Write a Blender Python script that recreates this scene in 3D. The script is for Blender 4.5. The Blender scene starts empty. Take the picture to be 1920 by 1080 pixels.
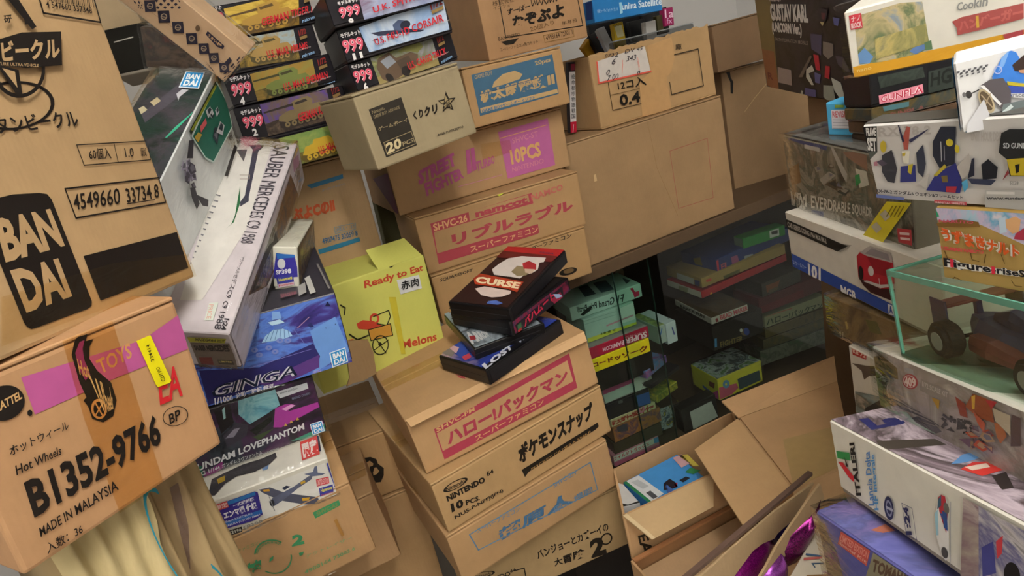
import bpy, bmesh, math, random
from mathutils import Vector, Matrix
from mathutils.geometry import tessellate_polygon
random.seed(7)
SC = bpy.context.scene
COL = SC.collection
# ------------------------------------------------------------------ camera
F_PX, PITCH, ROLL = 1174.0, math.radians(19.417), math.radians(-14.087)
C0 = Vector((0.0, 0.0, 1.55))
fw = Vector((0, math.cos(PITCH), -math.sin(PITCH)))
rt0 = Vector((1, 0, 0)); up0 = rt0.cross(fw)
RT = math.cos(ROLL)*rt0 + math.sin(ROLL)*up0
UP = -math.sin(ROLL)*rt0 + math.cos(ROLL)*up0
cd = bpy.data.cameras.new('camera'); cam = bpy.data.objects.new('camera', cd); COL.objects.link(cam)
cd.sensor_fit = 'HORIZONTAL'; cd.sensor_width = 36.0; cd.lens = 36.0*F_PX/1920.0
cd.clip_start = 0.02; cd.clip_end = 50
cam.matrix_world = Matrix(((RT.x, UP.x, -fw.x, C0.x), (RT.y, UP.y, -fw.y, C0.y), (RT.z, UP.z, -fw.z, C0.z), (0, 0, 0, 1)))
SC.camera = cam
# ------------------------------------------------------------------ light and exposure
SC.view_settings.view_transform = 'Standard'; SC.view_settings.look = 'None'
SC.view_settings.gamma = 1.0; SC.view_settings.use_curve_mapping = False
SC.view_settings.exposure = 0.0
SC.cycles.transparent_max_bounces = 24
W = bpy.data.worlds.new('world'); SC.world = W; W.use_nodes = True
W.node_tree.nodes['Background'].inputs[0].default_value = (0.9, 0.95, 1.0, 1)
W.node_tree.nodes['Background'].inputs[1].default_value = 0.15
TUBE = 88.0
LAMPS = [(0.22, -0.28, 0.0), (-0.55, -1.2, 0.0)]
# ------------------------------------------------------------------ materials
def lin(h):
    h = h.lstrip('#'); v = [int(h[i:i+2], 16)/255 for i in (0, 2, 4)]
    return tuple(c/12.92 if c <= .04045 else ((c+.055)/1.055)**2.4 for c in v) + (1,)
_M = {}
def newmat(n):
    m = bpy.data.materials.new(n); m.use_nodes = True; return m, m.node_tree, m.node_tree.nodes['Principled BSDF']
def ink(h, rough=.5, spec=.25):
    k = ('ink', h, rough)
    if k in _M: return _M[k]
    m, nt, b = newmat('print_'+h.strip('#'))
    n = nt.nodes.new('ShaderNodeTexNoise'); n.inputs['Scale'].default_value = 60; n.inputs['Detail'].default_value = 3
    tc = nt.nodes.new('ShaderNodeTexCoord'); nt.links.new(tc.outputs['Object'], n.inputs['Vector'])
    mx = nt.nodes.new('ShaderNodeMix'); mx.data_type = 'RGBA'
    c = lin(h); mx.inputs['A'].default_value = tuple(x*.88 for x in c[:3])+(1,); mx.inputs['B'].default_value = tuple(min(1, x*1.1) for x in c[:3])+(1,)
    nt.links.new(n.outputs['Fac'], mx.inputs['Factor']); nt.links.new(mx.outputs['Result'], b.inputs['Base Color'])
    b.inputs['Roughness'].default_value = rough; b.inputs['Specular IOR Level'].default_value = spec
    _M[k] = m; return m
def card(h='#b28a55', dark=.8):
    k = ('card', h)
    if k in _M: return _M[k]
    m, nt, b = newmat('cardboard_'+h.strip('#'))
    tc = nt.nodes.new('ShaderNodeTexCoord')
    n1 = nt.nodes.new('ShaderNodeTexNoise'); n1.inputs['Scale'].default_value = 9; n1.inputs['Detail'].default_value = 6; n1.inputs['Roughness'].default_value = .65
    mp = nt.nodes.new('ShaderNodeMapping'); mp.inputs['Scale'].default_value = (220, 220, 40)
    n2 = nt.nodes.new('ShaderNodeTexNoise'); n2.inputs['Scale'].default_value = 1.0; n2.inputs['Detail'].default_value = 2
    nt.links.new(tc.outputs['Object'], n1.inputs['Vector']); nt.links.new(tc.outputs['Object'], mp.inputs['Vector']); nt.links.new(mp.outputs['Vector'], n2.inputs['Vector'])
    ad = nt.nodes.new('ShaderNodeMath'); ad.operation = 'MULTIPLY_ADD'; ad.inputs[1].default_value = .12
    nt.links.new(n2.outputs['Fac'], ad.inputs[0]); nt.links.new(n1.outputs['Fac'], ad.inputs[2])
    rp = nt.nodes.new('ShaderNodeValToRGB'); c = lin(h); g_ = .3*c[0]+.59*c[1]+.11*c[2]; c = tuple(x*.82+g_*.18 for x in c[:3])+(1,)
    rp.color_ramp.elements[0].position = .22; rp.color_ramp.elements[0].color = tuple(x*dark for x in c[:3])+(1,)
    rp.color_ramp.elements[1].position = .85; rp.color_ramp.elements[1].color = tuple(min(1, x*1.12) for x in c[:3])+(1,)
    nt.links.new(ad.outputs[0], rp.inputs[0]); nt.links.new(rp.outputs[0], b.inputs['Base Color'])
    w = nt.nodes.new('ShaderNodeTexWave'); w.inputs['Scale'].default_value = 55; w.inputs['Distortion'].default_value = 1.0
    nt.links.new(tc.outputs['Object'], w.inputs['Vector'])
    s2 = nt.nodes.new('ShaderNodeMath'); s2.operation = 'MULTIPLY_ADD'; s2.inputs[1].default_value = .018
    nt.links.new(w.outputs['Fac'], s2.inputs[0]); nt.links.new(n1.outputs['Fac'], s2.inputs[2])
    bp = nt.nodes.new('ShaderNodeBump'); bp.inputs['Strength'].default_value = .16; bp.inputs['Distance'].default_value = .01
    nt.links.new(s2.outputs[0], bp.inputs['Height']); nt.links.new(bp.outputs[0], b.inputs['Normal'])
    b.inputs['Roughness'].default_value = .72; b.inputs['Specular IOR Level'].default_value = .3
    _M[k] = m; return m
def art(name, cols, scale=14, rough=.38, stretch=(1, 1, 1)):
    """busy printed illustration: soft colour patches"""
    k = ('art', name)
    if k in _M: return _M[k]
    m, nt, b = newmat('artwork_'+name)
    tc = nt.nodes.new('ShaderNodeTexCoord'); mp = nt.nodes.new('ShaderNodeMapping'); mp.inputs['Scale'].default_value = stretch
    mp.inputs['Location'].default_value = (random.random()*9, random.random()*9, random.random()*9)
    n = nt.nodes.new('ShaderNodeTexNoise'); n.inputs['Scale'].default_value = scale; n.inputs['Detail'].default_value = 5; n.inputs['Roughness'].default_value = .62; n.inputs['Distortion'].default_value = 1.2
    nt.links.new(tc.outputs['Object'], mp.inputs['Vector']); nt.links.new(mp.outputs['Vector'], n.inputs['Vector'])
    rp = nt.nodes.new('ShaderNodeValToRGB'); el = rp.color_ramp.elements
    k0, k1 = .3, .7
    for i, h in enumerate(cols):
        p = k0+(k1-k0)*i/max(1, len(cols)-1)
        e = el[i] if i < 2 else el.new(p)
        e.position = p; e.color = lin(h)
    for i, e in enumerate(sorted(el, key=lambda q: q.position)): e.color = lin(cols[i])
    nt.links.new(n.outputs['Fac'], rp.inputs[0]); nt.links.new(rp.outputs[0], b.inputs['Base Color'])
    b.inputs['Roughness'].default_value = rough; b.inputs['Specular IOR Level'].default_value = .22
    _M[k] = m; return m
def clear(name, tint=(.97, .98, .97), rough=.06, bump=.0, gain=1.0, ior=1.45):
    k = ('clear', name)
    if k in _M: return _M[k]
    m, nt, b = newmat(name); nt.nodes.remove(b)
    out = nt.nodes['Material Output']
    tr = nt.nodes.new('ShaderNodeBsdfTransparent'); tr.inputs[0].default_value = tint+(1,)
    gl = nt.nodes.new('ShaderNodeBsdfGlossy'); gl.inputs['Roughness'].default_value = rough; gl.inputs['Color'].default_value = (gain, gain, gain, 1)
    fr = nt.nodes.new('ShaderNodeFresnel'); fr.inputs[0].default_value = ior
    mx = nt.nodes.new('ShaderNodeMixShader')
    ge = nt.nodes.new('ShaderNodeNewGeometry'); sb = nt.nodes.new('ShaderNodeMath'); sb.operation = 'SUBTRACT'; sb.inputs[0].default_value = 1.0
    ml = nt.nodes.new('ShaderNodeMath'); ml.operation = 'MULTIPLY'; nt.links.new(ge.outputs['Backfacing'], sb.inputs[1]); nt.links.new(fr.outputs[0], ml.inputs[0]); nt.links.new(sb.outputs[0], ml.inputs[1])
    nt.links.new(ml.outputs[0], mx.inputs[0]); nt.links.new(tr.outputs[0], mx.inputs[1]); nt.links.new(gl.outputs[0], mx.inputs[2]); nt.links.new(mx.outputs[0], out.inputs[0])
    if bump:
        tc = nt.nodes.new('ShaderNodeTexCoord'); mp = nt.nodes.new('ShaderNodeMapping'); mp.inputs['Scale'].default_value = (1, 1, 3)
        n = nt.nodes.new('ShaderNodeTexNoise'); n.inputs['Scale'].default_value = 22; n.inputs['Detail'].default_value = 3; n.inputs['Distortion'].default_value = 2
        bp = nt.nodes.new('ShaderNodeBump'); bp.inputs['Strength'].default_value = bump; bp.inputs['Distance'].default_value = .012
        nt.links.new(tc.outputs['Object'], mp.inputs[0]); nt.links.new(mp.outputs[0], n.inputs['Vector']); nt.links.new(n.outputs['Fac'], bp.inputs['Height'])
        nt.links.new(bp.outputs[0], gl.inputs['Normal']); nt.links.new(bp.outputs[0], fr.inputs['Normal'])
    _M[k] = m; return m
FILM = clear('clear_film', (.97, .97, .96), .10, .22, 1.0, 1.30)
GLASS = clear('clear_glass', (.90, .96, .93), .03)
ACRYL = clear('clear_acrylic', (.90, .95, .91), .08, .05)
TAPE = clear('packing_tape', (.985, .96, .90), .18, .1)
TAPE2 = clear('orange_tape', (.98, .92, .80), .2, .1)
# ------------------------------------------------------------------ geometry helpers
def ray(p): return (fw + (p[0]-960)/F_PX*RT - (p[1]-540)/F_PX*UP)
ZM = {'P': (0, 0, 1), 'Z1': (0, 0, 2.7), 'Z2': (400, 0, 2.7), 'Z3': (800, 0, 2.7), 'Z4': (1400, 0, 2.7), 'Z5': (0, 350, 2.7), 'Z6': (0, 680, 2.7),
      'Y1': (320, 240, 3.374), 'Y2': (320, 540, 3.374), 'Y3': (300, 780, 3.6), 'Y4': (600, 380, 3), 'Y5': (680, 600, 2.25), 'Y6': (1040, 400, 3.375), 'Y7': (1100, 620, 2.348),
      'X1': (1420, 350, 3.086), 'X2': (1420, 680, 2.7), 'X3': (1460, 160, 3.857), 'X4': (1240, 380, 4.5), 'X5': (1250, 580, 4.909), 'X6': (1040, 480, 4.909), 'X7': (1100, 660, 3.6),
      'A1': (1400, 0, 4.154), 'A2': (1640, 0, 4.154), 'A3': (1640, 440, 4.154), 'A4': (1520, 560, 4.154), 'A5': (1660, 600, 4.154), 'A6': (1660, 820, 4.154), 'A7': (1440, 860, 4.908),
      'C1': (1040, 0, 4.155), 'C2': (200, 0, 4.154), 'C3': (300, 560, 4.909), 'C4': (480, 400, 5.4), 'C5': (80, 880, 5.4), 'C6': (600, 640, 2.455), 'C7': (1150, 860, 4.683), 'C8': (820, 440, 3.6)}
CUR = ['P']
def z(k): CUR[0] = k
def px(p):
    x0, y0, s = ZM[CUR[0]]; return (x0+p[0]/s, y0+p[1]/s)
def on_z(p, h):
    d = ray(px(p)); return C0 + d*((h-C0.z)/d.z)
def on_plane(p, o, n):
    d = ray(px(p)); return C0 + d*((o-C0).dot(n)/d.dot(n))
def mesh_obj(name, verts, faces, mats, parent=None, mi=None, smooth=False):
    me = bpy.data.meshes.new(name); me.from_pydata([tuple(v) for v in verts], [], faces)
    for m in (mats if isinstance(mats, (list, tuple)) else [mats]): me.materials.append(m)
    if mi:
        for p, i in zip(me.polygons, mi): p.material_index = i
    if smooth:
        for p in me.polygons: p.use_smooth = True
    me.update()
    o = bpy.data.objects.new(name, me); COL.objects.link(o)
    if parent is not None: o.parent = parent
    return o
def bm_obj(name, bm, mats, parent=None, smooth=False):
    me = bpy.data.meshes.new(name); bmesh.ops.recalc_face_normals(bm, faces=bm.faces); bm.to_mesh(me); bm.free()
    for m in (mats if isinstance(mats, (list, tuple)) else [mats]): me.materials.append(m)
    if smooth:
        for p in me.polygons: p.use_smooth = True
    o = bpy.data.objects.new(name, me); COL.objects.link(o)
    if parent is not None: o.parent = parent
    return o
def box_bm(bm, lo, hi, bev=0.0, seg=2, M=None):
    t = bmesh.new(); r = bmesh.ops.create_cube(t, size=1)
    for v in t.verts: v.co = Vector([lo[i]+(v.co[i]+.5)*(hi[i]-lo[i]) for i in range(3)])
    if bev: bmesh.ops.bevel(t, geom=t.edges[:], offset=min(bev, .4*min(hi[i]-lo[i] for i in range(3))), segments=seg, affect='EDGES', profile=.6)
    if M: bmesh.ops.transform(t, matrix=M, verts=t.verts)
    me = bpy.data.meshes.new('tmp'); t.to_mesh(me); t.free(); bm.from_mesh(me); bpy.data.meshes.remove(me)
def bx(name, lo, hi, mat, parent=None, bev=.002, seg=2):
    bm = bmesh.new(); box_bm(bm, lo, hi, bev, seg); return bm_obj(name, bm, mat, parent)
def prism(name, poly, thick, mat, parent=None, bev=0.0):
    """solid slab from a planar 3-D outline, thickened along -normal"""
    n = Vector((0, 0, 0)); P = [Vector(p) for p in poly]
    for i in range(len(P)):
        a, b = P[i], P[(i+1) % len(P)]; n += a.cross(b)
    n.normalize()
    bm = bmesh.new(); top = [bm.verts.new(p) for p in P]; bot = [bm.verts.new(p-n*thick) for p in P]
    bm.faces.new(top); bm.faces.new(bot[::-1])
    for i in range(len(P)):
        j = (i+1) % len(P); bm.faces.new((top[i], bot[i], bot[j], top[j]))
    if bev: bmesh.ops.bevel(bm, geom=bm.edges[:], offset=bev, segments=1, affect='EDGES')
    return bm_obj(name, bm, mat, parent)
def empty(name, loc, label=None, cat=None, group=None):
    o = bpy.data.objects.new(name, None); COL.objects.link(o); o.location = loc; o.empty_display_size = .05
    if label: tag(o, label, cat, group)
    return o
def tag(o, label, cat, group=None):
    o['label'] = label; o['category'] = cat
    if group: o['group'] = group
def homog(q):
    (x0, y0), (x1, y1), (x2, y2), (x3, y3) = q     # maps unit square (0,0)TL (1,0)TR (1,1)BR (0,1)BL
    dx1, dx2, dx3 = x1-x2, x3-x2, x0-x1+x2-x3; dy1, dy2, dy3 = y1-y2, y3-y2, y0-y1+y2-y3
    den = dx1*dy2-dx2*dy1
    g = (dx3*dy2-dx2*dy3)/den if abs(den) > 1e-9 else 0; h = (dx1*dy3-dx3*dy1)/den if abs(den) > 1e-9 else 0
    a, b, c = x1-x0+g*x1, x3-x0+h*x3, x0; d, e, f = y1-y0+g*y1, y3-y0+h*y3, y0
    return lambda u, v: ((a*u+b*v+c)/(g*u+h*v+1), (d*u+e*v+f)/(g*u+h*v+1))
_TX = {}
def text_geo(s, bold=0.0, shear=0.0):
    k = (s, bold, shear)
    if k in _TX: return _TX[k]
    c = bpy.data.curves.new('txt', 'FONT'); c.body = s; c.resolution_u = 2; c.offset = bold; c.shear = shear
    o = bpy.data.objects.new('txt', c); COL.objects.link(o)
    dg = bpy.context.evaluated_depsgraph_get(); e = o.evaluated_get(dg); me = e.to_mesh()
    vs = [(v.co.x, v.co.y) for v in me.vertices]; fs = [tuple(p.vertices) for p in me.polygons]
    e.to_mesh_clear(); bpy.data.objects.remove(o); bpy.data.curves.remove(c)
    x0, x1 = min(v[0] for v in vs), max(v[0] for v in vs); y0, y1 = min(v[1] for v in vs), max(v[1] for v in vs)
    vs = [((v[0]-x0)/(x1-x0), 1-(v[1]-y0)/(y1-y0)) for v in vs]
    _TX[k] = (vs, fs); return _TX[k]
def clip(poly, w, h):
    """Sutherland-Hodgman clip of 2-D polygon to [0,w]x[0,h]"""
    for ax, lim, sg in ((0, 0, 1), (0, w, -1), (1, 0, 1), (1, h, -1)):
        out = []; n = len(poly)
        for i in range(n):
            a, b = poly[i], poly[(i+1) % n]; da, db = sg*(a[ax]-lim), sg*(b[ax]-lim)
            if da >= 0: out.append(a)
            if da*db < 0:
                t = da/(da-db); out.append((a[0]+t*(b[0]-a[0]), a[1]+t*(b[1]-a[1])))
        poly = out
        if len(poly) < 3: return []
    return poly
class Thing:
    def __init__(s, name, key, label, cat, group=None, pose=None):
        pos, ang, dim = pose or D[key]
        s.w, s.d, s.h = dim; a = [math.radians(x) for x in ang]
        R = Matrix.Rotation(a[0], 4, 'Z') @ Matrix.Rotation(a[1], 4, 'X') @ Matrix.Rotation(a[2], 4, 'Y')
        base = Vector(pos) + R.to_3x3() @ Vector((s.w/2, s.d/2, 0))
        s.M = Matrix.Translation(base) @ R; s.Mi = s.M.inverted()
        s.o = empty(name, (0, 0, 0), label, cat, group); s.o.matrix_world = s.M
        s.n = 0; s.acc = {}
    def face(s, f):
        w, d, h = s.w, s.d, s.h
        return {'f': (Vector((-w/2, -d/2, 0)), Vector((1, 0, 0)), Vector((0, 0, 1)), w, h),
                'l': (Vector((-w/2, d/2, 0)), Vector((0, -1, 0)), Vector((0, 0, 1)), d, h),
                'r': (Vector((w/2, -d/2, 0)), Vector((0, 1, 0)), Vector((0, 0, 1)), d, h),
                't': (Vector((-w/2, -d/2, h)), Vector((1, 0, 0)), Vector((0, 1, 0)), w, d)}[f]
    def uv(s, f, p, raw=False):
        o, u, v, _, _ = s.face(f); n = u.cross(v); q = p if raw else px(p)
        c = s.Mi @ C0; d = s.Mi.to_3x3() @ ray(q); t = (o-c).dot(n)/d.dot(n); r = c+d*t-o
        return (r.dot(u), r.dot(v))
    def loc(s, f, p): 
        o, u, v, _, _ = s.face(f); a, b = s.uv(f, p); return o+u*a+v*b
    def _add(s, kind, f, polys, mat):
        o, u, v, w, h = s.face(f); n = u.cross(v); off = n*(.0006+.00007*s.n); s.n += 1; pad = .0012
        out = []
        for pl in polys:
            pl = clip([(a-pad, b-pad) for a, b in pl], w-2*pad, h-2*pad)
            if len(pl) > 2: out.append([o+u*(a+pad)+v*(b+pad)+off for a, b in pl])
        if out: s.acc.setdefault((kind, f), []).append((out, mat))
    def po(s, f, pts, col, kind='printed_artwork'):
        m = ink(col) if isinstance(col, str) else col
        pu = [s.uv(f, p) for p in pts]
        tri = tessellate_polygon([[Vector((a, b, 0)) for a, b in pu]])
        s._add(kind, f, [[pu[i] for i in t] for t in tri], m)
    def uvp(s, f, pts, col):
        """polygon given in face fractions"""
        _, _, _, w, h = s.face(f); m = ink(col) if isinstance(col, str) else col
        pu = [(a*w, b*h) for a, b in pts]; tri = tessellate_polygon([[Vector((a, b, 0)) for a, b in pu]])
        s._add('printed_artwork', f, [[pu[i] for i in t] for t in tri], m)
    def full(s, f, col): s.uvp(f, [(0, 0), (1, 0), (1, 1), (0, 1)], col)
    def np(s, f, q, pts, col):
        H = homog([px(p) for p in q]); m = ink(col) if isinstance(col, str) else col
        pu = [s.uv(f, H(a, b), True) for a, b in pts]; tri = tessellate_polygon([[Vector((a, b, 0)) for a, b in pu]])
        s._add('printed_artwork', f, [[pu[i] for i in t] for t in tri], m)
    def el(s, f, q, col, r0=0.0, a0=0, a1=360, n=28):
        H = homog([px(p) for p in q]); m = ink(col) if isinstance(col, str) else col; polys = []
        P = lambda r, a: s.uv(f, H(.5+.5*r*math.cos(a), .5+.5*r*math.sin(a)), True)
        for i in range(n):
            a, b = math.radians(a0+(a1-a0)*i/n), math.radians(a0+(a1-a0)*(i+1)/n)
            polys.append([P(1, a), P(1, b), P(r0, b), P(r0, a)] if r0 > 0 else [P(1, a), P(1, b), s.uv(f, H(.5, .5), True)])
        s._add('printed_artwork', f, polys, m)
    def ln(s, f, pts, wd, col, closed=False):
        m = ink(col) if isinstance(col, str) else col; pu = [Vector(s.uv(f, p)) for p in pts]; polys = []
        if closed: pu.append(pu[0])
        e = wd/ZM[CUR[0]][2]*.5
        (a0, b0), (a1, b1) = s.uv(f, (pts[0][0], pts[0][1])), s.uv(f, (pts[0][0]+10, pts[0][1]+10))
        k = math.hypot(a1-a0, b1-b0)/(14.14/ZM[CUR[0]][2]); hw = e*k
        for a, b in zip(pu, pu[1:]):
            d = b-a
            if d.length < 1e-7: continue
            d.normalize(); nn = Vector((-d.y, d.x))*hw; d = d*hw*.7
            polys.append([tuple(a-d+nn), tuple(a-d-nn), tuple(b+d-nn), tuple(b+d+nn)])
        s._add('printed_artwork', f, polys, m)
    def tx(s, f, txt, q, col, bold=0.0, shear=0.0):
        H = homog([px(p) for p in q]); vs, fs = text_geo(txt, bold, shear); m = ink(col) if isinstance(col, str) else col
        pu = [s.uv(f, H(a, b), True) for a, b in vs]
        s._add('printed_lettering', f, [[pu[i] for i in p] for p in fs], m)
    def done(s):
        for (nm, _f), lst in s.acc.items():
            bb = []
            for polys, m in lst:
                P = [p for pl in polys for p in pl]; bb.append(([min(p[i] for p in P) for i in range(3)], [max(p[i] for p in P) for i in range(3)]))
            grp = list(range(len(lst)))
            for i in range(len(lst)):
                for j in range(i):
                    g = math.sqrt(sum(max(0, bb[i][0][k]-bb[j][1][k], bb[j][0][k]-bb[i][1][k])**2 for k in range(3)))
                    if g <= .015 and grp[i] != grp[j]:
                        o_, n_ = grp[i], grp[j]; grp = [n_ if q == o_ else q for q in grp]
            for gi in sorted(set(grp)):
                V, Fc, mi, ms = [], [], [], []
                for (polys, m), q in zip(lst, grp):
                    if q != gi: continue
                    if m not in ms: ms.append(m)
                    for p in polys:
                        b = len(V); V += p; Fc.append(tuple(range(b, b+len(p)))); mi.append(ms.index(m))
                mesh_obj(nm, V, Fc, ms, s.o, mi)
        s.acc = {}
        return s
    def decal(s, name, f, pts, mat, lift=.0012, thick=.0006, label=None):
        """thin solid sticker / tape piece lying on a face"""
        o, u, v, w, h = s.face(f); n = u.cross(v)
        pu = clip([s.uv(f, p) for p in pts], w, h)
        if sum(pu[i-1][0]*pu[i][1]-pu[i][0]*pu[i-1][1] for i in range(len(pu))) < 0: pu = pu[::-1]
        ob = prism(name, [o+u*a+v*b+n*(lift+thick) for a, b in pu], thick, mat, s.o)
        if label: ob['label'] = label
        return ob
    def film(s, pad=.003, mat=None):
        bm = bmesh.new(); box_bm(bm, (-s.w/2-pad, -s.d/2-pad, -.0), (s.w/2+pad, s.d/2+pad, s.h+pad), 0)
        bmesh.ops.subdivide_edges(bm, edges=bm.edges[:], cuts=5, use_grid_fill=True)
        rr = random.Random(int(s.w*1e5))
        for v in bm.verts:
            v.co += Vector((rr.uniform(-1, 1), rr.uniform(-1, 1), abs(rr.uniform(-1, 1))))*pad*.45
        ob = bm_obj('film_wrap', bm, mat or FILM, s.o, smooth=True); ob['label'] = 'clear plastic film wrapped around the box'; return ob
def carton(name, key, label, tone='#b28a55', group=None, pose=None, flaps=True, tape=True, cat='carton', tapemat=None):
    t = Thing(name, key, label, cat, group, pose); w, d, h = t.w, t.d, t.h; m = card(tone)
    bx('carton_body', (-w/2, -d/2, 0), (w/2, d/2, h-(.0045 if flaps else 0)), m, t.o, .0035)
    if flaps:
        g = .0015
        for a, b in ((-d/2, -g), (g, d/2)):
            bx('top_flap', (-w/2, a, h-.004), (w/2, b, h), m, t.o, .0012, 1)
    if tape:
        tm = tapemat or TAPE; hw = min(.025, d*.15)
        bx('tape', (-w/2+.002, -hw, h+.0002), (w/2-.002, hw, h+.0008), tm, t.o, 0)
    return t
def kit(name, key, label, col, group=None, pose=None, cat='kit box', tray=None, rough=.35, split=.0):
    t = Thing(name, key, label, cat, group, pose); w, d, h = t.w, t.d, t.h
    m = ink(col, rough) if isinstance(col, str) else col
    e = .0011
    bx('box_tray', (-w/2+e, -d/2+e, 0), (w/2-e, d/2-e, h*.6), ink(tray or '#8d8478'), t.o, .001, 1)
    bx('box_lid', (-w/2, -d/2, min(.004, h*.06)), (w/2, d/2, h), m, t.o, .0014, 1)
    return t
def sleeve(name, key, label, col, group=None, pose=None, cat='game box', rough=.4):
    """game box: carton sleeve with tuck flap seam at one end"""
    t = Thing(name, key, label, cat, group, pose); w, d, h = t.w, t.d, t.h
    m = ink(col, rough) if isinstance(col, str) else col
    bx('box_sleeve', (-w/2, -d/2, 0), (w/2, d/2, h), m, t.o, .0012, 1)
    bx('tuck_flap', (w/2-.0002, -d/2+.004, .003), (w/2+.0009, d/2-.004, h-.003), m, t.o, 0)
    return t
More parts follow.
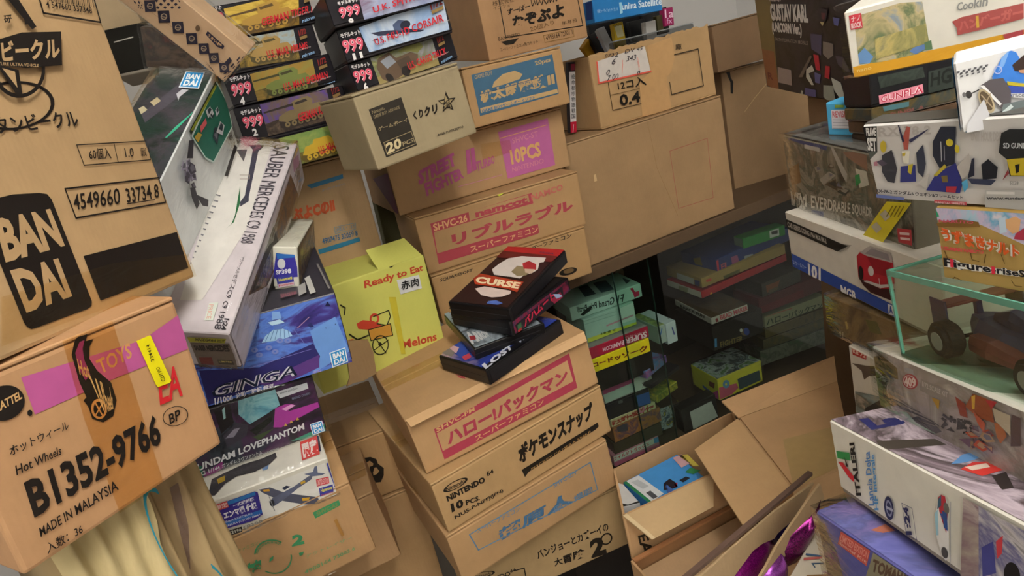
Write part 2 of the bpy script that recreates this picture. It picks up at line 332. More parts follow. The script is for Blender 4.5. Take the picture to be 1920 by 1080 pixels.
D = {'pac':((-0.2086, 0.8762, 0.964),(20.36, -0.16, -3.24),(0.3406, 0.3, 0.1066)),
'snap':((-0.1986, 0.8495, 0.8626),(25.72, -0.36, -2.06),(0.3491, 0.34, 0.1004)),
'gen':((-0.2006, 0.8441, 0.7581),(24.5, -0.79, -1.9),(0.3351, 0.34, 0.1035)),
'banjo':((-0.2229, 0.914, 0.6165),(15.1, 0.31, 1.57),(0.3377, 0.34, 0.1405)),
'square':((-0.1585, 1.2302, 1.0717),(18.59, 0.22, 1.34),(0.365, 0.16, 0.1128)),
'ribble':((-0.1593, 1.2394, 1.1855),(18.47, 0.21, 1.52),(0.3757, 0.2, 0.1214)),
'sf':((-0.1891, 1.2926, 1.3079),(20.71, 0.72, 1.42),(0.4159, 0.25, 0.1326)),
'momo':((0.0062, 1.3055, 1.4414),(24.01, -0.38, 1.17),(0.2356, 0.24, 0.1182)),
'nazo':((0.0704, 1.4006, 1.5584),(16.95, 5.08, 0.01),(0.2382, 0.36, 0.25)),
'twenty':((-0.156, 0.9881, 1.4415),(32.77, 0.55, -2.96),(0.1944, 0.14, 0.1168)),
'p6':((-0.1668, 1.0922, 1.5598),(20.42, 0.25, -4.12),(0.1857, 0.19, 0.0458)),
'p11':((-0.1676, 1.0816, 1.6064),(17.7, 0.25, -2.94),(0.1855, 0.19, 0.0508)),
'p9':((-0.1677, 1.0618, 1.658),(19.0, 0.01, -2.36),(0.1859, 0.19, 0.0502)),
'melon':((-0.3799, 1.0406, 1.0719),(26.24, 0.84, 2.3),(0.2506, 0.18, 0.1901)),
'c2':((-0.5694, 1.122, 1.2607),(23.08, 0.37, 1.78),(0.36, 0.2, 0.2078)),
't5':((-0.3649, 1.0909, 1.4695),(23.81, 0.11, 0.58),(0.19, 0.2, 0.0521)),
't4':((-0.3732, 1.0981, 1.5225),(23.55, -0.03, 1.13),(0.1863, 0.2, 0.0598)),
't3':((-0.3705, 1.1018, 1.5831),(23.06, -0.06, -0.65),(0.178, 0.2, 0.0485)),
't2':((-0.3922, 1.0892, 1.6324),(24.0, -0.0, -0.01),(0.19, 0.2, 0.0512)),
't1':((-0.3512, 1.102, 1.6844),(25.21, 0.0, 0.08),(0.1549, 0.2, 0.0507)),
'large':((0.1923, 1.4728, 1.0344),(21.44, -0.78, -0.01),(0.4931, 0.3, 0.3081)),
'coco':((0.3088, 1.5569, 1.3435),(19.6, -0.34, -0.04),(0.3589, 0.26, 0.1727)),
'hot':((-0.4179, 0.4135, 1.273),(59.8, 3.55, 3.67),(0.1861, 0.12, 0.1599)),
'bandai':((-0.3915, 0.3772, 1.4403),(82.89, -0.15, 5.73),(0.3391, 0.12, 0.5)),
'jet':((0.4305, 0.7418, 0.9794),(-84.0, 2.31, -1.16),(0.3, 0.2, 0.1103)),
'tank':((0.4248, 0.7843, 1.0899),(-81.07, 2.6, -1.45),(0.3, 0.2, 0.06)),
'mgb':((0.4388, 0.9082, 1.1494),(-89.67, 2.44, -1.93),(0.33, 0.22, 0.0924)),
'verd':((0.4566, 0.9303, 1.243),(-91.08, 2.92, 0.25),(0.2897, 0.1, 0.1104)),
'sky':((0.47, 0.8389, 1.3549),(-73.15, 3.12, 0.61),(0.085, 0.03, 0.0467)),
'gustav':((0.6715, 1.4373, 1.3626),(-94.09, 3.9, 2.92),(0.424, 0.05, 0.3)),
'tomahawk':((0.2183, 0.4312, 1.026),(-79.84, -0.89, -9.56),(0.3, 0.2, 0.09)),
'italeri':((0.2508, 0.4633, 1.1134),(-89.46, -2.33, -14.36),(0.37, 0.2, 0.0696)),
'vf409':((0.3051, 0.4845, 1.1788),(-93.86, -0.42, -12.42),(0.37, 0.2, 0.0578)),
'case':((0.3056, 0.4526, 1.246),(-91.73, 2.54, -9.54),(0.3, 0.14, 0.0763)),
'naruto':((0.3081, 0.4085, 1.332),(-79.05, 1.99, -5.68),(0.22, 0.03, 0.0551)),
'frame':((0.2969, 0.4641, 1.3847),(-77.3, 8.13, -4.26),(0.3, 0.02, 0.0602)),
'hg':((0.4646, 0.7325, 1.4008),(-1.8, -3.31, -0.01),(0.26, 0.06, 0.0386)),
'mini':((0.3014, 0.3842, 1.4415),(-38.64, 4.74, -5.8),(0.2, 0.03, 0.0459)),
'coo':((0.2928, 0.4838, 1.4769),(-46.85, 6.16, -3.25),(0.3, 0.12, 0.0499)),
'cgreen':((-0.4979, 0.7257, 0.9035),(20.74, 8.97, -0.76),(0.2101, 0.22, 0.1469)),
'haya':((-0.4907, 0.7062, 1.05),(20.87, 7.19, 4.25),(0.1888, 0.22, 0.0666)),
'phantom':((-0.5571, 0.7317, 1.1282),(22.85, 7.51, 4.64),(0.26, 0.2, 0.0983)),
'ginga':((-0.5317, 0.7393, 1.2262),(17.53, 9.75, 3.93),(0.3, 0.249, 0.1132)),
'spbox':((-0.3227, 0.8504, 1.3335),(3.73, 2.56, 16.72),(0.0339, 0.1578, 0.0623)),
'sauber':((-0.4314, 0.7187, 1.3103),(-11.34, 28.31, 21.04),(0.092, 0.3614, 0.0702)),
'robot':((-0.4758, 0.7471, 1.3721),(-12.19, 31.1, 19.84),(0.075, 0.3, 0.1517)),
'check':((-0.4598, 0.8295, 1.8566),(-6.95, 19.62, 60.49),(0.3, 0.04, 0.0549)),
'logo':((-0.5874, 0.9872, 0.8245),(17.58, 0.12, 1.91),(0.3, 0.2455, 0.1397)),
'case4':((-0.1533, 1.0073, 1.0777),(-52.18, 2.23, -0.74),(0.1339, 0.1797, 0.0285)),
'case3':((-0.0855, 0.9442, 1.1092),(17.61, 3.73, 0.81),(0.13, 0.1744, 0.0207)),
'case2':((-0.1178, 1.0487, 1.1388),(-45.49, 2.86, 2.29),(0.1431, 0.17, 0.027)),
'case1':((-0.114, 1.0275, 1.1664),(-38.02, 6.89, 5.06),(0.1279, 0.2063, 0.0269)),
'f1':((0.1328, 1.5199, 0.8825),(14.72, -0.06, 0.67),(0.2139, 0.13, 0.0386)),
'mint':((0.1601, 1.5118, 0.8127),(18.19, -0.07, 1.3),(0.1562, 0.11, 0.0688)),
'redsf':((0.1483, 1.4792, 0.7794),(17.97, 0.06, 1.5),(0.1924, 0.13, 0.0323)),
'yelsf':((0.1496, 1.4798, 0.7385),(16.96, -0.01, 1.81),(0.1856, 0.13, 0.0399)),
'pink':((0.1728, 1.5291, 0.6082),(14.6, -0.06, 0.59),(0.1567, 0.06, 0.0624)),
'dblue':((0.1759, 1.5262, 0.5557),(14.92, -0.04, 0.56),(0.137, 0.06, 0.0499)),
'cream':((0.1789, 1.5248, 0.5315),(16.58, -0.05, 0.26),(0.1483, 0.12, 0.0251)),
'orange':((0.1782, 1.5167, 0.4853),(18.74, 0.1, 0.45),(0.1616, 0.12, 0.0479)),
'brown':((0.1718, 1.5236, 0.4397),(16.42, 0.08, 0.57),(0.1625, 0.12, 0.0397)),
'whred':((0.1629, 1.516, 0.4069),(17.17, 0.06, 0.46),(0.1551, 0.12, 0.0357)),
'grey':((0.4036, 1.6113, 0.3908),(17.29, -0.97, -0.97),(0.1268, 0.04, 0.083)),
'wspine':((0.3929, 1.5939, 0.7064),(20.95, 0.55, 0.88),(0.035, 0.12, 0.0648)),
'gspine':((0.3665, 1.585, 0.7185),(20.74, 0.39, 1.02),(0.0266, 0.12, 0.0544)),
'red2':((0.5363, 1.6855, 0.7789),(19.02, 0.78, -1.14),(0.3312, 0.1647, 0.023)),
'tan2':((0.5408, 1.6828, 0.8125),(18.04, 0.52, -0.26),(0.3162, 0.1705, 0.0305)),
'blue2':((0.5983, 1.7068, 0.8365),(22.09, 0.66, -0.47),(0.3015, 0.1521, 0.0429)),
'green2':((0.6994, 1.7457, 0.8758),(12.12, 0.08, 0.26),(0.1482, 0.0434, 0.0319)),
'bear':((0.548, 1.6671, 0.697),(13.09, 0.49, -0.56),(0.1277, 0.2001, 0.0213)),
'blk':((0.5421, 1.6603, 0.6132),(15.05, -0.05, 1.14),(0.1818, 0.1926, 0.0799)),
'film':((0.5376, 1.6596, 0.4419),(16.79, -0.05, 0.71),(0.1673, 0.1304, 0.0746)),
'flame':((0.7391, 1.741, 0.7083),(18.11, 0.09, 0.45),(0.1554, 0.12, 0.045)),
'red3':((0.7297, 1.7552, 0.6451),(15.62, 0.2, 0.61),(0.2496, 0.12, 0.0541)),
'halo':((0.7521, 1.7762, 0.5841),(12.74, -0.11, 0.59),(0.2306, 0.12, 0.0395)),
'sp1':((0.7532, 1.7817, 0.5442),(11.44, -0.08, 0.74),(0.2354, 0.12, 0.0336)),
'sp2':((0.7412, 1.779, 0.5072),(11.5, -0.08, 0.68),(0.2492, 0.12, 0.034)),
'sp3':((0.7275, 1.7789, 0.4512),(11.02, -0.14, 0.6),(0.2658, 0.12, 0.0517)),
'cblue':((0.3418, 1.5747, 1.5862),(19.07, 0.26, 2.46),(0.1931, 0.08, 0.0497)),
'mid':((-0.4848, 0.88, 0.7672),(16.29, 3.09, -2.8),(0.18, 0.147, 0.1535)),
'dslim':((0.3121, 1.5356, 0.6153),(32.42, 0.0, -0.82),(0.1238, 0.1, 0.0128)),
'colr':((0.3026, 1.5269, 0.6549),(38.04, -0.34, -1.43),(0.0992, 0.08, 0.0232)),
'ycase':((0.3231, 1.5458, 0.5597),(32.62, -0.09, -0.87),(0.0918, 0.08, 0.0233)),
'side_carton':((0.7373, 1.8505, 0.9646),(8.57, -2.97, 1.03),(0.379, 0.2, 0.4165)),
'dark_carton':((0.698, 1.7767, 1.3881),(17.95, -2.39, -0.49),(0.2263, 0.2, 0.1261)),
'cmag':((0.5591, 1.7436, 1.5391),(21.09, 1.55, 2.32),(0.0299, 0.02, 0.0444)),
'cwhite':((0.4961, 1.7087, 1.5152),(21.22, 2.53, 1.18),(0.0332, 0.02, 0.046)),
'cyel':((0.4155, 1.7112, 1.5095),(21.09, 0.01, -0.99),(0.0324, 0.015, 0.0667)),
'cgrey':((0.3996, 1.7394, 1.508),(21.28, -21.04, -5.65),(0.0251, 0.015, 0.072)),
'cblk':((0.3871, 1.7678, 1.4904),(21.23, -25.04, -7.0),(0.0326, 0.015, 0.0824)),
'cora':((0.3654, 1.8072, 1.498),(28.23, 7.81, -38.21),(0.0362, 0.015, 0.0486)),
'coliv':((0.5388, 1.7463, 1.5258),(21.08, 1.35, 0.76),(0.0198, 0.015, 0.0443)),
'cdark':((0.4656, 1.7487, 1.5184),(21.23, 2.39, 0.4),(0.0503, 0.015, 0.0532)),
'ctray':((0.3996, 1.6582, 1.5096),(18.94, -0.09, 0.9),(0.2456, 0.03, 0.0235)),
'psp':((0.2397, 1.6191, 1.3457),(21.4, 6.31, 7.67),(0.0199, 0.015, 0.1708)),
'back_carton':((-0.6684, 1.1511, 1.7386),(11.42, 0.02, -2.34),(0.1776, 0.1, 0.3)),
'black_kit':((-0.5409, 1.1187, 1.6723),(2.12, -18.05, 1.86),(0.0741, 0.05, 0.0784)),
'art_kit':((-0.4487, 1.0285, 1.6623),(2.78, 9.23, 17.3),(0.0984, 0.03, 0.0597)),
'cbk1':((0.3798, 1.8457, 1.5125),(20.6, 0.97, 0.67),(0.0825, 0.015, 0.0779)),
'cbk2':((0.4438, 1.8202, 1.518),(20.96, 0.84, 0.35),(0.096, 0.015, 0.0712)),
'cbk3':((0.5195, 1.8043, 1.5214),(20.82, 0.58, -0.17),(0.0849, 0.015, 0.0662)),
'gap':((-0.2773, 1.5064, 1.1481),(26.31, 1.64, 3.3),(0.1162, 0.03, 0.27))}
# ------------------------------------------------------------------ setting
YA = math.radians(21.0)
RM = Matrix.Rotation(YA, 4, 'Z')
room = []
def struct(name, lo, hi, mat):
    o = bx(name, lo, hi, mat, None, 0); o.matrix_world = RM; o['kind'] = 'structure'; return o
def plaster(h, r=.8):
    m, nt, b = newmat('plaster_'+h.strip('#')); n = nt.nodes.new('ShaderNodeTexNoise'); n.inputs['Scale'].default_value = 3; n.inputs['Detail'].default_value = 6
    mx = nt.nodes.new('ShaderNodeMix'); mx.data_type = 'RGBA'; c = lin(h)
    mx.inputs['A'].default_value = tuple(x*.9 for x in c[:3])+(1,); mx.inputs['B'].default_value = c
    nt.links.new(n.outputs['Fac'], mx.inputs['Factor']); nt.links.new(mx.outputs['Result'], b.inputs['Base Color']); b.inputs['Roughness'].default_value = r
    return m
WALL = plaster('#e2e0dd'); FLOOR = plaster('#7d746a', .5)
struct('floor', (-1.6, -2.0, -.06), (2.15, 2.25, 0), FLOOR)
struct('ceiling', (-1.6, -2.0, 2.62), (2.15, 2.25, 2.7), plaster('#d8d6d0'))
struct('wall_back', (-1.6, 2.2, 0), (2.15, 2.28, 2.62), WALL)
struct('wall_left', (-1.66, -2.0, 0), (-1.6, 2.28, 2.62), WALL)
struct('wall_right', (2.15, -2.0, 0), (2.22, 2.28, 2.62), WALL)
struct('wall_front', (-1.6, -2.06, 0), (2.15, -2.0, 2.62), WALL)
# ceiling lamps (outside the frame)
def lampmat():
    m, nt, b = newmat('lamp_tube_glow'); b.inputs['Emission Color'].default_value = (1.0, .965, .90, 1); b.inputs['Emission Strength'].default_value = TUBE; return m
LM = lampmat(); WM = ink('#e8e6e0')
for i, (lx, ly, la) in enumerate(LAMPS):
    L = empty('ceiling_lamp', (0, 0, 0), ['twin tube ceiling lamp right of the aisle near the shelves', 'twin tube ceiling lamp behind the viewer on the left', 'twin tube ceiling lamp behind the viewer on the right'][i], 'lamp')
    L.matrix_world = RM @ Matrix.Translation((lx, ly, 2.62)) @ Matrix.Rotation(la, 4, 'Z')
    bx('lamp_housing', (-.11, -.62, -.05), (.11, .62, -.001), WM, L, .006)
    for sx in (-.055, .055):
        bm = bmesh.new(); bmesh.ops.create_cone(bm, cap_ends=True, segments=12, radius1=.015, radius2=.015, depth=1.16, matrix=Matrix.Translation((sx, 0, -.072)) @ Matrix.Rotation(math.pi/2, 4, 'X'))
        bm_obj('lamp_tube', bm, LM, L, True)
        for sy in (-.595, .595): bx('lamp_holder', (sx-.014, sy-.012, -.09), (sx+.014, sy+.012, -.05), WM, L, .002)
# ------------------------------------------------------------------ display cabinet under the big carton
lp = Vector(D['large'][0]); LY = math.radians(21.4)
LMX = Matrix.Translation((lp.x, lp.y, 0)) @ Matrix.Rotation(LY, 4, 'Z')
CB = empty('display_cabinet', (0, 0, 0), 'dark display cabinet with glass doors below the big plain carton', 'cabinet'); CB.matrix_world = LMX
DW = ink('#4a3a2b', .6); DK = ink('#241f1b', .7)
U0, U1, ZB, ZT = -.22, .98, .385, lp.z-.002
bx('top_board', (U0, -.006, ZT-.034), (U1, .52, ZT), ink('#5d4a36', .6), CB, .003)
bx('bottom_board', (U0, 0, ZB-.03), (U1, .5, ZB), DW, CB, .003)
bx('back_panel', (U0, .485, ZB), (U1, .5, ZT-.034), DK, CB, 0)
bx('side_panel', (U0, .004, ZB), (U0+.02, .485, ZT-.034), DW, CB, .002)
bx('side_panel', (U1-.02, .004, ZB), (U1, .485, ZT-.034), DW, CB, .002)
bx('plinth', (U0, .02, 0), (U1, .48, ZB-.03), DK, CB, 0)
LN = (LMX.to_3x3() @ Vector((0, 1, 0))).normalized()
def cab_u(p, v):
    q = on_plane(p, LMX @ Vector((0, v, 0)), LN); return (LMX.inverted() @ q).x
z('P'); ua = cab_u((1172, 640), .012); ub = cab_u((1246, 680), .022)
EDGE = ink('#20332c', .2)
for a, b, v in ((ua, U1-.02, .010), (U0+.02, ub, .020)):
    gd = bx('glass_door', (a, v, ZB), (b, v+.004, ZT-.034), GLASS, CB, 0)
    e = a if v < .015 else b
    bx('polished_edge', (e-.0012, v-.0002, ZB), (e+.0012, v+.0042, ZT-.034), EDGE, gd, 0)
# ------------------------------------------------------------------ big plain cartons at the back
t = carton('large_carton', 'large', 'largest plain carton, dull brown, lying across the cabinet top', '#a98352'); z('Z3')
t.ln('f', [(1115, 615), (1135, 700), (1165, 850), (1270, 1090)], 2, '#937348')
t.ln('f', [(1230, 765), (1420, 700), (1450, 1000), (1275, 1055)], 3, '#a0604a', True)
t.po('f', [(845, 885), (856, 882), (862, 915), (848, 920)], '#d0b285'); t.done()
t = carton('side_carton', 'side_carton', 'dull brown carton right of the largest plain carton, with a black mark', '#97754a'); z('C1')
t.po('f', [(1335, 565), (1365, 560), (1370, 600), (1392, 640), (1388, 730), (1370, 728), (1368, 640)], '#141210'); t.ln('f', [(1480, 870), (1560, 760), (1660, 640)], 6, '#b3976c'); t.done()
t = carton('dark_carton', 'dark_carton', 'dark brown carton right of the opened carton, below the white wall', '#80603c'); t.done()
t = carton('plain_carton', 'back_carton', 'tan carton behind the checked kraft box at top left', '#a98f66'); t.done()
# opened carton
t = Thing('open_carton', 'coco', 'opened carton with torn rim and a handwritten white sheet', 'carton'); w, d, h = t.w, t.d, t.h; m = card('#bb9257')
bm = bmesh.new()
for lo, hi in (((-w/2, -d/2, 0), (w/2, d/2, .004)), ((-w/2, -d/2, .004), (w/2, -d/2+.004, h)), ((-w/2, d/2-.004, .004), (w/2, d/2, h)), ((-w/2, -d/2+.004, .004), (-w/2+.004, d/2-.004, h)), ((w/2-.004, -d/2+.004, .004), (w/2, d/2-.004, h))): box_bm(bm, lo, hi, .0012, 1)
bm_obj('carton_body', bm, m, t.o)
rr = random.Random(3); top = [(-w/2+w*i/40, h+rr.uniform(.0, .006)) for i in range(41)]
bm = bmesh.new(); A = [bm.verts.new((x, -d/2+.0005, zz)) for x, zz in top]; B = [bm.verts.new((x, -d/2+.0005, h-.001)) for x, zz in top]
for i in range(40): bm.faces.new((A[i], A[i+1], B[i+1], B[i]))
r = bmesh.ops.extrude_face_region(bm, geom=bm.faces[:]); bmesh.ops.translate(bm, vec=(0, .003, 0), verts=[v for v in r['geom'] if isinstance(v, bmesh.types.BMVert)])
bm_obj('torn_rim', bm, m, t.o)
z('C1')
t.decal('paper_sheet', 'f', [(325, 480), (520, 415), (700, 362), (748, 560), (340, 655)], ink('#d8d0c8'), .0006, .0004, 'white sheet with red border and black handwriting')
t.n = 30
for a in ([(325, 485), (340, 648)], [(340, 648), (745, 556)]): t.ln('f', a, 12, '#e0604e')
for s, q in (('0722', [(385, 425), (490, 408), (495, 440), (388, 450)]), ('DV 45', [(535, 388), (680, 362), (685, 388), (540, 418)]), ('6', [(440, 462), (470, 455), (470, 500), (440, 505)]), ('343', [(550, 440), (630, 425), (632, 465), (552, 480)]), ('0', [(395, 548), (425, 540), (425, 580), (398, 588)]), ('7.00', [(398, 592), (490, 572), (495, 610), (402, 635)]), ('0', [(632, 555), (660, 550), (662, 580), (636, 586)])): t.tx('f', s, q, '#2a2430', .0, .3)
for y0 in (470, 500): t.ln('f', [(525, y0), (520, y0+70)], 5, '#e8a79a'); t.ln('f', [(640, y0-20), (655, y0+50)], 5, '#e8a79a')
t.decal('tape', 'f', [(715, 360), (905, 290), (935, 430), (905, 560), (868, 600), (912, 870), (680, 905), (655, 640), (745, 560)], ink('#c39a68', .35), .0016, .0003)
t.ln('f', [(410, 645), (447, 860), (668, 808)], 5, '#3a2c1c'); t.ln('f', [(432, 742), (655, 690)], 4, '#5a4527')
t.tx('f', '12コ入', [(480, 640), (700, 585), (710, 665), (490, 705)], '#1d1812', .02); t.tx('f', '0.4', [(495, 740), (655, 705), (662, 795), (505, 830)], '#1d1812', .03)
t.ln('f', [(925, 428), (1110, 382), (1152, 668), (905, 738), (888, 640)], 7, '#33281b'); t.tx('f', '庫', [(930, 345), (980, 338), (984, 385), (934, 392)], '#33281b', .01)
t.done()
# things in and above the opened carton
def small(key, label, col, cat='game box', name='game_box', f=None, **k):
    t = sleeve(name, key, label, col, 'games standing in the opened carton', cat=cat, **k)
    if f: f(t)
    return t.done()
def f_blue(t):
    z('C1'); t.tx('f', '南国ビューティフォトアイランド', [(330, 75), (490, 55), (492, 85), (332, 102)], '#cfe2f0')
    t.tx('f', 'Junlina Satellite', [(505, 30), (835, -25), (838, 55), (510, 95)], '#dfeefa', .02)
    t.po('l', [(240, 20), (290, 10), (300, 150), (250, 160)], '#233e7a'); t.po('f', [(500, 20), (520, 18), (530, 100), (510, 110)], '#9fd2e8')
small('cblue', 'blue slim box lying on the games above the opened carton', '#2a78b8', f=f_blue)
def f_mag(t): z('C1'); t.tx('f', '1a', [(855, 75), (925, 70), (925, 135), (860, 140)], '#f0d0e0', .01); t.tx('f', 'fx', [(870, 140), (915, 135), (915, 180), (875, 185)], '#e0b0d0')
small('cmag', 'small magenta box at the back right of the opened carton', '#9a2058', f=f_mag)
small('cwhite', 'small white box in the middle of the opened carton', '#d8d6d2')
def f_yel(t): z('C1'); t.po('f', [(462, 205), (520, 195), (540, 280), (490, 295)], '#efe7b0'); t.tx('f', 'GAME', [(455, 190), (525, 172), (528, 195), (460, 212)], '#6a5310')
small('cyel', 'small yellow box standing in the opened carton', '#e2bd1e', f=f_yel)
small('cgrey', 'pale grey case leaning in the opened carton', '#b9bcc2')
def f_blk(t): z('C1'); t.po('f', [(322, 290), (365, 265), (400, 300), (360, 320)], '#c8202c'); t.po('f', [(345, 325), (385, 320), (400, 370), (370, 380)], '#5877b8')
small('cblk', 'black and red case leaning at the left of the opened carton', '#1c1a1c', f=f_blk)
small('cora', 'orange yellow case leaning over the left rim of the opened carton', '#c9962a')
small('coliv', 'olive case next to the small magenta box', '#4f4a2c')
for k_, l_ in (('cbk1', 'added black filler case at the back left of the opened carton'), ('cbk2', 'added black filler case at the back middle of the opened carton'), ('cbk3', 'added black filler case at the back right of the opened carton')): small(k_, l_, '#1a1a1c')  # added black cases stand in for the dark behind the games
small('cdark', 'dark grey case between the yellow and the white small box', '#26282b')
t = Thing('plastic_tray', 'ctray', 'long clear plastic tray lying on the torn rim of the opened carton', 'tray', 'games standing in the opened carton'); w, d, h = t.w, t.d, t.h
bx('tray_body', (-w/2, -d/2, 0), (w/2, d/2, h), clear('tray_plastic', (.55, .56, .56), .15, .3), t.o, .003)
for lo, hi in (((-w/2, -d/2, h), (w/2, -d/2+.004, h+.003)), ((-w/2, d/2-.004, h), (w/2, d/2, h+.003)), ((w/2-.004, -d/2+.004, h), (w/2, d/2-.004, h+.003))): bx('tray_rim', lo, hi, ink('#8e9092', .25), t.o, .001)
t = sleeve('game_case', 'psp', 'slim game case standing upright with white and red spine', '#2a2226', cat='game case'); z('C1')
t.po('f', [(112, 560), (172, 556), (172, 945), (114, 952)], '#dedcdc'); t.po('f', [(114, 952), (172, 945), (176, 1050), (120, 1060)], '#c01f3c'); t.po('f', [(125, 500), (160, 497), (160, 545), (126, 548)], '#7a2436')
for i, s in enumerate('絶命都市物語戦国'): t.tx('f', s, [(128, 580+i*44), (158, 578+i*44), (160, 614+i*44), (130, 617+i*44)], '#3a3a40', .01)
t.ln('f', [(145, 970), (140, 1040)], 5, '#f0d0d4'); t.done()
# ------------------------------------------------------------------ centre stack
RED, BLUE, BLK = '#a03a4c', '#3a6a92', '#1f1913'
t = carton('printed_carton', 'banjo', 'lowest visible carton of the middle stack, with round brush lettering and big figure two', '#a98a56', 'cartons of the middle stack'); z('Y5')
t.tx('f', 'バンジョーとカズーイの', [(725, 975), (1030, 850), (1040, 885), (740, 1010)], BLK, .03, .1)
t.tx('f', '大冒険', [(800, 1010), (935, 960), (940, 1000), (810, 1040)], BLK, .03, .1); t.tx('f', '2', [(955, 930), (1015, 905), (1030, 985), (965, 1005)], BLK, .05); t.el('f', [(1000, 905), (1050, 890), (1055, 940), (1005, 955)], BLK, .75)
t.el('f', [(450, 1075), (555, 1050), (560, 1075), (455, 1100)], BLK, .82); t.tx('f', 'Nintendo', [(465, 1078), (545, 1058), (548, 1074), (468, 1094)], BLK); t.tx('f', 'NINTENDO⁶⁴', [(460, 1108), (645, 1045), (650, 1068), (465, 1132)], BLK, .03)
t.ln('f', [(645, 1055), (680, 1045), (690, 1090)], 4, BLK); t.done()
t = carton('printed_carton', 'gen', 'carton with faint blue framed print, third from the bottom of the middle stack', '#b08650', 'cartons of the middle stack'); z('Y5')
t.ln('f', [(450, 905), (960, 600), (990, 715), (488, 970)], 4, '#587d9c', True)
t.tx('f', 'スーパーファミコン', [(480, 880), (660, 785), (664, 805), (484, 900)], '#587d9c', .01); t.tx('f', 'SHVC-ZH', [(800, 690), (895, 632), (900, 650), (806, 708)], '#587d9c')
t.tx('f', '超原人', [(560, 890), (880, 715), (888, 770), (575, 935)], '#41698c', .03, .1); t.tx('f', '原・爆闘', [(800, 790), (965, 700), (970, 725), (808, 815)], '#587d9c', .01); t.done()
t = carton('printed_carton', 'snap', 'carton with black outlined katakana title, directly below the lidded carton of the middle stack', '#b48c52', 'cartons of the middle stack'); z('Y5')
t.tx('f', 'ポケモンスナップ', [(645, 535), (965, 340), (975, 415), (665, 612)], BLK, .06, .1); t.po('f', [(670, 632), (990, 432), (995, 448), (982, 462), (700, 640), (684, 662)], BLK); t.tx('f', 'POCKET CAMERA SNAP', [(710, 625), (960, 465), (962, 474), (712, 634)], '#b48c52')
t.el('f', [(335, 705), (438, 652), (446, 685), (344, 738)], BLK, .80); t.tx('f', 'Nintendo', [(350, 708), (428, 668), (432, 684), (354, 724)], BLK, .02)
t.tx('f', 'NINTENDO', [(350, 742), (510, 658), (518, 682), (358, 766)], BLK, .05); t.tx('f', '64', [(518, 640), (548, 626), (552, 644), (524, 660)], BLK, .02)
t.tx('f', '10', [(368, 775), (420, 752), (426, 785), (376, 812)], BLK, .05); t.tx('f', 'PCS.', [(432, 760), (492, 738), (494, 758), (436, 782)], BLK, .03); t.tx('f', 'NUS-P-NPFJ(JPN)', [(385, 825), (588, 710), (594, 726), (392, 844)], BLK, .02); t.done()
t = carton('printed_carton', 'pac', 'topmost carton of the lower middle stack, red framed katakana print, black cases on it', '#b98d54', 'cartons of the middle stack'); z('Y5')
t.po('f', [(300, 460), (870, 140), (905, 285), (345, 588)], RED); t.po('f', [(312, 478), (862, 170), (888, 258), (338, 552)], card('#b98d54'))
t.po('f', [(300, 460), (480, 362), (482, 376), (306, 474)], RED)
t.tx('f', 'SHVC-PM', [(308, 455), (470, 365), (472, 382), (312, 474)], '#c9a06a', .02); t.tx('f', 'namcot', [(480, 352), (690, 245), (696, 262), (486, 370)], RED, .04); t.tx('f', 'ハロー!パックマン', [(345, 475), (860, 200), (868, 258), (362, 532)], RED, .05, .05)
t.tx('f', 'スーパーファミコン', [(470, 490), (760, 328), (766, 352), (478, 514)], '#c9a06a', .02); t.done()
w, d, h = t.w, t.d, t.h
prism('lid_lip', [(-w/2+.002, -d/2-.0005, h+.001), (-w/2+.004, -d/2-.016, h-.006), (0, -d/2-.010, h-.009), (w/2-.006, -d/2-.012, h-.012), (w/2-.002, -d/2-.0005, h+.001)][::1], .003, card('#c79a60'), t.o)
t.n = 3; z('C8'); t.tx('t', '在庫', [(100, 905), (150, 925), (200, 985), (140, 965)], '#b03048', .02); t.done()
t = carton('printed_carton', 'square', 'carton with thin slanted lettering behind the black cases', '#b58a4e', 'cartons of the middle stack'); z('Y4')
t.tx('f', 'SQUARESOFT', [(672, 430), (858, 370), (862, 388), (676, 448)], BLK, .02, .2); t.tx('f', 'スーパーファミコン', [(1120, 268), (1412, 170), (1418, 195), (1126, 292)], BLK, .02, .2)
t.el('f', [(1340, 380), (1440, 355), (1450, 392), (1350, 420)], BLK, 0); t.el('f', [(1365, 378), (1425, 364), (1430, 388), (1372, 404)], '#6e5637', 0); t.done()
t = carton('printed_carton', 'ribble', 'carton with red frame and logo band, second above the black cases', '#b58a50', 'cartons of the middle stack'); z('Y4')
R2 = '#a8444e'
t.po('f', [(620, 118), (1190, -55), (1225, 175), (668, 345)], R2); t.po('f', [(640, 165), (1385, -50), (1400, 80), (660, 285)], card('#b58a50'))
t.po('f', [(835, 52), (1170, -45), (1178, -5), (842, 102)], card('#b58a50')); t.po('f', [(660, 285), (1225, 120), (1232, 170), (668, 345)], R2)
t.tx('f', 'SHVC-26', [(632, 120), (825, 65), (830, 105), (640, 162)], '#d9a878', .03); t.tx('f', 'namcot', [(870, 48), (1165, -35), (1168, 0), (876, 85)], R2, .05); z('Z3'); t.tx('f', 'NAMCO', [(525, 985), (685, 930), (690, 960), (530, 1018)], '#c06a60', .03); z('Y4')
t.tx('f', 'リブルラブル', [(735, 175), (1420, -25), (1425, 40), (745, 245)], R2, .05); t.tx('f', 'スーパーファミコン', [(840, 245), (1222, 130), (1228, 165), (848, 282)], '#d9a878', .02)
z('P'); t.po('f', [(930, 358), (942, 355), (944, 362), (936, 368), (928, 364)], '#d8e24a'); t.done()
t = carton('printed_carton', 'sf', 'carton with pink brush title and pink quantity square', '#b78c55', 'cartons of the middle stack'); z('Z2')
PK = '#b4588c'
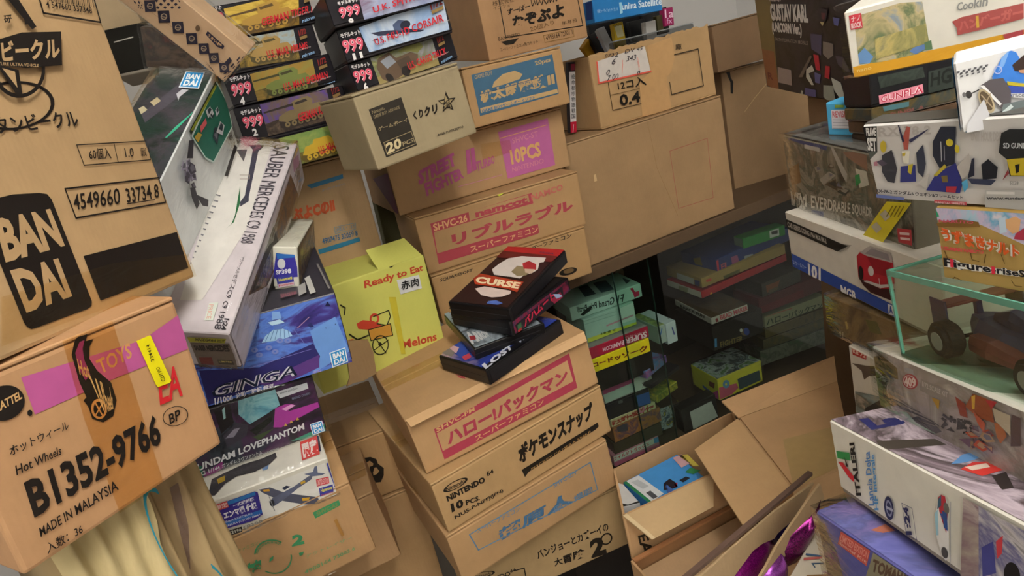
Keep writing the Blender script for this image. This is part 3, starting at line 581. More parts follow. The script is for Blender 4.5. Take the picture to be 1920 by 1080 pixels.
t.tx('f', 'STREET', [(1030, 870), (1215, 770), (1240, 830), (1040, 940)], PK, .06, .15); t.tx('f', 'FIGHTER', [(1060, 930), (1250, 850), (1270, 900), (1080, 995)], PK, .05, .1)
z('Z3'); t.tx('f', 'II', [(185, 765), (240, 745), (265, 850), (205, 885)], PK, .06, .15); t.tx('f', 'TURBO', [(245, 820), (340, 785), (345, 825), (255, 870)], PK, .03, .1)
t.ln('f', [(160, 945), (380, 885)], 3, '#cc88a8')
t.po('f', [(360, 668), (612, 598), (650, 835), (410, 905)], '#b8659a'); t.ln('f', [(372, 700), (608, 632)], 4, '#d9a070')
t.tx('f', '10PCS', [(418, 760), (570, 715), (580, 790), (430, 835)], '#d9ab6c', .04); t.tx('f', 'SHVC-ST', [(430, 700), (560, 662), (562, 690), (434, 728)], '#d0849a', .01); t.tx('f', 'NINTENDO', [(430, 848), (590, 800), (592, 825), (434, 872)], '#d0849a', .01)
z('P'); t.po('l', [(700, 335), (733, 322), (750, 402), (742, 398)], '#6d3050'); t.done()
t.decal('tape', 'f', [(905, 300), (960, 285), (955, 262), (900, 270)], TAPE)
t = carton('printed_carton', 'momo', 'carton with blue label printed on its front, second from top', '#b98c50', 'cartons of the middle stack'); z('Z3')
t.po('f', [(225, 380), (635, 275), (668, 475), (270, 587)], '#41657f'); BG = '#c0a070'
t.po('f', [(340, 415), (385, 375), (445, 358), (485, 375), (470, 400), (400, 425), (330, 445)], BG); t.tx('f', '20pcs', [(545, 310), (625, 290), (628, 318), (550, 338)], BG, .03)
t.tx('f', 'GAME BOY', [(240, 382), (330, 358), (332, 378), (244, 402)], BG); t.tx('f', '桃太郎電鉄II', [(265, 465), (640, 360), (650, 430), (275, 525)], BG, .05); t.ln('f', [(262, 480), (644, 372), (655, 438)], 3, '#29506f')
t.po('f', [(270, 548), (660, 450), (664, 470), (274, 572)], BG); t.tx('f', 'GAME BOYゲームボーイソフト', [(276, 552), (545, 484), (548, 502), (280, 572)], '#3c6e95', .02); t.done()
t = carton('printed_carton', 'nazo', 'highest carton of the middle stack, black brush title in a thin frame', '#b28450', 'cartons of the middle stack'); z('Z3')
t.ln('f', [(365, 0), (400, 190), (790, 130), (765, 0)], 5, BLK); t.tx('f', 'なぞぷよ', [(425, 85), (690, 15), (700, 85), (440, 145)], BLK, .05, .1); t.tx('f', 'すーぱー', [(405, 45), (520, 15), (524, 45), (410, 78)], BLK, .03, .2); t.tx('f', 'いい人ルルー', [(525, -10), (690, -50), (700, 5), (530, 38)], BLK, .03)
t.tx('f', '株式会社', [(330, 8), (440, -15), (442, 8), (334, 34)], '#4a3823'); t.tx('f', 'インフォ', [(335, 35), (420, 18), (424, 34), (338, 52)], '#4a3823'); t.tx('f', 'BANPRESTO', [(360, 190), (470, 165), (472, 182), (364, 208)], '#3a2c1c'); t.po('f', [(375, 212), (465, 192), (440, 222), (400, 228)], BLK)
t.tx('f', 'スーパーファミコン用カセット', [(370, 245), (560, 200), (564, 218), (374, 262)], '#3a2c1c'); t.ln('f', [(590, 180), (740, 145), (745, 185), (598, 215)], 3, '#8a6a3c', True); t.tx('f', '4993164 72001 1', [(600, 182), (735, 150), (738, 172), (604, 205)], '#3a2c1c'); t.tx('f', '20個入り', [(520, 135), (640, 100), (644, 125), (525, 162)], '#6a5030'); t.tx('f', '年月日', [(680, 110), (755, 92), (757, 110), (684, 128)], '#4a3823')
t.done()
z('Z2'); t = carton('printed_carton', 'twenty', 'olive grey carton with black square label and star logo under the plane kits', '#9c8a64'); K = '#2b2620'; G = '#9a8a68'
t.po('f', [(785, 555), (950, 492), (1030, 735), (875, 797)], K); t.ln('f', [(862, 722), (1000, 665), (1022, 728), (880, 785)], 3, G, True)
t.tx('f', '20', [(868, 728), (945, 695), (955, 745), (880, 782)], '#c8b78e', .04); t.tx('f', 'PCS.', [(955, 720), (1015, 695), (1018, 715), (960, 742)], G, .02)
t.tx('f', 'Nintendo', [(800, 560), (862, 540), (866, 555), (804, 578)], G); t.tx('f', 'GAME BOY ADVANCE', [(808, 585), (940, 535), (943, 550), (812, 602)], G); t.tx('f', 'ゲームボーイ', [(830, 645), (980, 595), (984, 615), (835, 665)], G, .02)
t.tx('f', 'くりクリ', [(1005, 565), (1130, 520), (1138, 575), (1015, 608)], BLK, .05, .1); st = []
for i in range(10):
    a = -math.pi/2+math.pi*i/5; r = .5 if i % 2 == 0 else .21; st.append((.5+r*math.cos(a), .5+r*math.sin(a)))
t.np('f', [(1125, 470), (1222, 455), (1235, 565), (1140, 585)], st, BLK); t.np('f', [(1138, 488), (1208, 476), (1220, 552), (1150, 566)], st, '#9c8a64'); t.tx('f', '組', [(1160, 510), (1195, 502), (1198, 545), (1164, 552)], BLK, .03)
t.tx('f', 'AGB-P-AECJ(JPN)', [(1130, 680), (1262, 635), (1264, 648), (1133, 694)], K, .02, .1); t.done()
# ------------------------------------------------------------------ game cases on the stack
BC = ink('#131214', .3)
def gcase(key, label, ins, fr):
    t = Thing('game_case', key, label, 'game case', 'black game cases on the middle stack'); w, d, h = t.w, t.d, t.h
    bx('case_shell', (-w/2, -d/2, 0), (w/2, d/2, h), BC, t.o, .003, 3)
    bx('cover_sheet', (-w/2+.003, -d/2+.004, h+.0001), (w/2-.006, d/2-.004, h+.0006), ins, t.o, 0)
    bx('spine_sheet', (w/2+.0001, -d/2+.006, .003), (w/2+.0006, d/2-.006, h-.003), fr, t.o, 0)
    bx('case_seam', (-w/2-.0002, -d/2-.0004, h*.48), (w/2-.008, d/2+.0004, h*.52), ink('#2b2a2e', .4), t.o, 0)
    t.n = 12; return t
z('C8')
t = gcase('case4', 'lowest of the four black game cases, blue and pink cover', art('case4', ['#b9a9a4', '#2c3f96', '#1f2f7a', '#8a7890', '#c9a8a4'], 9), ink('#17161a', .3))
t.po('t', [(60, 760), (130, 700), (430, 760), (240, 830), (190, 860)], '#2b4494'); t.po('t', [(80, 745), (150, 765), (130, 805), (90, 790)], '#c8a0a4'); t.po('t', [(165, 830), (215, 805), (235, 830), (190, 855)], '#b03a48'); t.po('t', [(20, 800), (70, 760), (120, 800), (100, 830)], '#7d756e')
t.po('t', [(300, 905), (680, 630), (700, 650), (345, 935)], '#121116'); t.tx('t', 'LOST', [(300, 885), (500, 740), (515, 770), (330, 915)], '#c9cbd8', .05); t.tx('t', 'WORLD', [(540, 725), (670, 625), (680, 640), (552, 745)], '#9fa4b8', .04); t.done()
t = gcase('case3', 'second black game case from the bottom, turned crosswise with white lettering', art('case3', ['#15141a', '#8f9aa2', '#17161c'], 20), ink('#17161a', .3))
t.po('t', [(48, 540), (75, 520), (120, 610), (100, 640)], '#8fa0a0'); t.tx('t', 'ARROW', [(165, 660), (330, 655), (358, 690), (235, 748)], '#c2c4c4', .05); t.np('t', [(215, 690), (255, 685), (262, 712), (225, 718)], [(0, 0), (1, 0), (1, 1), (0, 1)], '#8a2a30'); t.done()
t = gcase('case2', 'black game case with red lettered spine, just below the top one', ink('#1a1818', .3), art('case2', ['#17141c', '#7a1c3c', '#28304a', '#a03050'], 25))
t.po('r', [(520, 610), (840, 345), (850, 430), (548, 690)], '#1d1b22'); t.po('r', [(760, 440), (825, 385), (850, 430), (790, 470)], '#8f2440'); t.po('r', [(775, 400), (820, 400), (842, 415), (800, 432)], '#9ab4d8')
t.po('r', [(535, 610), (560, 590), (568, 650), (545, 672)], '#2c5a3a'); t.po('r', [(538, 645), (562, 625), (568, 652), (546, 672)], '#9a2a2a'); t.tx('r', 'バハムート', [(572, 575), (775, 375), (788, 425), (585, 628)], '#c02848', .05, .1); t.done()
t = gcase('case1', 'topmost black game case, dark cover with a torn white figure and red top', ink('#2b1714', .3), ink('#17161a', .3))
t.po('t', [(475, 58), (860, 108), (815, 150), (410, 110)], '#a52020'); t.po('t', [(410, 110), (815, 150), (770, 190), (370, 155)], '#5e1c18')
t.po('t', [(370, 240), (420, 200), (480, 165), (570, 150), (735, 160), (720, 190), (690, 195), (680, 240), (640, 265), (590, 275), (560, 300), (500, 290), (450, 285), (385, 275)], '#d8cdc6')
t.po('t', [(500, 255), (540, 215), (585, 220), (640, 250), (600, 280), (540, 285)], '#8a7a5a'); t.po('t', [(575, 200), (620, 182), (668, 205), (668, 240), (620, 262), (585, 235)], '#a62a30'); t.po('t', [(590, 235), (660, 240), (640, 268), (595, 262)], '#c9b09a')
t.po('t', [(255, 370), (320, 355), (500, 385), (495, 405), (440, 425), (370, 430), (300, 415)], '#d8c3ba'); t.po('t', [(245, 300), (290, 268), (585, 325), (560, 360), (540, 395), (470, 370), (255, 340)], '#a5391e')
t.tx('t', 'CURSE', [(268, 285), (570, 330), (545, 372), (255, 330)], '#efd9b2', .05); t.po('t', [(345, 455), (400, 450), (445, 470), (410, 480), (335, 472)], '#4a62a8'); t.tx('t', 'SEGA', [(695, 120), (795, 130), (785, 140), (688, 130)], '#5a3050', .02); t.done()
# ------------------------------------------------------------------ left foreground cartons
INK = '#1b1512'
t = carton('shipping_carton', 'bandai', 'biggest tan carton at the left, with large black rounded logo and long bar', '#c39b62'); z('Z5')
t.el('f', [(-200, -500), (240, -560), (300, -330), (-100, -250)], INK, .9); 
t.po('f', [(0, 55), (60, 40), (195, 32), (235, 38), (258, 65), (462, 580), (460, 605), (440, 620), (180, 715), (155, 722), (135, 712), (118, 690), (-60, 250), (-90, 130), (-60, 75)], INK)
CB_ = card('#c39b62')
t.tx('f', 'BAN', [(-35, 165), (250, 112), (325, 300), (25, 385)], CB_, .045); t.tx('f', 'DAI', [(45, 425), (290, 362), (362, 555), (130, 640)], CB_, .045)
t.po('f', [(418, 352), (892, 230), (950, 410), (505, 578)], INK); t.ln('f', [(325, 12), (800, -45), (835, 80), (380, 160)], 9, INK, True)
z('Z1'); t.tx('f', '4549660', [(362, 985), (600, 950), (606, 1035), (372, 1065)], INK, .01); t.tx('f', '33734', [(628, 955), (755, 935), (768, 1010), (640, 1030)], INK, .01); t.tx('f', '8', [(772, 935), (795, 930), (802, 1000), (780, 1006)], INK, .01); t.ln('f', [(638, 1033), (778, 1012)], 5, INK)
t.ln('f', [(382, 735), (740, 715), (757, 810), (420, 838)], 6, INK, True); t.ln('f', [(570, 724), (592, 822)], 5, INK); t.tx('f', '60個入', [(440, 755), (552, 748), (558, 805), (448, 812)], INK, .01); t.tx('f', '1.0', [(622, 752), (668, 748), (672, 795), (630, 798)], INK, .01); t.tx('f', '載', [(702, 750), (732, 748), (738, 792), (708, 796)], INK)
t.tx('f', 'ルタンビークル', [(-130, 600), (370, 560), (398, 640), (-100, 690)], INK, .02)
t.ln('f', [(175, -60), (212, 68), (502, 115), (470, 0)], 12, INK); t.tx('f', '4 547660 337348', [(222, 5), (455, 40), (460, 72), (228, 38)], INK, .01)
for i in range(26): t.ln('f', [(225+i*9, -45+i*1.4), (232+i*9, 5+i*1.4)], 2+2*(i % 3), INK)
t.el('f', [(-60, 240), (195, 215), (225, 480), (-40, 520)], INK, .86)
t.np('f', [(-30, -60), (90, -60), (170, 150), (60, 170)], [(0, 0), (.5, 0), (1, .95), (.75, 1)], INK)
t.po('f', [(-40, 330), (75, 360), (95, 495), (60, 480)], INK); t.po('f', [(-10, 350), (55, 368), (68, 450)], CB_); t.po('f', [(60, -20), (150, 120), (110, 130)], INK)
t.po('f', [(-60, 215), (90, 170), (290, 165), (295, 335), (110, 350), (-60, 330)], INK); t.tx('f', 'ビークル', [(-20, 215), (280, 195), (286, 300), (-10, 320)], CB_, .04); t.tx('f', 'FUTURE ULTRA VEHICLE', [(-60, 318), (175, 330), (175, 345), (-60, 335)], CB_, .02); t.tx('f', '研', [(-5, 85), (36, 80), (40, 120), (0, 124)], INK, .03)
t.done(); z('Z5')
t.decal('tape', 'f', [(0, 560), (560, 390), (960, 340), (1000, 450), (300, 700), (0, 810)], TAPE)
t = carton('shipping_carton', 'hot', 'orange tan carton at lower left, with pink band, yellow sticker and large product number', '#bd8a54', tapemat=TAPE2); z('Z6')
PKB = '#b2568e'
t.po('f', [(105, 75), (720, -115), (905, -245), (950, -70), (590, 75), (175, 262)], PKB)
t.tx('f', 'TOYS', [(480, -10), (655, -105), (668, -28), (510, 60)], '#c68f56', .02)
t.po('f', [(390, -130), (440, -145), (432, -110), (470, -120), (450, -80), (450, -20), (490, 40), (560, 100), (588, 190), (570, 270), (520, 302), (465, 285), (445, 225), (420, 190), (435, 175), (400, 100), (360, -40), (375, -110)], INK)
t.po('f', [(400, -105), (425, -115), (415, -70), (425, -10), (455, 60), (430, 90), (395, 30), (378, -50)], '#8c2f6c'); t.el('f', [(455, 185), (535, 180), (540, 285), (462, 285)], '#c68f56', 0); t.el('f', [(468, 198), (525, 194), (530, 272), (472, 274)], INK, 0); t.ln('f', [(480, 205), (515, 265)], 6, '#c68f56'); t.ln('f', [(515, 205), (482, 262)], 6, '#c68f56')
t.tx('f', 'Hot', [(385, -20), (440, 5), (455, 85), (400, 60)], '#c9a06a', .02); t.tx('f', 'Wheels', [(440, 55), (560, 130), (570, 235), (520, 260)], '#c9a06a', .02)
t.el('f', [(-90, 130), (115, 100), (125, 275), (-80, 310)], INK, 0, n=40)
t.tx('f', 'MATTEL', [(-40, 215), (100, 140), (108, 180), (-30, 258)], '#c9a06a', .03); t.el('f', [(132, 240), (158, 236), (160, 268), (134, 270)], INK, 0)
t.tx('f', 'EA', [(790, 40), (905, 10), (920, 165), (805, 215)], '#c2262c', .02); t.el('f', [(815, 230), (945, 210), (950, 310), (820, 330)], INK, .93); t.tx('f', 'BP', [(848, 262), (905, 232), (910, 285), (855, 312)], INK, .02)
t.tx('f', 'ホットウィール', [(38, 425), (335, 292), (345, 335), (48, 475)], INK, .01); t.tx('f', 'Hot Wheels', [(70, 520), (300, 420), (306, 462), (78, 570)], INK, .015)
t.tx('f', 'B1352-9766', [(110, 600), (785, 255), (815, 410), (170, 790)], INK, .035); t.tx('f', 'MADE IN MALAYSIA', [(190, 835), (580, 590), (595, 640), (200, 882)], INK, .012); t.tx('f', '入数：36', [(222, 915), (405, 810), (415, 860), (235, 968)], INK, .01)
t.done()
t.decal('tape', 'f', [(285, -200), (540, -280), (820, 600), (610, 780), (420, 280)], TAPE2)
t.decal('sticker', 'f', [(682, -110), (752, -140), (858, 88), (852, 100), (792, 122), (782, 112)], ink('#f0e21a', .4), .0022, .0005, 'bright yellow sticker')
t.n = 60; t.tx('f', 'CTN NO', [(822, 88), (790, 18), (772, 25), (803, 96)], '#26220c', .01); t.tx('f', '334414', [(765, -12), (738, -95), (722, -88), (748, -5)], '#26220c', .01); t.done()
# crumpled paper sack below
def sack():
    e = empty('paper_sack', (0, 0, 0), 'crumpled yellowish paper sack with blue print below the orange tan carton', 'sack')
    z('P'); hp = D['hot']; a = math.radians(hp[1][0]); nx = Vector((math.sin(a), -math.cos(a), 0)); ux = Vector((math.cos(a), math.sin(a), 0))
    o = Vector(hp[0]) - nx*.045; base = Vector((o.x, o.y, .72)); e.location = base
    bm = bmesh.new(); W, H, NX, NZ = .150, o.z-.004-.72, 44, 26; rr = random.Random(5); g = []
    for j in range(NZ+1):
        row = []
        for i in range(NX+1):
            u, v = i/NX, j/NZ; s = u*W+.035
            dd = .012*math.sin(9*u*3.1+1.3*math.sin(5*v))+.006*math.sin(31*u+7*v)+.004*math.sin(53*u-11*v)+rr.uniform(-.0012, .0012)
            dd *= .3+.7*min(1, v*2)*(1-.25*v); bul = .03*math.sin(math.pi*min(1, max(0, u)))**.5*(1-.55*v)
            row.append(bm.verts.new(ux*s+nx*(dd+bul-.02)+Vector((0, 0, v*H))))
        g.append(row)
    for j in range(NZ):
        for i in range(NX): bm.faces.new((g[j][i], g[j][i+1], g[j+1][i+1], g[j+1][i]))
    r = bmesh.ops.extrude_face_region(bm, geom=bm.faces[:]); vs = [v for v in r['geom'] if isinstance(v, bmesh.types.BMVert)]
    for v in vs: v.co -= nx*.07
    bm_obj('sack_body', bm, card('#a88c58', .85), e, True)
    # torn outer layer on the left half
    bm = bmesh.new(); g = []
    for j in range(NZ+1):
        row = []; lim = .50+.05*math.sin(7*j/NZ*3)+rr.uniform(-.012, .012)
        for i in range(25):
            u = .0+lim*i/24; v = j/NZ; s = u*W+.035
            dd = .006*math.sin(15*u*3.1+1.3*math.sin(4*v))+.004*math.sin(41*u+5*v)+rr.uniform(-.0012, .0012); bul = .03*math.sin(math.pi*min(1, max(0, u)))**.5*(1-.55*v)
            row.append(bm.verts.new(ux*s+nx*(dd*.8+bul-.002)+Vector((0, 0, v*H*.985))))
        g.append(row)
    for j in range(NZ):
        for i in range(24): bm.faces.new((g[j][i], g[j][i+1], g[j+1][i+1], g[j+1][i]))
    lay = bm_obj('torn_layer', bm, card('#cdb779', .86), e, True); lay['label'] = 'paler torn outer paper layer'
    # blue print on it
    V, Fc = [], []
    def P(u, v):
        s = u*W+.035; bul = .03*math.sin(math.pi*min(1, max(0, u)))**.5*(1-.55*v); return ux*s+nx*(bul+.012)+Vector((0, 0, v*H))
    for (u0, v0, ru, rv, a0, a1) in ((.52, .86, .10, .13, 60, 300), (.60, .7, .09, .10, -70, 60)):
        n = 22
        for i in range(n):
            for k in (0, 1):
                aa = math.radians(a0+(a1-a0)*(i+k)/n)
                V += [P(u0+ru*math.cos(aa), v0+rv*math.sin(aa)), P(u0+(ru-.008)*math.cos(aa), v0+(rv-.012)*math.sin(aa))]
            b = len(V)-4; Fc.append((b, b+1, b+3, b+2))
    mesh_obj('printed_artwork', V, Fc, ink('#2a8aa0'), e)
    vs, fs = text_geo('DUEL', .05); q = [(.46, .62), (.62, .76), (.63, .69), (.48, .55)]; H2 = homog(q)
    mesh_obj('printed_lettering', [P(*H2(a, b)) for a, b in vs], fs, ink('#2f93ad'), e)
    fl = prism('plastic_shard', [p for p in [on_plane((318, 915), o+nx*.01, nx)-base, on_plane((333, 905), o+nx*.01, nx)-base, on_plane((352, 985), o+nx*.01, nx)-base, on_plane((356, 1068), o+nx*.01, nx)-base, on_plane((340, 1010), o+nx*.01, nx)-base]], .001, clear('plastic_sheet', (.75, .72, .82), .2, .3), e)
    fl['label'] = 'shiny clear plastic shard along the right side'
sack()
# ------------------------------------------------------------------ left kits
def logo_badge(t, f, q, a='BAN', b='DAI'):
    t.np(f, q, [(0, 0), (1, 0), (1, 1), (0, 1)], '#e8f0f6'); t.np(f, q, [(.06, .06), (.94, .06), (.94, .94), (.06, .94)], '#2c8fcf'); H = homog(q)
    Q = lambda x0, y0, x1, y1: [H(x0, y0), H(x1, y0), H(x1, y1), H(x0, y1)]
    t.tx(f, a, Q(.16, .14, .84, .48), '#f2f6fa', .04); t.tx(f, b, Q(.16, .54, .84, .88), '#f2f6fa', .04)
def mech(t, f, q, body='#b9b6c2', dark='#2d2c36', acc='#9a3038', n=9, seed=1):
    """generic machine illustration made of angular plates"""
    rr = random.Random(seed)
    for i in range(n):
        x, y, r = rr.uniform(.2, .8), rr.uniform(.1, .9), rr.uniform(.08, .22); k = rr.choice((3, 4, 4, 5)); a0 = rr.uniform(0, 6)
        pts = [(x+r*rr.uniform(.6, 1.2)*math.cos(a0+6.283*j/k), y+r*rr.uniform(.6, 1.2)*math.sin(a0+6.283*j/k)) for j in range(k)]
        t.np(f, q, pts, rr.choice((body, body, dark, dark, acc)))
        t.np(f, q, [((p[0]-x)*.6+x+.02, (p[1]-y)*.6+y-.02) for p in pts], rr.choice((body, dark, '#6c6a78')))
t = kit('model_kit', 'robot', 'film wrapped robot kit with dark green lid, leaning behind the biggest carton', '#e4e8ea', tray='#3a2c22'); z('C2')
t.full('t', art('green_lid', ['#14211d', '#1d3a30', '#2a3a38', '#47434c', '#20302c', '#3c5a50'], 10)); t.n = 3
t.po('t', [(270, 890), (560, 660), (650, 600), (700, 620), (560, 760), (300, 960)], '#56525e'); t.po('t', [(340, 800), (395, 760), (425, 790), (370, 830)], '#cfc09a'); t.po('t', [(250, 850), (290, 830), (320, 860), (270, 895)], '#d8cca8')
t.po('t', [(545, 735), (590, 700), (640, 705), (600, 735), (570, 760), (560, 790)], '#c9c9d2'); t.po('t', [(530, 1000), (640, 905), (690, 860), (680, 880), (560, 1000), (470, 1080), (455, 1080)], '#3fae8a')
t.n = 30; logo_badge(t, 't', [(622, 570), (772, 575), (722, 705), (565, 695)])
z('Z1')
t.po('r', [(1085, 415), (1140, 520), (1165, 640), (1070, 820), (1030, 800), (960, 690)], '#1f6a58'); t.ln('r', [(1085, 415), (1140, 520), (1165, 640), (1070, 820), (1030, 800), (960, 690)], 5, '#cfe0da', True); t.ln('r', [(952, 668), (1080, 425)], 16, '#2a3322'); t.tx('r', 'LASER BARD EDITION', [(1078, 425), (1088, 432), (962, 668), (952, 660)], '#b6c23a', .03)
mech(t, 'r', [(1010, 560), (1100, 480), (1150, 640), (1050, 760)], '#c9cad0', '#2b3a44', '#8a6a38', 8, 4); t.po('r', [(995, 640), (1025, 595), (1030, 625), (1000, 670)], '#d05a60'); t.po('r', [(966, 695), (985, 668), (1005, 680), (985, 720)], '#c2a23a')
mech(t, 'r', [(880, 800), (1000, 780), (1010, 1000), (900, 950)], '#a9a2b8', '#3c3948', '#7a7488', 12, 6); t.po('r', [(930, 710), (955, 705), (950, 800), (920, 800)], '#34333c'); t.po('r', [(935, 950), (960, 945), (985, 1030), (970, 1060), (945, 1000)], '#34323a'); t.po('r', [(960, 980), (1030, 1010), (1028, 1045), (1000, 1040)], '#34323a')
t.po('r', [(1165, 730), (1178, 745), (1130, 890), (1112, 890)], '#241c1c')
z('Y1')
for i in range(16): t.ln('r', [(255-i*14, 420+i*36), (330-i*14, 440+i*36)], 5, '#8d8d98')
t.po('r', [(322, 365), (350, 380), (330, 470), (300, 455)], '#4a4a52')
for i in range(9): t.ln('r', [(395-i*6, 180+i*18), (430-i*6, 190+i*18)], 4, '#c87a80' if i < 5 else '#7a7a84')
t.n = 80; t.po('r', [(455, 200), (470, 205), (300, 640), (110, 1060), (100, 1010), (290, 600)], '#33241e'); t.done(); t.film(.002)
rp_ = D['robot']; ra = [math.radians(x) for x in rp_[1]]; RR = (Matrix.Rotation(ra[0], 4, 'Z') @ Matrix.Rotation(ra[1], 4, 'X') @ Matrix.Rotation(ra[2], 4, 'Y')).to_3x3()
gp = Vector(rp_[0]) + RR @ Vector((0, 0, -.031))
t = kit('model_kit', None, 'green sided kit box with yellow discs, below the film wrapped robot kit', '#2c6a3e', tray='#2c6a3e', pose=(tuple(gp), rp_[1], (rp_[2][0], rp_[2][1], .03))); z('Y1')
for p, r in (((320, 640), 20), ((240, 860), 22), ((345, 545), 18), ((190, 980), 16), ((395, 470), 14)): t.el('r', [(p[0]-r, p[1]-r*1.6), (p[0]+r, p[1]-r*1.6), (p[0]+r, p[1]+r*1.6), (p[0]-r, p[1]+r*1.6)], '#b0b03c', .3)
t.po('r', [(285, 700), (300, 690), (290, 770), (265, 800)], '#3f5aa8'); t.done()
t = kit('model_kit', 'sauber', 'long lavender white racing car kit in film, its side toward the aisle', '#cfc6cc', tray='#6f625a'); z('Y1')
t.po('t', [(360, 70), (650, 85), (480, 640), (200, 1090), (60, 1090)], '#ddd9d4'); t.po('t', [(495, 110), (590, 110), (580, 130), (555, 150), (495, 440), (495, 465), (440, 500), (440, 470), (470, 430), (520, 140)], '#3f3d4e'); t.po('t', [(415, 140), (485, 138), (462, 215)], '#5a5458'); t.ln('t', [(440, 300), (500, 300), (498, 325), (440, 325)], 4, '#9a8a80')
t.po('t', [(400, 600), (440, 370), (440, 480), (385, 610), (350, 640)], '#2a6a40')
t.tx('t', 'SAUBER MERCEDES C9 1988', [(756, 118), (520, 735), (440, 730), (655, 112)], '#4a4650', .0)
t.tx('t', 'ザウバーメルセデスC9', [(470, 820), (385, 1080), (345, 1075), (450, 815)], '#3a3640', .0)
z('C3'); t.tx('t', 'C9 1988', [(632, 30), (560, 290), (495, 285), (590, 25)], '#3a3640', .01); t.tx('t', '1:24', [(640, 190), (605, 295), (560, 290), (595, 185)], '#2a2630', .04); t.po('t', [(455, 45), (540, 40), (490, 205), (410, 205)], '#d6ddd4'); t.tx('t', 'PRICE', [(495, 60), (470, 190), (430, 190), (455, 60)], '#e0a090', .0)
t.po('f', [(250, 345), (612, 362), (598, 402), (275, 392)], '#b7b43a'); t.tx('f', 'HASEGAWA 20277', [(330, 350), (600, 372), (592, 395), (330, 380)], '#3a3618', .03)
t.po('f', [(280, 395), (640, 405), (690, 520), (720, 640), (370, 620)], '#77695e'); t.tx('f', 'SAUBER MERCEDES', [(310, 420), (630, 415), (650, 480), (330, 465)], '#2a2422', .05); t.po('f', [(360, 530), (480, 530), (500, 600), (385, 590)], '#7a3a34'); t.po('f', [(530, 550), (670, 555), (688, 600), (545, 590)], '#4a463a'); t.tx('f', 'LIMITED', [(545, 560), (668, 565), (672, 580), (550, 575)], '#c9b86a', .02)
t.full('r', '#c9c2ce'); t.n += 1; z('Y1')
t.po('r', [(750, 290), (800, 420), (790, 600), (600, 1000), (480, 1060), (640, 640)], art('c9side', ['#2f2b2a', '#5b4a40', '#7a5a3a', '#4a4a52', '#8c4a40'], 22)); t.po('r', [(765, 200), (800, 165), (805, 230), (770, 280)], '#a8809a'); t.po('r', [(640, 620), (680, 740), (560, 1000), (500, 1040)], '#39332f'); t.done(); t.film(.0025)
t = kit('model_kit', 'ginga', 'blue model kit with a domed ship picture, white outlined capital title along its bottom edge', '#34323a'); z('Y2')
t.full('f', art('space_blue', ['#2a2f6e', '#3b48a8', '#4a6ac8', '#5f86d8', '#463a86', '#2b2a66'], 9, stretch=(1, 1, 2))); t.n = 2
t.po('f', [(880, 270), (1040, 180), (1130, 400), (900, 540), (930, 420)], '#6f9de0'); t.po('f', [(180, 520), (560, 500), (900, 350), (945, 430), (930, 480), (240, 740)], '#2c2a68'); t.po('f', [(560, 600), (940, 420), (940, 500), (640, 640)], '#5a3a80')
t.po('f', [(575, 345), (600, 300), (650, 262), (700, 252), (750, 270), (770, 300), (700, 325)], '#a8d2f4')
for i in range(6): t.ln('f', [(600+i*30, 335-i*6), (630+i*22, 268-i*2)], 3, '#4a70b0')
t.po('f', [(615, 215), (690, 195), (720, 215), (640, 235)], '#bfe0f8'); t.po('f', [(640, 150), (690, 145), (700, 190), (640, 200)], '#86b0e8'); t.po('f', [(650, 230), (700, 225), (705, 255), (655, 262)], '#5a78c0')
for p in ((690, 330), (740, 330), (660, 400), (530, 390), (620, 375), (560, 420)): t.el('f', [(p[0]-22, p[1]-16), (p[0]+22, p[1]-18), (p[0]+22, p[1]+14), (p[0]-22, p[1]+16)], '#7f8ed0', .3)
t.ln('f', [(800, 250), (875, 180)], 5, '#b08aa8'); t.ln('f', [(780, 260), (840, 340)], 4, '#6a78b8'); t.po('f', [(975, 110), (990, 80), (1010, 110)], '#1e2048'); t.po('f', [(860, 230), (885, 215), (905, 240), (880, 245)], '#283068')
for p in ((920, 170), (950, 210), (1010, 190), (1050, 160), (1070, 190), (980, 250), (1040, 225)): t.po('f', [(p[0]-5, p[1]), (p[0], p[1]-6), (p[0]+5, p[1]+2)], '#26306a')
t.ln('f', [(500, 500), (890, 380)], 3, '#8a86c8')
for s, q in (('GINGA', [(258, 620), (785, 480), (800, 545), (265, 690)]),): t.tx('f', s, q, '#d9d6e4', .05, .25); t.tx('f', s, q, '#15203a', .0, .25)
t.tx('f', '1/1000', [(275, 690), (390, 668), (395, 705), (280, 732)], '#e6e4ee', .03); t.tx('f', '波動実験艦 銀河', [(408, 660), (648, 595), (652, 630), (414, 695)], '#e6e4ee', .03); t.tx('f', '1/1000 GINGA', [(895, 520), (950, 505), (952, 522), (898, 535)], '#c0a0d0', .01)
t.n = 60; logo_badge(t, 'f', [(1000, 400), (1100, 365), (1118, 455), (1020, 495)])
z('C4'); t.po('t', [(430, 770), (505, 730), (520, 830), (445, 870)], '#9c9a96'); t.po('t', [(500, 690), (550, 660), (615, 830), (560, 850)], '#b9b7b2'); t.ln('t', [(630, 545), (750, 790)], 8, '#7c7876'); t.po('t', [(250, 850), (420, 815), (430, 850), (260, 895)], '#5a464a'); t.tx('t', 'SPACE SHIP', [(262, 858), (415, 825), (420, 848), (268, 888)], '#8a4a58', .02); t.done()
t = kit('model_kit', 'phantom', 'film wrapped black magenta robot kit with white capital title, below the blue kit', '#26232a', tray='#5c5650'); z('Y2')
t.full('f', art('phantom', ['#17151b', '#2a2430', '#4b2a50', '#39404c', '#15161c'], 12)); t.n = 2
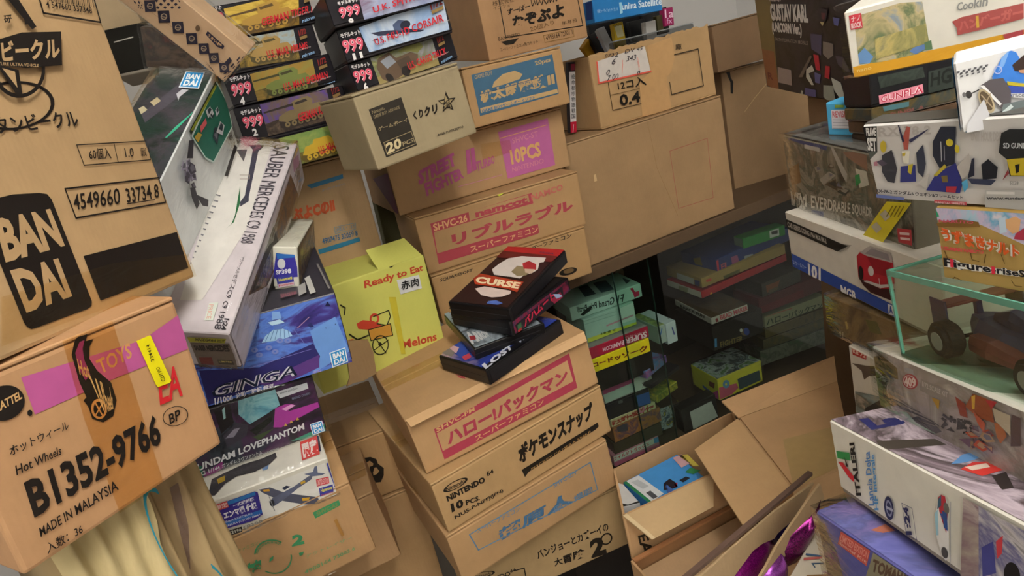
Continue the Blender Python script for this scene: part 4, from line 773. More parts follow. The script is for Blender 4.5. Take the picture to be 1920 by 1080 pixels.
t.po('f', [(425, 710), (660, 640), (690, 740), (600, 800), (500, 860), (430, 800)], art('cyan_sky', ['#4f93a8', '#8fc4cc', '#6aa8bc', '#2f6a86'], 25)); t.po('f', [(660, 760), (720, 735), (780, 730), (740, 780), (930, 720), (940, 750), (700, 880), (650, 880)], '#a83a9c'); t.po('f', [(700, 765), (760, 735), (790, 740), (730, 775)], '#e8a8dc')
t.po('f', [(260, 740), (370, 730), (400, 850), (320, 920)], '#1c181c'); t.po('f', [(325, 770), (340, 750), (348, 820), (335, 830)], '#9cc4c8'); t.po('f', [(330, 930), (420, 850), (490, 860), (480, 930), (360, 1010)], '#3c3846'); t.po('f', [(345, 950), (400, 890), (440, 880), (400, 940)], '#8a8698')
t.po('f', [(500, 900), (640, 800), (640, 840), (540, 930)], '#10140f'); t.po('f', [(520, 940), (660, 880), (560, 960)], '#3a4a2a'); t.po('f', [(760, 965), (900, 900), (970, 850), (980, 900), (850, 950)], '#3f9a80'); t.po('f', [(880, 880), (960, 840), (970, 860), (890, 900)], '#c070b8')
for x, y in ((725, 865), (760, 845), (800, 828)): t.po('f', [(x-10, y+8), (x, y-14), (x+12, y+2)], '#c8a84a')
t.po('f', [(665, 655), (860, 595), (870, 632), (690, 695)], '#c9ced4'); t.tx('f', 'www.gundam', [(685, 655), (800, 622), (803, 640), (690, 675)], '#6a7078', .01); t.tx('f', 'BUILD DIVERS', [(765, 690), (880, 655), (882, 668), (768, 705)], '#7a88a0', .01)
z('Y3'); t.po('f', [(75, 400), (280, 330), (300, 420), (80, 500)], '#1f6a50'); t.po('f', [(290, 390), (420, 300), (430, 340), (310, 430)], '#8a2f7c')
t.tx('f', 'GUNDAM LOVEPHANTOM', [(190, 345), (968, 42), (978, 82), (200, 392)], '#dfe2e6', .03, .1); t.tx('f', '019', [(75, 412), (178, 372), (184, 412), (82, 455)], '#d6dcd8', .02); t.tx('f', 'HG 1/144', [(238, 382), (400, 328), (404, 352), (244, 412)], '#cfd4d4', .02)
t.tx('f', 'ガンダムラヴファントム', [(415, 318), (685, 225), (690, 250), (420, 345)], '#cfd4d4', .01); t.tx('f', 'GUNDAM LOVE PHANTOM', [(420, 355), (796, 205), (799, 222), (425, 375)], '#b8bec4', .01)
t.n = 90; logo_badge(t, 'f', [(1005, 40), (1085, 15), (1105, 85), (1025, 115)]); t.done(); t.film(.006)
t = kit('model_kit', 'haya', 'white fighter plane kit with purple blue title panel, on the green printed carton', '#dcd8cc'); z('Y3')
t.po('t', [(75, 500), (240, 470), (215, 610), (140, 640)], '#22387c'); t.el('t', [(110, 540), (205, 535), (205, 610), (115, 620)], '#c9b44a', 0); t.el('t', [(120, 548), (195, 543), (195, 602), (125, 612)], '#a03a2a', .7)
t.po('t', [(330, 520), (350, 430), (430, 390), (560, 330), (690, 290), (780, 250), (790, 280), (740, 330), (640, 380), (520, 410), (440, 460), (370, 540), (340, 540)], '#3f3c40'); t.po('t', [(385, 430), (440, 405), (440, 440), (395, 462)], '#b0902a'); t.po('t', [(690, 360), (735, 330), (730, 360), (700, 372)], '#6a86b0')
t.po('t', [(945, 180), (1060, 135), (1080, 260), (960, 305)], '#c9433f'); t.tx('t', '限定', [(955, 190), (1055, 150), (1070, 250), (970, 292)], '#ecdcd6', .05); t.ln('t', [(1068, 140), (1082, 240)], 8, '#24243a')
t.po('f', [(190, 665), (640, 505), (680, 520), (705, 650), (640, 700), (300, 800), (280, 770), (200, 720)], '#3a2f8c'); t.po('f', [(195, 668), (640, 508), (645, 530), (210, 690)], '#2d74b8'); t.po('f', [(290, 760), (690, 625), (705, 645), (300, 795)], '#2d6ab8')
t.po('f', [(275, 632), (450, 568), (465, 610), (290, 672)], '#c9504e'); t.tx('f', '数量限定', [(285, 635), (450, 575), (458, 605), (295, 665)], '#e8c8c4', .03)
t.tx('f', '一式戦闘機', [(490, 592), (632, 540), (636, 565), (496, 615)], '#e6e4ee', .02); t.tx('f', '隼一型 エンマ機 仕様', [(300, 685), (650, 570), (660, 620), (310, 738)], '#f0eef4', .05)
t.tx('f', '(The Magnificent KOTOBUKI)', [(322, 740), (620, 645), (624, 662), (326, 760)], '#d8daea', .01); t.tx('f', 'Ki-43-I HAYABUSA (OSCAR) EMMA', [(330, 770), (676, 652), (680, 668), (334, 788)], '#e0e2ee', .01)
t.tx('f', '1:48', [(350, 800), (445, 772), (450, 805), (355, 832)], '#3a2a1a', .05); t.po('f', [(455, 770), (550, 740), (555, 775), (460, 805)], '#2a2420'); t.tx('f', '52196', [(462, 775), (546, 748), (550, 768), (466, 796)], '#d8d4c8', .02); t.tx('f', 'SP398', [(558, 738), (690, 690), (696, 725), (564, 770)], '#8f8b84', .04)
t.po('f', [(165, 690), (200, 700), (290, 760), (380, 820), (370, 850), (240, 890), (200, 800)], '#5a508c'); t.po('f', [(175, 700), (200, 730), (260, 800), (210, 790)], '#cfcfc8'); t.po('f', [(300, 790), (360, 810), (330, 845), (290, 830)], '#cfcbc4'); t.po('f', [(215, 800), (280, 820), (240, 870)], '#3a3468')
t.po('f', [(655, 490), (1110, 310), (1200, 520), (700, 690)], '#e4e2dc')
t.po('f', [(665, 490), (740, 475), (840, 510), (900, 520), (1060, 540), (1070, 555), (1040, 585), (980, 590), (880, 575), (800, 560), (690, 510)], '#4f5266'); t.po('f', [(735, 570), (760, 545), (900, 470), (1000, 400), (1030, 390), (1020, 420), (930, 480), (830, 560), (770, 600), (745, 598)], '#5a6078'); t.po('f', [(970, 385), (1030, 370), (1040, 335), (1058, 330), (1062, 375), (1115, 380), (1090, 392), (1030, 400)], '#666e8a'); t.po('f', [(820, 480), (850, 462), (880, 468), (840, 492)], '#2e3348')
t.po('f', [(690, 490), (735, 485), (740, 500), (700, 502)], '#c9942e'); t.po('f', [(955, 545), (1010, 540), (1000, 562), (960, 565)], '#d0a02e'); t.po('f', [(945, 440), (975, 425), (980, 440), (950, 455)], '#c9a030'); t.el('f', [(735, 560), (765, 550), (775, 600), (745, 605)], '#2d2f38', 0); t.ln('f', [(735, 535), (772, 630)], 4, '#8a8a90')
t.po('f', [(1050, 420), (1135, 400), (1140, 445), (1056, 468)], '#c8323c'); t.tx('f', 'LIMITED EDITION', [(1055, 424), (1132, 406), (1136, 440), (1060, 462)], '#e8b8b8', .03); t.po('f', [(1070, 480), (1162, 452), (1168, 500), (1078, 535)], '#3a3f98'); t.tx('f', 'Hasegawa', [(1078, 484), (1156, 460), (1160, 490), (1084, 515)], '#d8d05a', .03, .2); t.tx('f', 'Hobby kits', [(1086, 520), (1165, 496), (1168, 510), (1090, 535)], '#c05a60', .02)
t.po('f', [(1120, 310), (1150, 300), (1200, 460), (1175, 470)], '#33389a'); t.done(); t.film(.003)
t = carton('printed_carton', 'cgreen', 'tan carton with green print, under the white fighter plane kit', '#bd8f55'); z('Y3'); GR = '#3d8a5c'
t.po('f', [(1030, 650), (1205, 565), (1218, 600), (1048, 690)], '#3f8f5e'); t.tx('f', 'SHVC-A2', [(1052, 648), (1195, 580), (1200, 605), (1058, 675)], '#7a8a50', .03)
t.tx('f', 'スーパーファミコン', [(400, 955), (660, 840), (664, 862), (404, 978)], '#6a9860', .01); t.tx('f', '2', [(890, 800), (965, 795), (975, 860), (890, 880)], GR, .06)
t.el('f', [(620, 830), (890, 830), (890, 1065), (650, 1060)], GR, .93, 190, 300); t.el('f', [(630, 830), (890, 830), (890, 1065), (650, 1060)], GR, .93, -10, 120)
for i in range(24):
    a = math.radians(195+i*4.4); t.ln('f', [(760+118*math.cos(a), 948+108*math.sin(a)), (760+105*math.cos(a), 948+96*math.sin(a))], 3, GR)
t.tx('f', '時空', [(560, 1000), (680, 945), (690, 1070), (570, 1130)], GR, .08); t.po('f', [(740, 950), (765, 935), (760, 960), (735, 980)], GR); t.po('f', [(935, 915), (970, 905), (960, 930), (940, 935)], GR)
t.tx('f', 'アクトレイザー', [(980, 930), (1290, 800), (1295, 820), (985, 950)], '#7fa070', .01); t.tx('f', '4988164 73002 6', [(970, 1035), (1310, 870), (1316, 892), (976, 1060)], '#6a9a68', .02)
t.po('f', [(1170, 695), (1190, 685), (1240, 795), (1225, 805)], '#a97a3c'); t.po('f', [(1130, 1060), (1275, 1005), (1280, 1090), (1140, 1120)], '#d4c9b8'); t.po('f', [(1235, 1018), (1255, 1010), (1275, 1080), (1255, 1080)], '#c0303a'); t.done()
t = carton('printed_carton', 'mid', 'plain carton between the green printed carton and the black symbol carton', '#aa8250'); t.done()
t = carton('printed_carton', 'logo', 'carton with a black cube symbol, in the dark gap left of the middle stack', '#a98048'); z('Y3')
t.po('f', [(1355, 285), (1420, 275), (1460, 290), (1470, 320), (1510, 350), (1510, 400), (1490, 445), (1440, 450), (1400, 420), (1420, 400), (1385, 370), (1390, 330), (1370, 310)], BLK); t.po('f', [(1385, 320), (1415, 300), (1440, 320), (1425, 370), (1400, 370)], card('#a98048')); t.po('f', [(1435, 350), (1460, 345), (1480, 370), (1465, 390), (1440, 400)], card('#a98048')); t.po('f', [(1415, 340), (1450, 330), (1440, 375), (1415, 380)], BLK); t.done()
lg = D['logo']; a = math.radians(lg[1][0])
t = carton('plain_carton', None, 'plain carton underneath the black symbol carton', '#a47d48', pose=((lg[0][0]+.005, lg[0][1]-.004, lg[0][2]-.302), lg[1], (lg[2][0]+.002, lg[2][1], .30))); t.done()
t = kit('model_kit', 'spbox', 'narrow white and blue kit end box on top of the blue kit', '#e2dfcf', tray='#d8d4c0'); z('C4')
t.po('f', [(205, 400), (390, 425), (440, 640), (170, 660)], '#352f98'); t.po('f', [(205, 405), (392, 418), (398, 445), (215, 460)], '#2d6fc0'); t.el('f', [(215, 460), (298, 455), (300, 560), (220, 560)], '#d6d8dc', 0); t.tx('f', 'SP398', [(200, 575), (355, 555), (360, 605), (205, 620)], '#e6e6f0', .04)
t.np('f', [(205, 650), (375, 610), (390, 720), (225, 755)], [(0, 0), (1, 0), (1, 1), (0, 1)], '#3a3f98'); t.tx('f', 'Hasegawa', [(225, 660), (365, 625), (370, 675), (235, 700)], '#d8d05a', .03, .2); t.po('f', [(225, 715), (385, 690), (388, 720), (228, 755)], '#d6c0c8'); t.tx('f', 'Hobby kits', [(232, 720), (380, 695), (382, 715), (236, 745)], '#c8404c', .02)
t.full('r', art('plane_art', ['#5a4a34', '#7a6240', '#4a3848', '#8a7a5a', '#3a3a4a'], 26)); t.done(); t.film(.002)
t = Thing('kraft_box', 'check', 'kraft box with dark checks and a row of diamond crests, tilted at the top left', 'gift box'); w, d, h = t.w, t.d, t.h; z('C2')
bx('box_body', (-w/2, -d/2, 0), (w/2, d/2, h), card('#c09a70', .9), t.o, .001, 1); NV = '#2a2636'
t.ln('f', [(230, -20), (370, 110), (640, 300), (930, 500)], 3, '#8a6a4a')
H = homog([px(p) for p in [(930, 440), (1095, 425), (925, 635), (845, 545)]])
for cx, cy, s in ((340, 45, 48), (448, 128, 50), (558, 212, 48), (665, 298, 46), (760, 375, 44), (838, 448, 42), (918, 522, 40)):
    t.po('f', [(cx-s, cy-s*.9), (cx+s*.8, cy-s*.95), (cx+s, cy+s*.9), (cx-s*.8, cy+s*.95)], NV); t.el('f', [(cx-s*.5, cy-s*.5), (cx+s*.5, cy-s*.5), (cx+s*.5, cy+s*.5), (cx-s*.5, cy+s*.5)], '#a08a70', .7); t.ln('f', [(cx-s*.3, cy), (cx+s*.3, cy+s*.1)], 6, '#a08a70')
def checks(q, nx_, ny_):
    for i in range(nx_):
        for j in range(ny_):
            if (i+j) % 2 == 0: t.np('f', q, [((i+.5)/nx_, j/ny_), ((i+1)/nx_, (j+.5)/ny_), ((i+.5)/nx_, (j+1)/ny_), (i/nx_, (j+.5)/ny_)], NV)
checks([(920, 445), (1095, 425), (1010, 545), (905, 640)], 7, 8); checks([(760, 462), (830, 470), (900, 620), (880, 600)], 4, 7); checks([(380, -20), (600, -20), (590, 60), (400, 62)], 7, 3); checks([(215, -10), (290, -10), (300, 60), (270, 60)], 4, 4)
t.el('f', [(703, 185), (740, 183), (742, 232), (706, 234)], '#5a4632', 0); t.po('f', [(800, 228), (930, 345), (918, 370), (870, 350), (785, 255)], NV); t.tx('f', 'うまい棒', [(808, 248), (915, 338), (900, 360), (800, 268)], '#c09a70', .03)
t.done(); t.film(.003)
t = kit('model_kit', 'black_kit', 'black kit box with a white line beside the biggest carton edge', '#15130f'); z('C2'); t.ln('f', [(60, 330), (205, 290)], 9, '#b9b5ac'); t.done()
t = kit('model_kit', 'art_kit', 'dark brown film wrapped kit beneath the checked kraft box', art('art_kit', ['#2a221c', '#4a3a2e', '#5c4c40', '#38302c', '#6a3a34'], 16)); t.done(); t.film(.003)
t = carton('gap_filler', 'gap', 'dim greenish filler added deep in the gap between the tan carton and the middle stack', '#5f5c38', tape=False); t.done()  # added filler hides the wall, dim tone stands for the dark gap
# ------------------------------------------------------------------ 999 kits
def tank(t, q, sky, ground, body, dark, gun=1, ham=0):
    P = lambda pts, c: t.np('f', q, pts, c)
    P([(0, 0), (1, 0), (1, 1), (0, 1)], art('tk_'+sky[1:]+ground[1:], [ground, sky, ground, sky], 18))
    P([(0, .62), (.3, .55), (.7, .6), (1, .5), (1, 1), (0, 1)], art('gr_'+ground[1:], [ground, dark, ground], 25))
    if ham:
        P([(.2, .75), (.3, .45), (.42, .42), (.46, .3), (.7, .3), (.78, .48), (.85, .6), (.82, .85), (.28, .9)], body)
    else:
        P([(.22, .5), (.36, .4), (.86, .36), (.92, .52), (.88, .66), (.3, .72), (.2, .62)], body); P([(.44, .18), (.5, .12), (.7, .1), (.76, .22), (.74, .38), (.46, .42)], body)
        P([(.48, .2), (.66, .16), (.68, .24), (.5, .28)], dark); P([(.02, .3), (.02, .25), (.46, .2), (.46, .28)], dark)
    P([(.2, .66), (.3, .72), (.86, .66), (.94, .72), (.88, .88), (.3, .95), (.2, .84)], dark)
    for i in range(6): t.el('f', [t_(q, .27+i*.1, .72), t_(q, .35+i*.1, .71), t_(q, .35+i*.1, .88), t_(q, .27+i*.1, .9)], body, .35, n=14)
def t_(q, u, v): return homog(q)(u, v)
def kit999(key, label, no, q, name, paint, lq, tq):
    ne = .96 if key in ('p9', 'p11') else 1.16; ns = .12 if key in ('p9', 'p11') else .48
    t = kit('model_kit', key, label, '#16131a', 'budget model kits with black fronts', tray='#1c181c'); z('Z2'); paint(t, q)
    H = homog(q); Q = lambda a, b, c, dd, e, f, g, hh: [H(a, b), H(c, dd), H(e, f), H(g, hh)]
    t.n = max(t.n, 60)
    t.tx('f', name, Q(ns, .56, ne, .46, ne, .7, ns, .82), '#c41f2c', .02)
    t.tx('f', '1/72', Q(ne-.1, .06, ne+.02, .02, ne+.02, .2, ne-.1, .26), '#8a2a24', .04); t.po('f', Q(ne-.1, .28, ne+.02, .24, ne+.02, .33, ne-.1, .38), '#8a7040')
    t.tx('f', 'microace', Q(1.03, .86, 1.24, .78, 1.24, .88, 1.03, .98), '#8fb8e0', .02, .2); t.tx('f', 'Battery Motorize', Q(.9, .7, 1.2, .62, 1.2, .68, .9, .78), '#b8b4b0', .0)
    if lq:
        H2 = homog(lq); R = lambda a, b, c, dd: [H2(a, b), H2(c, b), H2(c, dd), H2(a, dd)]
        t.tx('f', 'モデルキット', R(.1, .06, .95, .22), '#e6e2e2', .04); t.tx('f', '999', R(.08, .28, .95, .68), '#f0c4cc', .05); t.tx('f', '999', R(.08, .28, .95, .68), '#d8546c', .012); t.tx('f', no, R(.38, .72, .38+.2*len(no), .98), '#e8e6e6', .05)
    return t.done()
Y_, G_, BR = '#c9a23e', '#6f6a34', '#8d7a3c'
kit999('t1', 'budget kit with yellow tank picture, topmost of the tank kit column', '3', [(52, 45), (430, -45), (435, 125), (95, 190)], 'GERMAN TIGER I', lambda t, q: tank(t, q, '#d9b950', '#a8842e', '#b08a3c', '#5a4420'), [(-95, 30), (40, 10), (85, 185), (-50, 210)], 0)
kit999('t2', 'budget kit with sandy tank under a pale sky, second from top of the tank kits', '1', [(100, 200), (405, 150), (440, 300), (140, 345)], 'U.S. M1A2 ABRAMS', lambda t, q: tank(t, q, '#9fb4bc', '#a8893e', '#a8894e', '#4f4526'), None, 0)
kit999('t3', 'budget kit numbered four, green tank in a dusty field', '4', [(185, 375), (500, 300), (535, 455), (225, 515)], 'U.S. M4A1 SHERMAN', lambda t, q: tank(t, q, '#8d8440', '#9a7a34', '#6f7a3c', '#3e3c20'), [(65, 385), (185, 360), (210, 525), (95, 545)], 0)
kit999('t4', 'budget kit numbered two, tank against a violet sky', '2', [(235, 530), (570, 445), (610, 600), (280, 690)], 'GERMAN KING TIGER', lambda t, q: tank(t, q, '#5a4290', '#6c5a4a', '#7a6a48', '#332a24'), [(120, 555), (240, 530), (275, 680), (160, 700)], 0)
kit999('t5', 'budget kit with yellow half track in green woods, bottom of the tank kits', '5', [(330, 700), (655, 612), (692, 760), (400, 860)], 'U.S. M3A2 HALF TRACK', lambda t, q: tank(t, q, '#6f8a4a', '#8a9a52', '#c2a02e', '#5a4a1c', ham=1), None, 0)
def plane(t, q):
    P = lambda pts, c: t.np('f', q, pts, c); P([(0, 0), (1, 0), (1, 1), (0, 1)], art('skyblue', ['#6f93c8', '#9db8dc', '#c4d2e4', '#7fa0d0'], 12))
    P([(.12, .32), (.3, .4), (.45, .5), (.56, .48), (.6, .6), (.75, .78), (.7, .8), (.5, .66), (.36, .62), (.2, .5)], '#2c3048'); P([(.42, .3), (.5, .2), (.58, .3), (.6, .5), (.5, .58), (.42, .48)], '#4a5878'); t.el('f', [t_(q, .5, .3), t_(q, .62, .28), t_(q, .62, .56), t_(q, .5, .58)], '#1e2234', 0); P([(.1, .6), (.16, .56), (.2, .62), (.14, .64)], '#3a4058'); P([(.62, -.02), (.72, -.06), (.74, 0), (.66, .04)], '#c06a2a')
def spit(t, q):
    P = lambda pts, c: t.np('f', q, pts, c); P([(0, 0), (1, 0), (1, 1), (0, 1)], art('skyred', ['#8a93b8', '#a8b0cc', '#7a5a70', '#93a0c4'], 12)); P([(.2, .2), (.6, .3), (.9, .2), (.7, .5), (.4, .5)], '#4a4a58')
def truck(t, q):
    P = lambda pts, c: t.np('f', q, pts, c); P([(0, 0), (1, 0), (1, 1), (0, 1)], art('truckbg', ['#a8a878', '#6f7446', '#8a8a90', '#b8b48a'], 20)); P([(0, .7), (1, .6), (1, 1), (0, 1)], '#8f8050')
    P([(.04, .4), (.1, .15), (.28, .05), (.36, .3), (.6, .25), (.7, .4), (.66, .7), (.3, .95), (.14, .98), (.06, .8)], '#5c4a3a'); P([(.12, .25), (.28, .15), (.34, .42), (.18, .55)], '#8a8f98'); P([(.34, .4), (.55, .34), (.58, .6), (.38, .72)], '#4a3c30'); t.el('f', [t_(q, .36, .66), t_(q, .5, .62), t_(q, .52, .95), t_(q, .38, 1)], '#241e1c', .0); t.el('f', [t_(q, .1, .7), t_(q, .2, .68), t_(q, .24, 1), t_(q, .14, 1.02)], '#241e1c', 0)
    P([(.4, .12), (.75, -.1), (.82, .2), (.7, .35), (.62, .25)], '#7a7a44')
kit999('p9', 'budget kit with a reddish sky plane picture, highest of the plane kits', '9', [(735, -20), (1150, -130), (1165, -5), (765, 105)], 'U.K. SPITFIRE Mk.I', spit, [(610, 5), (730, -20), (765, 120), (640, 150)], 0)
kit999('p11', 'budget kit numbered eleven, fighter over a blue sky', '11', [(735, 140), (1160, -15), (1195, 150), (790, 265)], 'U.S. F4U-1D CORSAIR', plane, [(625, 165), (740, 140), (790, 305), (665, 335)], 0)
kit999('p6', 'budget kit numbered six, brown army truck, bottom of the plane kits', '6', [(790, 285), (1105, 190), (1145, 330), (845, 435)], 'U.S. CARGO TRUCK', truck, [(680, 325), (785, 305), (835, 450), (720, 480)], 0)
t = carton('printed_carton', 'c2', 'tan carton with blue bars and red title under the tank kits', '#b28d5c'); z('Y1')
t.po('f', [(860, 362), (1088, 292), (1092, 318), (890, 382)], '#37759c'); t.tx('f', 'スーパーファミコン', [(955, 390), (1100, 345), (1103, 358), (958, 404)], '#5a90b8', .0); t.tx('f', 'ぷよCのII', [(760, 515), (1030, 445), (1042, 525), (770, 600)], '#c2552e', .06); t.ln('f', [(860, 600), (905, 640)], 5, '#c2552e')
t.tx('f', '20個入・1.0才', [(1040, 632), (1165, 605), (1167, 632), (1042, 660)], '#4a7fa0', .0); t.ln('f', [(1035, 628), (1168, 600), (1170, 640), (1040, 668)], 3, '#6a90a0', True); t.tx('f', '4907475 32059 8', [(955, 700), (1180, 645), (1184, 680), (960, 735)], '#2f5f88', .02); t.po('f', [(932, 770), (1192, 690), (1200, 715), (942, 798)], '#2c7494'); t.done()
t = Thing('melon_carton', 'melon', 'bright yellow melon carton with a fruit cart picture', 'carton'); w, d, h = t.w, t.d, t.h; YL = card('#c9c838', .92)
bx('carton_body', (-w/2, -d/2, 0), (w/2, d/2, h), YL, t.o, .003); z('Y4')
xs = -w/2+.16
prism('gable_flap', [(xs, -d/2+.002, h-.001), (w/2-.002, -d/2+.002, h-.001), (w/2-.012, -d/2+.052, h+.030), (xs, -d/2+.052, h+.030)], .003, YL, t.o)
prism('gable_end', [(w/2-.004, -d/2+.004, h), (w/2-.004, d/2-.01, h), (w/2-.014, -d/2+.054, h+.029)], .003, YL, t.o)
RD = '#b8452c'
t.tx('f', 'CRFFH', [(52, 398), (275, 345), (282, 375), (60, 440)], RD, .05); t.tx('f', 'Ready to Eat', [(245, 440), (575, 345), (582, 392), (252, 495)], RD, .03); t.tx('f', 'Melons', [(455, 776), (652, 728), (657, 773), (463, 826)], RD, .03)
t.el('f', [(345, 285), (395, 280), (428, 350), (375, 380)], '#1a1810', 0)
t.po('f', [(205, 680), (240, 660), (300, 665), (345, 690), (300, 715), (215, 710)], '#c8442e'); t.el('f', [(275, 625), (330, 618), (335, 680), (280, 690)], '#c8442e', .6); t.ln('f', [(300, 640), (385, 605), (395, 640), (375, 690), (320, 680)], 6, '#2a2814', False)
t.po('f', [(270, 715), (395, 680), (408, 745), (285, 775)], '#c89038'); t.ln('f', [(270, 715), (395, 680), (408, 745), (285, 775)], 5, '#2a2814', True); t.el('f', [(285, 755), (380, 735), (390, 845), (300, 865)], '#2a2814', .88); t.ln('f', [(310, 760), (370, 845)], 5, '#2a2814'); t.ln('f', [(300, 830), (385, 770)], 5, '#2a2814'); t.el('f', [(325, 785), (345, 782), (348, 805), (328, 808)], '#2a2814', 0)
t.ln('f', [(270, 745), (210, 770), (165, 740)], 8, '#2a2814'); t.ln('f', [(215, 765), (200, 790)], 6, '#2a2814'); t.po('f', [(160, 770), (185, 765), (195, 795), (170, 800)], '#c8442e'); t.ln('f', [(115, 575), (140, 590), (135, 630)], 7, '#2a2814')
t.po('f', [(385, 530), (425, 530), (480, 850), (455, 850)], '#c4b637'); t.done()
t.decal('sticker', 'f', [(430, 435), (555, 405), (572, 480), (452, 515)], ink('#d8d8d6'), .001, .0005, 'white sticker with two black characters'); t.n = 40; t.tx('f', '赤肉', [(448, 442), (548, 418), (555, 465), (455, 492)], '#1d1c1c', .02); t.done()
z('P'); mp = Vector(D['melon'][0]); a = math.radians(D['melon'][1][0]); mn = Vector((math.sin(a), -math.cos(a), 0)); o0 = mp+mn*.02
def wthing(name, label, cat, base, group=None): return empty(name, base, label, cat, group)
def wprism(e, name, pts, th, mat, bev=0): return prism(name, [Vector(p)-e.location for p in pts], th, mat, e, bev)
SP = [on_plane(p, o0, mn) for p in [(650, 725), (656, 708), (646, 640), (690, 637), (700, 660), (706, 700), (680, 715), (664, 718)]]
e = wthing('cardboard_scrap', 'torn brown cardboard scrap in front of the melon carton corner', 'scrap', SP[0])
wprism(e, 'scrap_sheet', SP[::-1], .004, card('#a5804c'))
# ------------------------------------------------------------------ right stack, far pile
t = kit('model_kit', 'jet', 'white kit box with red title and a jet picture, lowest of the far right pile', '#cfc8ba'); z('A4')
t.po('f', [(320, 370), (440, 420), (435, 475), (330, 435)], '#a8322e'); t.tx('f', 'Kit 72', [(328, 385), (435, 430), (430, 465), (332, 420)], '#dcb8a8', .05)
t.po('f', [(325, 500), (430, 520), (560, 530), (520, 600), (460, 600), (420, 630), (400, 560)], '#5a4a40'); t.po('f', [(350, 720), (540, 760), (560, 900), (355, 885)], art('jetlow', ['#9a9a8c', '#7a8a8a', '#5a5a50', '#a89a8a'], 18)); t.po('f', [(430, 850), (540, 790), (600, 860), (420, 900)], '#2c2a2a'); t.done()
t = kit('model_kit', 'tank', 'film wrapped kit box with muddy brown battle picture, under the blue banded car kit', art('mud', ['#4a3c2a', '#6a5436', '#7d6846', '#5a4a38', '#3a3426'], 14), tray='#4c4238'); z('A4')
t.po('f', [(160, 265), (470, 400), (475, 420), (170, 290)], '#3a3f58'); t.tx('f', '41', [(215, 240), (258, 262), (258, 305), (220, 285)], '#b8a88a', .03)
t.po('f', [(270, 180), (285, 175), (300, 230), (285, 240)], '#b09a5a'); t.po('f', [(430, 160), (520, 180), (560, 280), (470, 260)], '#5c5a34'); t.done(); t.film(.002)
t = kit('model_kit', 'mgb', 'white car kit box with red open car and blue bottom band', '#d8d2c6'); z('X1')
t.po('f', [(200, 385), (800, 690), (800, 755), (205, 460)], '#2e4a9a'); t.po('f', [(165, 185), (490, 330), (535, 340), (465, 375), (170, 240)], '#24211f'); t.po('f', [(490, 330), (550, 338), (485, 378), (465, 375), (530, 342)], '#9a968e')
t.tx('f', 'CAR SERIES GOING 1964 MGB MK-2', [(175, 200), (400, 300), (405, 330), (180, 232)], '#b8b2a8', .03)
t.tx('f', '101', [(295, 440), (370, 468), (370, 550), (300, 520)], '#e8e6e4', .05); t.tx('f', 'スケールカー', [(205, 420), (285, 455), (288, 480), (212, 448)], '#b8c0dc', .02); t.tx('f', 'MGB', [(485, 565), (572, 605), (575, 665), (490, 630)], '#e8e6e4', .04); t.po('f', [(758, 675), (790, 688), (795, 745), (765, 735)], '#d8d8dc'); t.tx('f', 'A', [(765, 685), (785, 692), (790, 735), (770, 728)], '#2e4a9a', .05)
t.po('f', [(580, 400), (600, 375), (790, 430), (800, 560), (780, 600), (720, 590), (640, 550), (590, 520)], '#a82430'); t.po('f', [(600, 380), (640, 350), (660, 342), (775, 380), (790, 440), (640, 400)], '#b0a8a4'); t.po('f', [(628, 385), (668, 355), (762, 388), (775, 428)], '#8a8486'); t.po('f', [(590, 520), (640, 550), (720, 590), (800, 590), (800, 665), (660, 610), (620, 570)], '#3a1a1c'); t.po('f', [(640, 400), (780, 445), (760, 520), (690, 500)], '#8f1c28')
t.el('f', [(645, 455), (680, 460), (682, 518), (650, 512)], '#d0ccc8', 0); t.po('f', [(620, 545), (640, 540), (720, 565), (800, 560), (800, 575), (720, 585)], '#c0bcb8'); t.el('f', [(590, 455), (620, 460), (622, 540), (595, 530)], '#1c1a1c', 0); t.ln('f', [(712, 530), (718, 585)], 6, '#c9c5c0'); t.done()
t = kit('model_kit', 'verd', 'film wrapped machine kit with grey art on top of the blue banded car kit', '#6a6456', tray='#585348'); z('X3')
t.full('f', art('grey_machine', ['#3c3a34', '#6a6658', '#8a8476', '#54564a', '#7a6a58', '#a39c90'], 16)); t.n = 2
t.po('f', [(60, 360), (190, 400), (355, 440), (350, 470), (190, 430), (70, 390)], '#3a4474'); t.po('f', [(190, 425), (300, 450), (300, 480), (190, 455)], '#b8b4ac'); t.po('f', [(380, 440), (400, 450), (500, 640), (495, 705), (460, 640), (400, 500)], '#a8a49c'); t.po('f', [(470, 480), (640, 480), (650, 620), (560, 560), (500, 520)], '#8a6a56'); t.po('f', [(560, 600), (640, 620), (660, 720), (590, 740)], '#c0bcae'); t.po('f', [(556, 650), (590, 640), (600, 700), (566, 730)], '#2f8a4a')
t.po('f', [(300, 680), (370, 620), (420, 650), (330, 720)], '#9a948a'); t.po('f', [(80, 600), (150, 560), (170, 700), (100, 720)], '#7a5a34'); t.po('f', [(240, 900), (330, 910), (330, 950), (250, 930)], '#3a4474'); mech(t, 'f', [(230, 560), (520, 560), (560, 800), (240, 800)], '#8f8a80', '#3c3a34', '#5a4c3a', 8, 9)
t.tx('f', 'VF-1 EVERDRABLE SQUADR', [(95, 760), (690, 880), (690, 960), (100, 880)], '#c4bdb0', .02); t.tx('f', '1/100', [(100, 770), (210, 800), (208, 900), (105, 870)], '#d0cabc', .04)
t.full('t', '#5c5a56'); t.done(); t.film(.003)
e = wthing('paper_strip', 'yellow printed paper strip hanging in front of the grey machine kit', 'ticket', (0, 0, 0))
vn = (t.M.to_3x3() @ Vector((0, -1, 0))).normalized(); vo = t.M @ Vector((0, -t.d/2-.008, 0)); z('X1')
Q = [on_plane(p, vo, vn) for p in [(610, 285), (750, 85), (890, 95), (725, 325)]]; e.location = Q[0]
